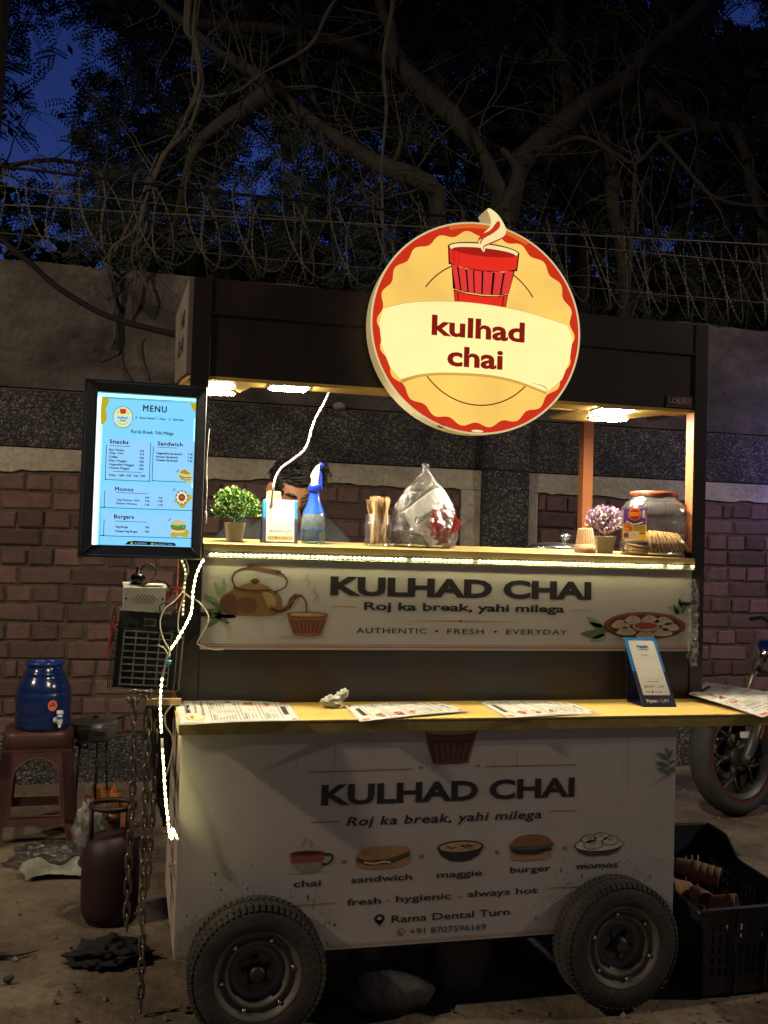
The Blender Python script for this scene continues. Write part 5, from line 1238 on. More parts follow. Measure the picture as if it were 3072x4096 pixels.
tag(b.build('power_cable'), 'white power cord hanging in a curve from the roof to the shelf', 'cable')
b = MB(); b.tube(spline([(.062,.31,1.70),(.058,.32,1.6),(.061,.31,1.5),(.06,.32,1.43)], 5), .0018, mat('white_cable'), 6); b.lathe([(.004,0),(.0045,.03),(.003,.04)], (.061,.318,1.405), mat('white_cable'), 10)
tag(b.build('power_cable'), 'short white cord with a plug end along the left post inside the stall', 'cable')
# ================================================================ the vendor
def vendor():
    t = thing('person', 'dark haired person in a grey shirt bowing the head behind the shelf', 'person', (.47,1.42,0))
    SK = mat('skin', (.36,.175,.095), .5, var=.10, vscale=20); HR = mat('black_hair', (.010,.009,.009), .32, bump=.3, bscale=200); SH = mat('grey_shirt', (.055,.058,.062), .9, var=.35, vscale=14, bump=.8, bscale=18)
    LIP = mat('lips', (.26,.085,.065), .5)
    hc = Vector((-.012,-.215,1.575))        # head centre, local to the thing
    HM = Matrix.Translation(hc) @ Matrix.Rotation(R(17), 4, 'Z') @ Matrix.Rotation(R(33), 4, 'X')   # turned to the photo's right, face bowed
    # head: sculpted from a fine ball in its own frame, face to -y, chin down
    nu, nv = 72, 54; b = MB()
    def g(x, c, w): return math.exp(-((x-c)/w)**2)
    def headp(d):
        x, y, z = d
        p = Vector((x*.077, y*.097, z*.118))
        if p.z < 0:
            k = -p.z/.118; p.x *= 1-.34*k**1.5; p.y = p.y*(1-.18*k) if y < 0 else p.y*(1-.42*k)
        if y < 0:
            f = -y
            p.y -= .020*g(x, 0, .16)*g(z, -.25, .22)*f*1.25           # nose
            p.y -= .007*g(x, 0, .12)*g(z, -.02, .2)*f                  # bridge
            p.y -= .005*g(abs(x), .36, .25)*g(z, .16, .09)*f           # brow ridge
            p.y += .011*g(abs(x), .40, .19)*g(z, -.02, .12)*f          # sockets
            p.y -= .0065*g(abs(x), .41, .12)*g(z, -.035, .06)*f        # closed lids
            p.y -= .006*g(x, 0, .25)*g(z, -.55, .06)*f - .003*g(x, 0, .22)*g(z, -.60, .02)*f   # lips
            p.y -= .006*g(x, 0, .3)*g(z, -.88, .14)*f                  # chin
            p.y -= .004*g(abs(x), .58, .2)*g(z, -.28, .2)*f            # cheeks
        return p
    vs = []; fs = []
    for i in range(nv+1):
        th = math.pi*i/nv
        for k in range(nu):
            ph = 2*math.pi*k/nu; vs.append(HM @ headp((math.sin(th)*math.cos(ph), math.sin(th)*math.sin(ph), math.cos(th))))
    fs = [(i*nu+k, (i+1)*nu+k, (i+1)*nu+(k+1)%nu, i*nu+(k+1)%nu) for i in range(nv) for k in range(nu)]
    b.add(vs, fs, SK, True)
    for s_ in (-1, 1):                                                  # ears
        def ear(p): return Vector((p.x*(1-.35*g(p.y,0,.45)*g(p.z,.1,.5)*(1 if p.x*s_ > 0 else 0)), p.y, p.z*(1 if p.z > 0 else .85)))
        b.ball(HM @ Vector((s_*.082,.006,-.012)), (.011,.019,.033), SK, 18, 14, HM.to_3x3().to_4x4() @ Matrix.Rotation(R(-14*s_),4,'Z'), ear)
    # neck, torso, arms, legs: one skinned skeleton, met by the neck inside the head
    neck_top = HM @ Vector((0,.03,-.085))
    def taper(pts, rs, n=14):
        P = spline(pts, 5); N = len(P); m_ = len(rs); rr = []
        for i in range(N):
            u = i/(N-1)*(m_-1); j = min(int(u), m_-2); rr.append(rs[j]+(rs[j+1]-rs[j])*(u-j))
        b.tube(P, rr, SK, n)
    taper([neck_top, (0,-.10,1.48), (0,-.03,1.42)], [.052,.055,.075])
    def trunk(mm, grow, bb):
        prof = [((0,.02,.90),.155,.105),((0,.03,1.02),.150,.105),((0,.035,1.17),.168,.115),((0,.02,1.31),.190,.115),((0,-.01,1.405),.170,.095),((0,-.04,1.455),.085,.065)]
        vs = []; n = 28
        for c, rx, ry in prof:
            for k in range(n):
                a = 6.2832*k/n; vs.append((c[0]+(rx+grow)*math.cos(a), c[1]+(ry+grow)*math.sin(a), c[2]))
        bb.add(vs, [(i*n+k, i*n+(k+1)%n, (i+1)*n+(k+1)%n, (i+1)*n+k) for i in range(len(prof)-1) for k in range(n)], mm, True)
    trunk(SK, 0, b)
    arms = {}
    for s_ in (-1, 1):
        sh = Vector((s_*.195,-.0,1.392)); el = Vector((s_*.31,-.09,1.20)); wr = Vector((s_*.10,-.27,1.16)); arms[s_] = (sh, el, wr)
        taper([sh, el], [.055,.042]); taper([el, wr], [.040,.027])
        pa = wr+Vector((-s_*.035,-.05,-.005))
        b.ball((wr+pa)/2+Vector((-s_*.008,-.012,0)), (.036,.042,.017), SK, 16, 10)
        for q in range(4):
            u = (q-1.5)*.018; L = (.075,.085,.08,.06)[q]; base = pa+Vector((u,-.005,0)); d = Vector((-s_*.25,-.8,-.1)).normalized()
            b.tube(spline([base, base+d*L*.45+Vector((0,0,.004)), base+d*L*.75+Vector((0,0,-.012)), base+d*L*.85+Vector((0,.006,-.032))], 3), [.009,.0088,.0085,.0083,.008,.0078,.0075,.0073,.007,.006], SK, 8)
        tb = (wr+pa)/2+Vector((-s_*.03,.005,.004)); b.tube([tb, tb+Vector((-s_*.025,-.02,.004)), tb+Vector((-s_*.035,-.045,-.004))], [.011,.010,.0075], SK, 8)
        taper([(s_*.085,.02,.93),(s_*.10,-.01,.50)], [.085,.055]); taper([(s_*.10,-.01,.50),(s_*.10,.03,.09)], [.052,.034])
        b.ball((s_*.10,-.04,.045), (.045,.12,.045), SK, 14, 8)
    o = b.build('body', t)
    # shirt and trousers
    b = MB(); trunk(SH, .010, b)
    for s_ in (-1, 1):
        sh, el, wr = arms[s_]; b.tube([sh+Vector((-s_*.05,0,.01)), sh.lerp(el,.3), sh.lerp(el,.75)], [.082,.070,.060], SH, 16, cap=False)
    b.tube([(0,-.035,1.44),(0,-.055,1.465),(0,-.07,1.48)], [.085,.075,.072], SH, 20, cap=False)
    b.build('shirt', t)
    b = MB(); JN = mat('dark_jeans', (.02,.024,.04), .9)
    b.lathe([(.165,.80),(.168,.92),(.16,.97)], (0,.02,0), JN, 24, open_top=True)
    for s_ in (-1, 1): b.tube([(s_*.085,.02,.93),(s_*.10,-.0,.5),(s_*.10,.03,.10)], [.098,.075,.06], JN, 16)
    b.build('trousers', t)
    b = MB()
    for s_ in (-1, 1): b.ball((s_*.10,-.045,.045), (.052,.132,.048), mat('dark_shoe', (.015,.014,.014), .5), 14, 8)
    b.build('shoes', t)
    # hair: a close cap plus a thick swept quiff of strands, in the head's frame
    b = MB(); rnd = random.Random(6)
    def cap_r(d):
        p = headp(d)
        return p*1.03+Vector((0,0,.004))
    vs = []; fs = []; nv2 = 30
    for i in range(nv2+1):
        th = math.pi*.60*i/nv2
        for k in range(nu):
            ph = 2*math.pi*k/nu; d = Vector((math.sin(th)*math.cos(ph), math.sin(th)*math.sin(ph), math.cos(th)))
            lim = .46 if d.y < -.35 else (.10 if d.y < .15 else -.35)   # hairline: high at the brow, low at the nape
            if abs(d.x) > .75 and d.y < .15: lim = -.05
            z = d.z
            p = cap_r(d)
            if z < lim: p = headp(d)*.97
            else: p = p*(1+.05*noise.noise(d*6)+.03*min(1,(z-lim)*4))
            vs.append(HM @ p)
    b.add(vs, [(i*nu+k, (i+1)*nu+k, (i+1)*nu+(k+1)%nu, i*nu+(k+1)%nu) for i in range(nv2) for k in range(nu)], HR, True)
    for i in range(760):
        ph = rnd.uniform(0, 6.283); th = math.acos(rnd.uniform(.30, 1)); d = Vector((math.sin(th)*math.cos(ph), math.sin(th)*math.sin(ph), math.cos(th)))
        if d.y < -.45 and d.z < .55: continue
        if abs(d.x) > .8 and d.y < .1 and d.z < .2: continue
        p0 = cap_r(d)
        top = max(0, d.z-.35)*(1.25 if d.y < .3 else .5)
        sweep = Vector((.055+rnd.gauss(0,.010), -.022+rnd.gauss(0,.010), .012)) if d.y < .35 else Vector((rnd.gauss(0,.012), .015, -.03))
        up = d*(.008+.056*top)
        q1 = p0+up*.7+sweep*.15; q2 = p0+up*1.0+sweep*.62; q3 = p0+up*.55+sweep*1.05+Vector((0,-.004,-.012))
        w_ = rnd.uniform(.0020,.0042)
        b.tube([HM @ q for q in spline([p0*.98, q1, q2, q3], 3)], [w_*(1-.8*k/9) for k in range(10)], HR, 4, cap=False)
    for s_ in (-1, 1):
        b.tube([HM @ headp(Vector(q).normalized())+HM.to_3x3() @ Vector((0,-.003,0)) for q in ((s_*.16,-.95,.145),(s_*.32,-.9,.19),(s_*.5,-.8,.19),(s_*.66,-.7,.12))], [.004,.0062,.0058,.002], HR, 6)
        b.tube([HM @ headp(Vector(q).normalized())+HM.to_3x3() @ Vector((0,-.0012,0)) for q in ((s_*.24,-.93,-.065),(s_*.38,-.88,-.09),(s_*.52,-.8,-.075),(s_*.6,-.76,-.045))], [.0012,.0022,.002,.001], HR, 5)
    b.build('hair', t)
    b = MB(); b.ball(HM @ headp((0,-.86,-.51)), (.018,.005,.005), LIP, 12, 8, HM.to_3x3().to_4x4()); b.build('lips', t)
vendor()

# ================================================================ on the counter
def bent_menu(label, corners, seed, lift=(0,0,0,0), rot=0, sag=.004):
    # laminated sheet: corners near-left, near-right, far-right, far-left in plan; u along the long side
    A, B_, C_, D_ = [Vector((*c,0)) for c in corners]; zb = .8575
    def at(u, v):
        p = A.lerp(B_, u).lerp(D_.lerp(C_, u), v)
        l = (lift[0]*(1-u)*(1-v)+lift[1]*u*(1-v)+lift[2]*u*v+lift[3]*(1-u)*v)
        p.z = zb+max(0, l)+sag*math.sin(math.pi*u)**2*.6
        return p
    b = MB(); nu, nv = 22, 10
    LAM = mat('laminated_sheet', (.72,.70,.64), .28, var=.05, vscale=5); LAMC = mat('laminate_border', (.55,.54,.48), .25)
    def grid(u0, u1, v0, v1, mm, dz=0, nu=nu, nv=nv):
        vs = [at(u0+(u1-u0)*i/nu, v0+(v1-v0)*j/nv)+Vector((0,0,dz)) for j in range(nv+1) for i in range(nu+1)]
        b.add(vs, [(j*(nu+1)+i, j*(nu+1)+i+1, (j+1)*(nu+1)+i+1, (j+1)*(nu+1)+i) for j in range(nv) for i in range(nu)], mm, True)
    grid(0,1,0,1,LAMC,0); grid(.018,.982,.025,.975,LAM,.0006)
    flip = rot
    def Q(u, v, L=1):
        if flip: u, v = 1-u, 1-v
        return at(u, v)+Vector((0,0,.0008+.0003*L))
    def quad(u0, u1, v0, v1, mm, L=1): b.add([Q(u0,v0,L),Q(u1,v0,L),Q(u1,v1,L),Q(u0,v1,L)], [(0,1,2,3)], mm)
    def ln(u0, v0, u1, v1, w_, mm, L=2):
        d = Vector((u1-u0, v1-v0, 0)); n_ = Vector((-d.y*.45, d.x/.45, 0)).normalized()*w_/2
        b.add([Q(u0+n_.x,v0+n_.y,L),Q(u0-n_.x,v0-n_.y,L),Q(u1-n_.x,v1-n_.y,L),Q(u1+n_.x,v1+n_.y,L)], [(0,1,2,3)], mm)
    def txt(s_, u, v, L, cap, mm):    # writing runs along v (the sheet is a portrait page seen from its side)
        vs, fs, a, c = glyphs(s_, .012)
        b.add([Q(u-(y/cap_h())*cap, v+(x-a)/(c-a)*L, 3) for x, y in vs], fs, mm)
    OR_ = ink('#c2632a'); PK = ink('#c98d6a'); DKI = ink('#26222a')
    quad(.03,.075,.82,.95,OR_); quad(.03,.20,.03,.06,PK); quad(.90,.97,.88,.96,OR_); quad(.93,.97,.03,.09,OR_)
    txt('MENU', .115, .40, .34, .045, DKI); txt('Rama Dental T - Point', .165, .40, .52, .020, DKI); txt('Roj ka Break, Yahi Milega', .225, .30, .56, .024, DKI)
    vs = [Q(.145+.075*math.cos(6.283*k/24), .22+.10*math.sin(6.283*k/24), 3) for k in range(24)]; b.add(vs, [list(range(24))], ink('#9c5a2c')); vs = [Q(.145+.07*math.cos(6.283*k/24), .22+.088*math.sin(6.283*k/24), 4) for k in range(24)]; b.add(vs, [list(range(24))], ink('#e6cf92'))
    b.add([Q(.10,.17,5),Q(.13,.175,5),Q(.13,.265,5),Q(.10,.27,5)], [(0,1,2,3)], ink('#a8431e')); txt('kulhad chai', .17, .17, .10, .018, DKI)
    def card(u0, u1, v0, v1): 
        for p_ in ((u0,v0,u1,v0),(u1,v0,u1,v1),(u1,v1,u0,v1),(u0,v1,u0,v0)): ln(*p_, .0045, DKI)
    card(.27,.50,.05,.48); card(.27,.50,.53,.95); card(.53,.68,.06,.95); card(.71,.86,.06,.95)
    for s_, u, v, L in (('Snacks',.305,.08,.22),('Sandwich',.305,.56,.26),('Momos',.565,.10,.24),('Burgers',.745,.10,.26)): txt(s_, u, v, L, .026, DKI); ln(u+.012, v, u+.012, v+L, .004, DKI)
    r_ = random.Random(seed)
    for k in range(6): txt(('Bun Maska','Chai','Coffee','Plain Maggie','Vegetable Maggie','Cheese Maggie')[k], .348+.025*k, .08, .1+.02*k, .013, DKI); txt(('₹25','₹15','₹20','₹40','₹50','₹60')[k], .348+.025*k, .38, .05, .013, DKI)
    for k in range(3): txt(('Vegetable Sandwich','Paneer Sandwich','Cheese Sandwich')[k], .35+.026*k, .56, .2, .013, DKI); txt(('₹40','₹50','₹60')[k], .35+.026*k, .86, .05, .013, DKI)
    for k in range(2): txt(('Veg Momos','Paneer Momos')[k], .615+.03*k, .10, .2, .013, DKI); txt('₹50', .615+.03*k, .48, .05, .013, DKI); txt(('Veg Burger','Cheese Veg Burger')[k], .79+.03*k, .10, .2, .013, DKI); txt('₹40', .79+.03*k, .45, .05, .013, DKI)
    for u, v in ((.47,.80),(.615,.80),(.785,.80)):
        for k in range(7):
            uu, vv = u+r_.uniform(-.035,.03), v+r_.uniform(-.09,.07); n_ = r_.uniform(.012,.024)
            vs = [Q(uu+n_*math.cos(6.283*q/8), vv+n_*2*math.sin(6.283*q/8), 4+k*.6) for q in range(8)]; b.add(vs, [list(range(8))], r_.choice([ink('#b06a2c'), ink('#7c3a1e'), ink('#d9a95a'), ink('#6b7a32'), ink('#b5462a')]))
    quad(.885,.93,.28,.72,DKI,2)
    return tag(b.build('paper_menu'), label, 'menu', 'laminated menus on the counter')
bent_menu('laminated menu at the left end of the counter, its edge lifting over the corner', [(-.022,-.118),(.320,-.026),(.338,.285),(-.012,.340)], 1, lift=(.008,0,0,.006))
bent_menu('laminated menu lying beside the crumpled tissue on the counter', [(.482,-.062),(.852,.068),(.816,.280),(.494,.225)], 2, lift=(0,0.004,0,0), rot=1)
bent_menu('laminated menu lying in the middle of the counter, left of the tall payment stand', [(.932,-.036),(1.262,.012),(1.262,.255),(.95,.288)], 3, rot=1)
bent_menu('laminated menu tilted up on the right wing of the counter', [(1.711,.262),(1.752,-.093),(2.085,.10),(1.925,.49)], 4, lift=(.02,.0,.02,.03), rot=1)
def tissue():
    b = MB(); rnd = random.Random(9); nu, nv = 26, 18; vs = []
    def f(d):
        q = 1+.42*noise.noise(d*2.6+Vector((3,1,4)))+.30*noise.noise(d*6.5)+.16*noise.noise(d*14); return d*q
    b.ball((0,0,.018), (.030,.024,.019), mat('crumpled_tissue', (.52,.50,.42), .8, var=.15, vscale=40), 36, 24, None, f)
    b.ball((.030,.004,.036), (.022,.012,.014), mat('crumpled_tissue'), 30, 20, Matrix.Rotation(R(-42),4,'Y'), lambda d: d*(1+.5*noise.noise(d*4+Vector((8,8,1)))+.2*noise.noise(d*12)))
    tag(b.build('tissue', loc=(.452,.19,.8565)), 'crumpled paper tissue on the yellow counter between two menus', 'tissue')
tissue()
def stand_tall():
    t = thing('payment_stand', 'tall slanted navy and blue payment stand at the right of the counter', 'stand', (1.530,.13,.8562), R(-3))
    BL = mat('blue_card', (.02,.13,.34), .4); NV = mat('dark_navy_card', (.012,.014,.05), .4); sh = -.030
    b = MB(); V = Vector((sh/.215, .10/.215, 1))
    def q(u, v, d=0): return Vector((u, 0, 0))+V*v+Vector((0,d,0))
    wd = .058
    b.hexa([q(-wd,0),q(wd,0),q(wd,0,.012),q(-wd,0,.012)], [q(-wd*.985,.110),q(wd*.985,.110),q(wd*.985,.110,.010),q(-wd*.985,.110,.010)], NV); b.build('base', t)
    b = MB(); b.hexa([q(-wd*.985,.1103),q(wd*.985,.1103),q(wd*.985,.1103,.010),q(-wd*.985,.1103,.010)], [q(-wd*.96,.215),q(wd*.96,.215),q(wd*.96,.215,.006),q(-wd*.96,.215,.006)], BL); b.build('top', t)
    b = MB(); b.prism([(-wd,.012,0),(wd,.012,0),(wd,.13,0),(-wd,.13,0)], (0,0,.004), NV); b.prism([q(-.05,.2,.01),q(.04,.2,.01),(.05,.13,.004),(-.055,.13,.004)], (0,.004,0), NV); b.build('prop', t)
    p = Pan((0,-.0008,0), (1,0,0), (V.x*0+0, V.y, 1)); p.V = V
    CW = mat('white_card', (.50,.48,.42), .4, var=.06)
    p.poly([(-.046,.036),(.046,.036),(.048,.040),(.046,.202),(.042,.206),(-.042,.206),(-.046,.202),(-.048,.040)], CW, 1)
    p.txt('Paytm', -.020, .020, .183, .009, ink('#1d4f86'), 2, bold=.04); p.line([(-.02,.1775),(.02,.1775)], .0014, K, 2); p.line([(-.013,.160),(.013,.160)], .0014, K, 2)
    p.rrect(-.036, .038, .085, .150, .002, .0008, ink('#9a958a'), 2)
    p.line([(-.02,.0775),(.022,.0775)], .0013, K, 2)
    p.txt('BHIM', -.036, .0, .058, .0075, K, 2, shear=.2); p.txt('UPI', .010, .034, .058, .0075, K, 2, shear=.2)
    p.txt('PAYTM', -.036, -.020, .044, .004, K, 2, bold=.02); p.ell(-.012, .046, .003, .003, K, 2); p.txt('db', -.004, .004, .044, .004, K, 2, bold=.02); p.txt('RuPay', .008, .024, .044, .004, K, 2, bold=.02); p.txt('UPI', .030, .038, .044, .004, K, 2)
    p.txt('Paytm', -.042, -.006, .014, .0095, ink('#b9ad98'), 1, bold=.03); p.ell(.001, .0185, .004, .0036, ink('#8a4038'), 1); p.txt('UPI', .010, .036, .014, .0095, ink('#b9ad98'), 1, shear=.2)
    p.build('card', t)
stand_tall()

# ================================================================ left side of the cart
def battery_case():
    t = thing('battery_case', 'dusty black ribbed plastic battery case strapped to the left side of the cart', 'battery case', (-.095,.30,1.0), 0)
    BK = mat('dusty_black_plastic', (.05,.05,.045), .6, col2=(.018,.018,.018), vscale=10); BK2 = mat('dusty_lit_rib', (.30,.29,.22), .7, col2=(.13,.125,.10), vscale=20)  # rib colour: worn dust, plus the led light brightening it painted in
    b = MB(); x0, x1, z0, z1 = -.098,.094,-.103,.128
    b.box(x0, x1, .0, .11, z0, z1, BK)
    b.box(x0-.006, x1+.004, -.004, .02, z1-.052, z1-.045, BK); b.box(x0-.004, x1+.006, -.006, .0, z0, z0+.004, BK2); b.box(x1+.0, x1+.006, -.006, .0, z0, z1-.05, BK2)
    for k in range(3): b.box(x0-.004-.006*k, x0-.001-.006*k, -.004+.014*k, .01+.014*k, z0-.004, z1-.06, BK); b.box(x1-.032+.009*k, x1-.029+.009*k, -.006, .0, z0+.004, z1-.06, BK2 if k == 2 else BK)
    b.build('case', t)
    b = MB(); gx0, gx1, gz0, gz1 = -.078,.062,-.088,.072
    for k in range(5): x = gx0+(gx1-gx0)*k/4; b.box(x-.0022, x+.0022, -.0075, -.0005, gz0, gz1, BK2)
    for k in range(9): z = gz0+(gz1-gz0)*k/8; b.box(gx0-.002, gx1+.002, -.009, -.0005, z-.0020, z+.0020, BK2)
    for i in range(4):
        for j in range(8):
            if (i+j*3) % 4: b.box(gx0+(gx1-gx0)*(i+.2)/4, gx0+(gx1-gx0)*(i+.8)/4, -.0025, -.0004, gz0+(gz1-gz0)*(j+.2)/8, gz0+(gz1-gz0)*(j+.75)/8, BK)
    b.build('grid', t)
    b = MB(); 
    for k in range(3): b.box(-.072+.048*k, -.036+.048*k, -.004, .0, .088, .112, BK2 if k == 1 else BK); b.box(-.068+.048*k, -.040+.048*k, -.0055, -.004, .092, .108, BK)
    b.build('vent_plug_panel', t)
    t.rotation_euler = (0, R(3.2), 0)
    b = MB(); z = 0; pts = []
    RW = mat('red_wire', (.42,.03,.025), .5)
    for k in range(60): pts.append((-.197+.004*math.cos(k*1.25)-.0004*k, .295+.004*math.sin(k*1.25), 1.118-.0021*k))
    b.tube(pts, .0022, RW, 5); tag(b.build('red_wire'), 'coiled red cord along the left edge of the black battery case', 'cord')
    b = MB(); b.tube(spline([(-.15,.32,1.16),(-.20,.31,1.150),(-.208,.30,1.10),(-.21,.3,1.05),(-.206,.3,1.015),(-.197,.3,1.012)], 5), .0032, mat('brown_wire', (.16,.09,.06), .5), 6); tag(b.build('brown_wire'), 'brown wire looping down the left side of the battery case', 'wire')
battery_case()
def power_supply():
    t = thing('power_supply', 'cream metal power supply box with round vent holes on the battery case', 'power supply', (-.115,.255,1.1385))
    MC = mat('cream_metal', (.52,.50,.44), .4, var=.05); DKH = mat('hole_black', (.008,.008,.008), .9)
    b = MB(); b.hexa([(-.060,0,0),(.060,.0,0),(.060,.10,0),(-.060,.10,0)], [(-.060,-.002,.067),(.062,-.002,.067),(.062,.10,.067),(-.060,.10,.067)], MC)
    b.hexa([(-.061,-.002,.0673),(.066,-.002,.0673),(.068,.11,.075),(-.063,.11,.080)], [(-.061,-.002,.0685),(.066,-.002,.0685),(.068,.11,.0765),(-.063,.11,.0815)], MC); b.build('case', t)
    p = Pan((0,-.0022,0), (1,0,0), (0,0,1))
    for j in range(5):
        n_ = (5,6,7,6,5)[j]
        for i in range(n_): p.ell(.002+(i-(n_-1)/2)*.0105, .034+(j-2)*.0058, .0022, .0021, DKH, 2, n=10)
    for x in (-.0535,.0535): p.ell(x, .036, .0035, .0035, STEEL, 2, n=12)
    p.rect(.004,.056,.0,.0,MC,0); p.build('vent_holes', t)
    b = MB(); b.box(-.02,.055,.02,.06,.0745,.0755, mat('old_label', (.62,.45,.30), .6)); b.build('label', t)
    t.rotation_euler = (0, 0, R(2))
    t2 = thing('adapter', 'small black plug adapter standing on top of the cream power supply box', 'adapter', (-.135,.33,1.2165))
    b = MB(); b.lathe([(.022,0),(.022,.022),(.017,.028),(.008,.030),(.006,.05),(.004,.052),(0,.052)], (0,0,0), BLACKP, 16); b.build('body', t2)
    b = MB(); b.tube(spline([(0,0,.03),(.02,0,.058),(.045,0,.054),(.052,-.01,.03),(.035,-.03,.010),(.01,-.05,-.004),(.05,-.07,.012),(.09,-.075,.0),(.11,-.05,-.03)], 5), .0022, BLACKP, 6); b.build('cable', t2)
    RW = mat('red_wire'); b = MB()
    for k in range(4): b.tube(spline([(-.053,.28,1.165+.008*k),(-.03+.004*k,.26,1.195+.006*k),(-.012+.006*k,.27,1.200-.01*k),(-.020+.008*k,.29,1.16)], 5), .002, RW, 6)
    tag(b.build('red_wire'), 'tangle of thin red wires between the power supply and the cart', 'wire')
    b = MB(); b.tube(spline([(-.053,.25,1.165),(-.07,.235,1.155),(-.066,.235,1.135),(-.05,.25,1.13),(-.02,.27,1.14),(.0,.28,1.17)], 5), .0022, BLACKP, 6); tag(b.build('black_wire'), 'thin black wire curling from the power supply to the post', 'wire')
power_supply()
WW = mat('cream_wire', (.62,.58,.44), .5)
def wire(label, pts, r=.0022, mm=None, group='loose wires beside the left post', name='wire'):
    b = MB(); b.tube(spline(pts, 6), r, mm or WW, 6); return tag(b.build(name), label, 'wire', group)
wire('cream wire drooping left in a loop in front of the battery case', [(-.002,.26,1.20),(-.03,.22,1.17),(-.055,.20,1.151),(-.069,.20,1.111),(-.059,.20,1.064),(-.039,.19,1.028),(-.040,.18,1.01)])
wire('cream wire arcing right over the banner edge and lying along its foot', [(.001,.25,1.194),(.02,.25,1.18),(.046,.25,1.166),(.072,.25,1.133),(.073,.25,1.101),(.047,.26,1.048),(.055,.27,1.035),(.09,.285,1.022),(.121,.285,1.021),(.13,.285,1.024)])
wire('cream wire hanging past the counter end down the left of the white panel', [(-.032,.05,.893),(-.045,.05,.875),(-.052,.05,.859),(-.046,.05,.83),(-.031,.05,.808),(-.026,.05,.785),(-.027,.05,.771),(-.030,.05,.745),(-.04,.05,.70)])
wire('cream wire dropping straight from the menu board corner to the knot of wires', [(.0,.27,1.30),(.012,.28,1.26),(-.004,.27,1.215),(.002,.26,1.19),(-.012,.25,1.14),(-.014,.24,1.09),(-.004,.22,1.06)])
wire('short cream pigtail below the knot of wires', [(-.045,.18,1.02),(-.055,.18,1.035),(-.075,.18,1.045)], .0018)
wire('bare copper tail bent under the lowest led strip', [(.0,.045,.512),(.004,.045,.49),(.0,.045,.465),(-.012,.045,.452),(-.026,.045,.447)], .0022, mat('copper', (.6,.25,.12), .35, metal=.7))
b = MB(); b.tube([(-.045,.172,.997),(-.034,.172,.995)], .006, mat('blue_tape', (.05,.32,.6), .5), 10); tag(b.build('tape_wrap'), 'band of blue tape round the led strip wires', 'tape')
def chain(label, top, bottom, name='chain', swing=.0):
    CH = mat('galvanised_chain', (.30,.29,.25), .38, metal=.85, col2=(.12,.11,.09), vscale=30)
    A, B_ = Vector(top), Vector(bottom); L = (B_-A).length; pitch = .0335; n = int(L/pitch); b = MB()
    for i in range(n):
        u = (i+.5)/n; c = A.lerp(B_, u)+Vector((swing*math.sin(u*5), 0, 0)); d = (B_-A).normalized()
        a = R(20 if i % 2 else 110)+.12*math.sin(i*2.3); s_ = Vector((math.cos(a), math.sin(a), 0)); hl, hw = .0165, .0085; pts = []
        for k in range(20):
            t_ = 2*math.pi*k/20; x = hw*math.cos(t_); y = hl*math.sin(t_); y += (.0075 if math.sin(t_) > .05 else -.0075 if math.sin(t_) < -.05 else 0); pts.append(c+s_*x+d*y)
        b.tube(pts, .0037, CH, 7, closed=True)
    return tag(b.build(name), label, 'chain', 'steel chains hanging at the left of the cart')
chain('steel chain hanging from the shackle, the one farther from the cart', (-.136,.20,.885), (-.128,.20,.225), swing=.004)
chain('steel chain nearest the cart that reaches down to the ground', (-.090,.20,.862), (-.088,.15,.012), swing=-.003)
chain('doubled steel chain just behind the one that reaches the ground', (-.066,.24,.855), (-.072,.24,.33), swing=.003)
b = MB(); CHM = mat('galvanised_chain')
b.tube([(-.135+.018*math.cos(a*.3142+.4),.20+.004*math.sin(a),.892+.020*math.sin(a*.3142+.4)) for a in range(20)], .0042, CHM, 8, closed=True)
b.tube([(-.124,.2,.909),(-.092,.2,.907)], .0042, CHM, 8); b.tube([(-.088,.2,.914),(-.088,.2,.888)], .0048, CHM, 8); b.tube([(-.122,.2,.897),(-.095,.2,.895)], .0042, CHM, 8)
tag(b.build('shackle'), 'steel shackle holding the chain to the side bracket of the cart', 'shackle')
b = MB(); rnd = random.Random(4)
for k in range(5): b.tube(spline([(-.085+.012*k,.245,.86),(-.09+.014*k,.25,.80),(-.075+.010*k,.245,.72-.02*k),(-.065+.008*k,.25,.62-.03*k)], 4), [.012,.016,.018,.016,.015,.017,.018,.015,.013,.014,.012,.008,.004], mat('black_cloth', (.015,.015,.017), .9), 8)
tag(b.build('cloth_strap'), 'black cloth straps hanging behind the chains below the side bracket', 'strap')

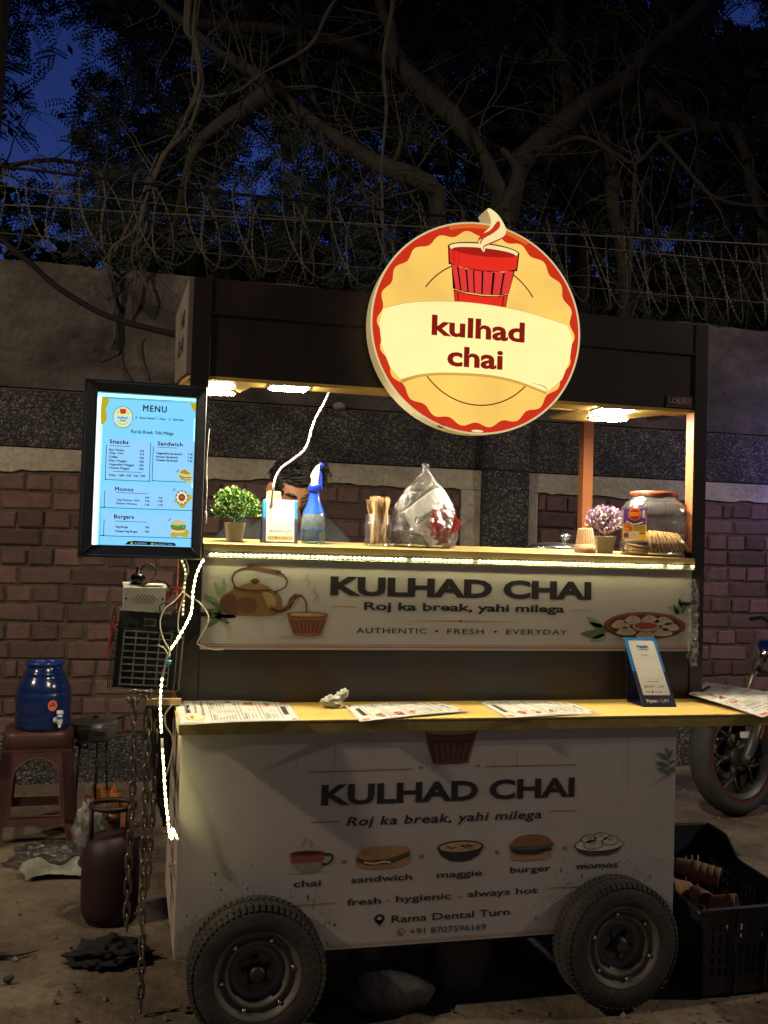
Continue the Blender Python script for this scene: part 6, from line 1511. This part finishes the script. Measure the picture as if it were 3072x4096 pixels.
# ---- stool, dispenser, pan
def stool():
    t = thing('plastic_stool', 'maroon plastic stool with arched openings at the left of the cart', 'stool', (-.53,1.92+.13,0), R(3))
    M_ = mat('maroon_plastic', (.075,.030,.028), .42, var=.2, vscale=6)
    b = MB(); n = 40
    def ring(hw, z, e=5): return [((hw*math.cos(a)*(abs(math.cos(a))**e+abs(math.sin(a))**e)**(-1/e)), (hw*math.sin(a)*(abs(math.cos(a))**e+abs(math.sin(a))**e)**(-1/e)), z) for a in [2*math.pi*k/n for k in range(n)]]
    vs = []; prof = [(.155,.395),(.152,.41),(.156,.412),(.150,.468),(.146,.476),(.10,.478),(.02,.474)]
    for hw, z in prof: vs += ring(hw, z)
    b.add(vs, [(i*n+k, i*n+(k+1)%n, (i+1)*n+(k+1)%n, (i+1)*n+k) for i in range(len(prof)-1) for k in range(n)]+[[(len(prof)-1)*n+k for k in range(n)]], M_, True); b.build('seat', t)
    # four sides, each a splayed panel with an arched window; legs are its corner strips
    def side(k):
        s_ = MB(); Mr = Matrix.Rotation(math.pi/2*k, 4, 'Z')
        def P(u, z, off=0): # u -1..1 across, splay
            hw = .150+(.395-z)*.085; return Mr @ Vector((u*hw, -hw+off, z))
        arch = [(-.62,.115)]+[(-.62,.28)]+[(-.62*math.cos(a), .28+.085*math.sin(a)) for a in [math.pi*q/10 for q in range(1, 10)]]+[(.62,.28),(.62,.115)]
        outer = [(-.98,.085),(-.98,.396),(.98,.396),(.98,.085)]
        low = [(.60,.085),(.52,.078),(-.52,.078),(-.60,.085)]
        def sheet(poly2d):
            pts = [P(u,z) for u,z in poly2d]; nrm = (Mr @ Vector((0,1,.085))).normalized(); s_.prism(pts, nrm*.007, M_)
        # left upright, right upright, top arch pieces, lower rail
        sheet([(-.98,.115),(-.62,.115),(-.62,.28),(-.98,.28)][::-1]); sheet([(.62,.115),(.98,.115),(.98,.28),(.62,.28)][::-1])
        ar = arch[1:-1]
        for i in range(len(ar)-1):
            (u0,z0),(u1,z1) = ar[i], ar[i+1]; sheet([(u0,z0),(u1,z1),(u1,.396),(u0,.396)])
        sheet([(-.98,.28),(-.62,.28),(-.62,.396),(-.98,.396)][::-1]); sheet([(.62,.28),(.98,.28),(.98,.396),(.62,.396)][::-1])
        sheet([(-.98,.115),(.98,.115),(.98,.075),(-.98,.075)])
        rim = [P(u,z,-.001) for u,z in arch]; s_.tube(rim, .0045, M_, 6, closed=True)
        s_.build('side_panel', t)
    for k in range(4): side(k)
    for sx in (-1,1):
        for sy in (-1,1):
            l = MB(); z1, z0 = .396, 0
            def q(z, a, c): h = .150+(.395-z)*.085; return (sx*(h-a), sy*(h-c), z)
            for a0, c0 in (((0,0),(.05,.006)), ((0,0),(.006,.05))):
                lo = [q(z0,a0[0],a0[1]), q(z0,c0[0],a0[1]), q(z0,c0[0],c0[1]), q(z0,a0[0],c0[1])]; hi = [q(z1,a0[0],a0[1]), q(z1,c0[0],a0[1]), q(z1,c0[0],c0[1]), q(z1,a0[0],c0[1])]
                if sx*sy > 0: l.hexa(lo, hi, M_)
                else: l.hexa(lo[::-1], hi[::-1], M_)
            l.build('leg', t)
stool()
def dispenser():
    t = thing('water_dispenser', 'glossy blue plastic water jar with a white tap standing on the stool', 'water dispenser', (-.515,2.03,.4775))
    BP = mat('dark_blue_plastic', (.008,.022,.095), .18, coat=.4); BP2 = mat('blue_rim_plastic', (.012,.04,.20), .25)
    b = MB(); b.lathe([(.105,0),(.116,.006),(.120,.02),(.122,.035),(.1195,.04),(.1215,.045),(.123,.075),(.1205,.080),(.1225,.085),(.124,.13),(.122,.165),(.1195,.169),(.120,.175),(.112,.205),(.100,.232),(.0915,.245),(.0935,.249),(.088,.258),(.081,.268),(.078,.285)], (0,0,0), BP, 56, open_top=True); b.build('body', t)
    b = MB(); b.lathe([(.077,.284),(.084,.287),(.0875,.295),(.0865,.302),(.081,.304),(.074,.302),(.072,.292),(.072,.25),(.06,.22)], (0,0,0), BP2, 56, open_top=True); b.build('rim', t)
    ang = R(-58); d = Vector((math.cos(ang), math.sin(ang), 0))
    tp = thing_part = MB(); WT = mat('white_tap_plastic', (.62,.62,.64), .35)
    M_ = Matrix.Translation(d*.119+Vector((0,0,.052))) @ Matrix.Rotation(ang+math.pi/2, 4, 'Z')
    tp.lathe([(.015,.004),(.015,-.006),(.008,-.008),(.007,-.034),(.0,-.034)], (0,0,0), WT, 18, 'y', M=M_); tp.lathe([(.011,-.012),(.0125,.0),(.0125,.020),(.011,.026),(.0,.027)], M_ @ Vector((0,-.034,0)), WT, 18); tp.lathe([(.006,-.03),(.0075,-.012)], M_ @ Vector((0,-.034,0)), WT, 14)
    tp.lathe([(.014,.030),(.016,.036),(.014,.046),(.0,.047)], M_ @ Vector((0,-.034,0)), WT, 18); tap = tp.build('tap', t)
    c = MB(); c.lathe([(.0128,.008),(.0135,.012),(.0128,.020)], M_ @ Vector((0,-.034,0)), mat('tap_blue', (.03,.10,.45), .4), 18, open_top=True); c.build('tap_ring', tap)
    a2 = R(-68); d2 = Vector((math.cos(a2), math.sin(a2), 0)); U = Vector((-math.sin(a2), math.cos(a2), 0))
    p = Pan(d2*.1262+Vector((0,0,.118)), U, (0,0,1)); p.ell(0,0,.021,.025,ink('#c9502f'),0); p.ring(0,0,.0165,.020,.0015,ink('#e8b9a0'),1); p.txt('NYS',-.011,.011,-.004,.009,ink('#2a1712'),1,bold=.03); p.line([(-.009,-.010),(.009,-.010)],.002,ink('#e8c9b0'),1); p.line([(-.004,.012),(.002,.016),(.006,.010)],.002,ink('#2a1712'),1)
    p.build('sticker', t)
dispenser()
def pan():
    t = thing('cooking_pan', 'steel cooking pan with a lid and black handles beside the water dispenser', 'pan', (-.285,2.16,.40))
    DS = mat('smoked_steel', (.42,.40,.36), .36, metal=.7, col2=(.12,.11,.10), vscale=9)
    b = MB(); b.lathe([(.0,0),(.085,.0),(.100,.010),(.112,.06),(.116,.078),(.113,.078)], (0,0,0), DS, 44, open_top=True); b.build('bowl', t)
    b = MB(); b.lathe([(.120,.078),(.121,.081),(.105,.087),(.05,.093),(.0,.094)], (0,0,0), DS, 44); b.build('lid', t)
    b = MB(); b.lathe([(.009,.092),(.008,.099),(.014,.103),(.014,.108),(.0,.109)], (0,0,0), BLACKP, 20); b.build('knob', t)
    b = MB(); b.box(.0,.045,-.122,-.108,.030,.052, BLACKP); b.tube([(-.045,-.10,.018),(-.07,-.16,.006),(-.03,-.20,.0)], [.014,.014,.013], BLACKP, 10); b.build('handle', t)
    b = MB(); b.tube([(.10,0,.094),(.14,-.01,.108),(.19,-.02,.125)], [.005,.0045,.003], BLACKP, 8); b.build('lid_handle', t)
    t2 = thing('metal_stand', 'thin black three legged stand holding up the pan by the stool', 'stand', (-.285,2.16,0))
    b = MB(); b.tube([(.07*math.cos(6.2832*k/20), .07*math.sin(6.2832*k/20), .396) for k in range(20)], .0045, BLACKP, 6, closed=True); b.build('ring', t2)
    for k in range(3):
        a = R(40+120*k); b = MB(); b.tube([(.07*math.cos(a), .07*math.sin(a), .395), (.09*math.cos(a), .09*math.sin(a), 0)], .005, BLACKP, 6); b.build('leg', t2)
pan()
def cylinder():
    t = thing('gas_cylinder', 'dark maroon gas cylinder with a ring collar beside the cart wheel', 'gas cylinder', (-.185,.905,0))
    MR = mat('maroon_enamel', (.032,.010,.010), .55, col2=(.020,.008,.008), vscale=6, bump=.1)
    b = MB(); b.lathe([(.075,.012),(.088,.016),(.0985,.045),(.1005,.09),(.1005,.20),(.096,.245),(.083,.280),(.06,.302),(.030,.312),(.0,.314)], (0,0,0), MR, 48); b.lathe([(.078,0),(.082,.0),(.082,.03),(.078,.03)], (0,0,0), MR, 40); b.build('body', t)
    b = MB(); b.tube([(.075*math.cos(a*.2618), .075*math.sin(a*.2618), .402) for a in range(24)], .010, MR, 10, closed=True)
    for k in range(3): a = R(75+120*k); b.tube([(.072*math.cos(a), .072*math.sin(a), .285),(.075*math.cos(a), .075*math.sin(a), .40)], .008, MR, 8)
    b.build('collar', t)
    b = MB(); b.lathe([(.020,.312),(.018,.345),(.024,.35),(.024,.365),(.016,.37),(.014,.38),(.018,.383),(.016,.395),(0,.396)], (0,0,0), mat('old_brass', (.16,.09,.05), .45, metal=.6), 20); b.build('valve', t)
cylinder()
def rag(name, label, cat, c, r, mm, seed, amp=.4, rot=0):
    b = MB(); f = lambda d: Vector((d.x, d.y, max(d.z, -.25)))*(1+amp*noise.noise(d*2+Vector((seed,0,0)))+amp*.7*noise.noise(d*5+Vector((0,seed,0)))+amp*.35*noise.noise(d*13))
    b.ball((0,0,r[2]*.22), r, mm, 56, 36, None, f); return tag(b.build(name, loc=c, rot=(0,0,rot)), label, cat)
CR = mat('crumpled_clear_wrap', rough=.12, trans=(.80,.78,.74), spec=.42, bump=1.0, bscale=45)
rag('plastic_wrap', 'crumpled clear plastic wrap lying on the ground before the stool', 'plastic wrap', (-.445,1.60,.0), (.15,.11,.055), CR, 3, .45)
rag('plastic_wrap', 'white milky plastic bag between the stool and the gas cylinder', 'plastic bag', (-.27,1.72,0), (.075,.09,.17), mat('milky_plastic', (.20,.19,.175), .3, var=.4, vscale=9, bump=1.0, bscale=30), 7, .35)
rag('orange_bag', 'crumpled orange bag on the ground behind the gas cylinder', 'bag', (-.235,2.12,0), (.115,.09,.125), mat('orange_plastic', (.50,.17,.035), .5, var=.35, vscale=12, bump=.8, bscale=30), 12, .5)
rag('black_cloth', 'dark cloth heap lying on the ground before the gas cylinder', 'cloth', (-.185,.56,0), (.12,.085,.038), mat('black_cloth'), 15, .5)
def packet():
    b = MB(); rnd = random.Random(2); nu, nv = 14, 8; vs = []
    for j in range(nv+1):
        for i in range(nu+1):
            u, v = i/nu, j/nv; vs.append((-.11+.22*u+.01*math.sin(v*7), -.06+.12*v+.02*math.sin(u*5), .012+.030*abs(math.sin(u*3.4+v))*(.3+v)+.012*noise.noise(Vector((u*5,v*5,1)))))
    b.add(vs, [(j*(nu+1)+i, j*(nu+1)+i+1, (j+1)*(nu+1)+i+1, (j+1)*(nu+1)+i) for j in range(nv) for i in range(nu)], mat('dirty_foil_packet', (.42,.42,.36), .35, col2=(.10,.11,.05), vscale=9), True)
    tag(b.build('torn_packet', loc=(-.415,1.42,0), rot=(0,0,R(12))), 'torn silver and olive packet on the ground in front of the clear wrap', 'packet')
packet()
for i, (x, y, s_, l) in enumerate(((-.47,.44,.016,'lone small pebble on the lit ground at the bottom left corner'),(-.30,.66,.007,'tiny dark pebble on the ground left of the dark cloth heap'))):
    b = MB(); b.ball((0,0,s_*.5), (s_,s_*.8,s_*.7), mat('dark_stone', (.06,.05,.035), .9), 12, 8, None, lambda d: d*(1+.3*noise.noise(d*2))); tag(b.build('pebble', loc=(x,y,0)), l, 'pebble')
b = MB(); b.tube(spline([(-.62,.60,.004),(-.52,.63,.007),(-.47,.62,.006),(-.40,.655,.004)], 5), [.002,.004,.009,.012,.014,.012,.01,.008,.006,.005,.004,.004,.003,.003,.002,.002], mat('dry_twig', (.04,.03,.02), .9), 6); tag(b.build('twig'), 'dry twig lying on the lit ground at the bottom left', 'twig')

# ================================================================ right side
def crate():
    t = thing('plastic_crate', 'black plastic crate with slotted sides holding clay cups at the right', 'crate', (1.75,.25,0), 0)
    BC = mat('black_crate_plastic', (.022,.022,.026), .42, var=.3, vscale=5)
    o = Vector((1.75,.25,0)); cs = [Vector((1.565,-.08,0))-o, Vector((1.935,-.07,0))-o, Vector((2.01,.60,0))-o, Vector((1.64,.60,0))-o]; H = .30
    def wall_(name, a, c, slots, rim, hole=False):
        b = MB(); d = (c-a); L = d.length; d.normalize(); nrm = Vector((d.y, -d.x, 0))
        def P(u, z): q = a.lerp(c, u); cen = (cs[0]+cs[2])/2; k = .90+.10*z/H; return cen+(q-cen)*k+Vector((0,0,z))
        def sheet(u0, u1, z0, z1, z0b=None, z1b=None):
            pts = [P(u0,z0),P(u1,z0 if z0b is None else z0b),P(u1,z1 if z1b is None else z1b),P(u0,z1)]; b.prism(pts, -nrm*.006, BC)
        N = 24; tops = [rim(i/N) for i in range(N+1)]
        zs = [.06,.085,.095,.12,.13,.155,.165,.19,.20,.222]
        for i in range(N):
            u0, u1 = i/N, (i+1)/N; sheet(u0, u1, .222, tops[i], None, tops[i+1]); sheet(u0, u1, 0, .06)
        n = slots
        for i in range(n):
            u0, u1 = i/n, (i+1)/n; m_ = .30/n
            solid = (i % 5 == 4) or i in (0, n-1)
            if solid: sheet(u0, u1, .06, .222)
            else:
                sheet(u0, u0+m_, .06, .222); sheet(u1-m_, u1, .06, .222)
                for k in range(1, 9, 2): sheet(u0+m_, u1-m_, zs[k], zs[k+1])
        b.tube([P(i/N, tops[i])+nrm*.003 for i in range(N+1)], .008, BC, 6)
        for u in (.0, .33, .66, 1.0): b.prism([P(u,0),P(min(1,u+.02),0),P(min(1,u+.02),.25),P(u,.25)], nrm*.006, BC)
        b.build(name, t)
    dip = lambda u: H+.02 - (.055 if .16 < u < .84 else .055*max(0,min(1,u/.16 if u < .5 else (1-u)/.16)))
    low = lambda u: H-.028
    far = lambda u: H+.030
    right = lambda u: .268+(.062*max(0, min(1, (u-.66)/.14)))   # low along the front, stepped up at the far corner
    left = lambda u: .262+(.05*max(0, min(1, (.34-u)/.14)))
    wall_('side_wall', cs[0], cs[1], 14, low); wall_('side_wall', cs[1], cs[2], 24, right); wall_('side_wall', cs[2], cs[3], 14, far); wall_('side_wall', cs[3], cs[0], 24, left)
    b = MB(); cen = (cs[0]+cs[2])/2; b.prism([cen+(q-cen)*.9 for q in cs], (0,0,.008), BC); b.build('bottom', t)
    # nested cups lying on newspaper heap
    for i, (x, y, z, rx, rz, l) in enumerate(((1.865,.325,.215,0,0,''),)): pass
    dirv = Vector((.62,-.55,-.12)).normalized(); q = dirv.to_track_quat('Z','Y')
    st = Vector((1.775,.43,.245))
    for k in range(4):
        o_ = copy_tree(cup0); o_.scale = (1,1,1); o_.rotation_mode = 'QUATERNION'; o_.rotation_quaternion = q; o_.location = st+dirv*.024*k
        tag(o_, 'clay cup nested in a row of four lying on its side in the black crate' if k < 3 else 'open mouthed clay cup at the front of the nested row in the black crate', 'clay cup', 'clay cups in the black crate')
    rnd = random.Random(14)
    for k, (x, y, z) in enumerate(((1.66,.33,.22),(1.70,.27,.215),(1.73,.20,.21),(1.78,.14,.205),(1.83,.20,.15),(1.70,.12,.16),(1.76,.05,.16),(1.65,.20,.15),(1.86,.08,.12),(1.80,.30,.13),(1.72,.40,.13),(1.84,.42,.12))):
        o_ = copy_tree(cup0); o_.scale = (1,1,1); dv = Vector((rnd.gauss(0,1), rnd.gauss(0,1), rnd.gauss(0,.25))).normalized(); o_.rotation_mode = 'QUATERNION'; o_.rotation_quaternion = dv.to_track_quat('Z','Y'); o_.location = Vector((x,y,z))-dv*.04
        tag(o_, 'clay cup heaped loosely below the nested row in the black crate', 'clay cup', 'clay cups in the black crate')
crate()
def motorcycle():
    t = thing('motorcycle', 'dark motorcycle parked by the wall at the right, front wheel showing', 'motorcycle', (3.215,1.88,0))
    wx = -.235; wz = .298; Rt = .298; TY = mat('tyre_rubber', (.032,.030,.027), .85, col2=(.02,.019,.017), vscale=9); AL = mat('black_alloy', (.045,.043,.04), .42, metal=.3, var=.3); REDS = mat('red_rim_tape', (.22,.02,.015), .5); MET = mat('dull_metal', (.30,.28,.24), .4, metal=.8)
    steer = Matrix.Translation((wx,0,wz)) @ Matrix.Rotation(R(16), 4, 'Z') @ Matrix.Rotation(R(-7), 4, 'X')
    b = MB(); b.lathe([(.215,-.045),(.235,-.056),(.262,-.062),(.280,-.052),(.293,-.030),(.298,0),(.293,.030),(.280,.052),(.262,.062),(.235,.056),(.215,.045)], (0,0,0), TY, 64, 'y')
    for k in range(40):
        a = 6.2832*k/40
        for sg in (-1, 1):
            M_ = Matrix.Rotation(-a, 4, 'Y'); b.add([M_ @ Vector((x, sg*y, z)) for x, y, z in ((-.012,.055,.274),(.0,.055,.2745),(.014,.012,.2975),(.004,.012,.2975))], [(0,1,2,3)], mat('groove', (.012,.012,.012), .95))
    b.v = [tuple(steer @ Vector(q)) for q in b.v]; w = b.build('front_wheel', t)
    b = MB(); b.lathe([(.190,-.030),(.212,-.050),(.222,-.052),(.222,-.044),(.208,-.02),(.208,.02),(.222,.044),(.222,.052),(.212,.050),(.190,.030),(.186,0),(.190,-.030)], (0,0,0), AL, 56, 'y', open_top=True)
    b.lathe([(.0,-.035),(.04,-.035),(.05,-.025),(.05,.025),(.04,.035),(0,.035)], (0,0,0), AL, 24, 'y')
    for k in range(5):
        a = 6.2832*k/5+.35; M_ = Matrix.Rotation(-a, 4, 'Y')
        b.tube([M_ @ Vector((0,0,.04)), M_ @ Vector((0,-.004,.115))], [.020,.014], AL, 8)
        for sg in (-1,1): b.tube([M_ @ Vector(q) for q in ((0,-.004,.10),(sg*.018,-.006,.135),(sg*.060,-.006,.180))], [.013,.010,.009], AL, 8)
    b.v = [tuple(steer @ Vector(q)) for q in b.v]; b.build('rim', w)
    b = MB(); b.lathe([(.2225,-.053),(.228,-.0545),(.228,-.0535)], (0,0,0), REDS, 64, 'y', open_top=True); b.v = [tuple(steer @ Vector(q)) for q in b.v]; 
    # the tape covers part of the rim only
    keep = []; b.build('rim_tape', w)
    b = MB(); b.lathe([(.085,.040),(.120,.040),(.122,.043),(.120,.046),(.085,.046)], (0,0,0), MET, 48, 'y', open_top=True); b.v = [tuple(steer @ Vector(q)) for q in b.v]; b.build('brake_disc', w)
    b = MB(); AX = steer @ Vector((0,-.085,0)); TOPL = AX+Vector((.20,.02,.52))
    for s_ in (0, .17): b.tube([AX+Vector((-.012,s_,-.03)), AX+Vector((.0,s_,0)), AX.lerp(TOPL,.45)+Vector((0,s_,0))], [.026,.030,.027], AL, 14); b.tube([AX.lerp(TOPL,.44)+Vector((0,s_,0)), TOPL+Vector((0,s_,0))], .0165, MET, 12)
    b.lathe([(.016,-.045),(.016,-.02),(.022,-.018),(.022,.0)], AX, MET, 12, 'y'); b.build('fork', t)
    b = MB(); b.box(AX.x+.02, AX.x+.075, AX.y+.01, AX.y+.045, AX.z+.07, AX.z+.155, MET); b.box(AX.x-.025,AX.x+.02,AX.y+.012,AX.y+.03,AX.z+.10,AX.z+.13, mat('pale_paper', (.6,.58,.54), .6)); b.build('brake_caliper', t)
    b = MB(); b.prism([AX+Vector(q) for q in ((.045,-.012,.10),(.075,-.012,.10),(.09,-.012,.16),(.07,-.012,.19),(.055,-.012,.16))], (0,.01,0), mat('amber_reflector', (.45,.12,.02), .3)); b.build('reflector', t)
    b = MB(); vs = []; 
    for k in range(13):
        a = R(40+8.5*k); 
        for y in (-.085,-.05,0,.05,.085): vs.append(steer @ Vector((.318*math.cos(a), y, .318*math.sin(a)-.02*(abs(y)/.085)**2)))
    b.add(vs, [(i*5+k, i*5+k+1, (i+1)*5+k+1, (i+1)*5+k) for i in range(12) for k in range(4)], BLACKP, True); b.build('mudguard', t)
    b = MB(); b.lathe([(.0,-.10),(.06,-.095),(.09,-.07),(.098,-.02),(.08,.05),(.03,.09),(0,.095)], (wx+.185,-.02,.83), mat('chrome', (.7,.7,.7), .12, metal=1.0), 28, 'x'); b.build('headlight', t)
    b = MB(); b.lathe([(.018,-.03),(.022,0),(.014,.05),(0,.055)], (wx+.12,-.16,.86), mat('amber_lens', (.6,.20,.03), .25), 14, 'x'); b.tube([(wx+.16,-.16,.86),(wx+.24,-.05,.87)], .008, BLACKP, 8); b.build('indicator', t)
    BP = mat('black_gloss_paint', (.012,.012,.015), .2, coat=.5)
    b = MB(); b.ball((.55,0,.80), (.28,.15,.13), BP, 24, 14, None, lambda d: Vector((d.x, d.y*(1-.3*d.x), d.z))); b.build('tank', t)
    b = MB(); b.prism([(.75,-.12,.78),(1.30,-.10,.86),(1.32,-.10,.80),(1.1,-.12,.73),(.78,-.13,.70)], (0,.24,0), BLACKP); b.build('seat', t, bevel=.02)
    b = MB(); b.box(.38,.80,-.13,.13,.30,.62, AL); b.tube([(.10,0,.88),(.45,0,.66),(.95,0,.62),(1.25,0,.72)], .03, AL, 10); b.tube([(.5,-.16,.3),(.9,-.18,.25),(1.35,-.18,.38)], [.02,.03,.045], MET, 12); b.build('engine', t, bevel=.01)
    b = MB(); b.tube([(.10,-.36,1.0),(.06,-.2,1.02),(.03,0,.98),(.06,.2,1.02),(.10,.36,1.0)], .012, AL, 8); b.build('handlebar', t)
    b = MB(); b.lathe([(.20,-.05),(.262,-.062),(.293,-.03),(.298,0),(.293,.03),(.262,.062),(.20,.05)], (1.08,0,.298), TY, 48, 'y', open_top=True); b.lathe([(0,-.03),(.20,-.04),(.20,.04),(0,.03)], (1.08,0,.298), AL, 40, 'y'); b.build('rear_wheel', t)
motorcycle()
b = MB(); CB = mat('grey_card', (.055,.052,.05), .85, var=.3)
b.box(-.13,.13,-.10,.10,0,.155,CB); b.hexa([(-.13,-.10,.1553),(.13,-.10,.1553),(.13,.10,.1553),(-.13,.10,.1553)],[(-.12,-.19,.175),(.14,-.19,.175),(.13,.10,.158),(-.13,.10,.158)],CB)
tag(b.build('cardboard_box', loc=(1.93,-.24,0), rot=(0,0,R(8))), 'dull grey cardboard box on the ground in front of the black crate', 'box')
b = MB(); b.tube(spline([(1.80,-.13,.15),(1.84,-.16,.11),(1.83,-.17,.06)], 4), .016, mat('blue_cloth', (.01,.02,.12), .8), 8); tag(b.build('blue_strap'), 'dark blue strap hanging over the corner of the black crate', 'strap')
def sack(label, c, pts, mm, seed):
    b = MB(); n = 22; vs = []
    for i, (r_, h, dx) in enumerate(pts):
        for k in range(n):
            a = 6.2832*k/n; q = r_*(1+.30*noise.noise(Vector((math.cos(a)*1.6, math.sin(a)*1.6, h*7+seed)))+.12*noise.noise(Vector((math.cos(a)*5, math.sin(a)*5, h*12+seed)))); vs.append((dx+q*math.cos(a), q*.8*math.sin(a), h))
    b.add(vs, [(i*n+k, i*n+(k+1)%n, (i+1)*n+(k+1)%n, (i+1)*n+k) for i in range(len(pts)-1) for k in range(n)]+[list(range(n))[::-1]], mm, True)
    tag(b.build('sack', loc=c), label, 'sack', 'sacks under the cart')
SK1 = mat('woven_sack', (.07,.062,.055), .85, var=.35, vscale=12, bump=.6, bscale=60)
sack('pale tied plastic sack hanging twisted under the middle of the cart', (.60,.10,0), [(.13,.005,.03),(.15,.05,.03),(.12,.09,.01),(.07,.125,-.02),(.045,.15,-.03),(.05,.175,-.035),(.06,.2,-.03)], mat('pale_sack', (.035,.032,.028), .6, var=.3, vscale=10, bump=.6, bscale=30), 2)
sack('dark bucket shaped sack standing under the cart nearer the right wheel', (.86,.16,0), [(.09,.0,0),(.10,.08,0),(.105,.15,0),(.11,.165,.0),(.09,.17,0)], SK1, 8)
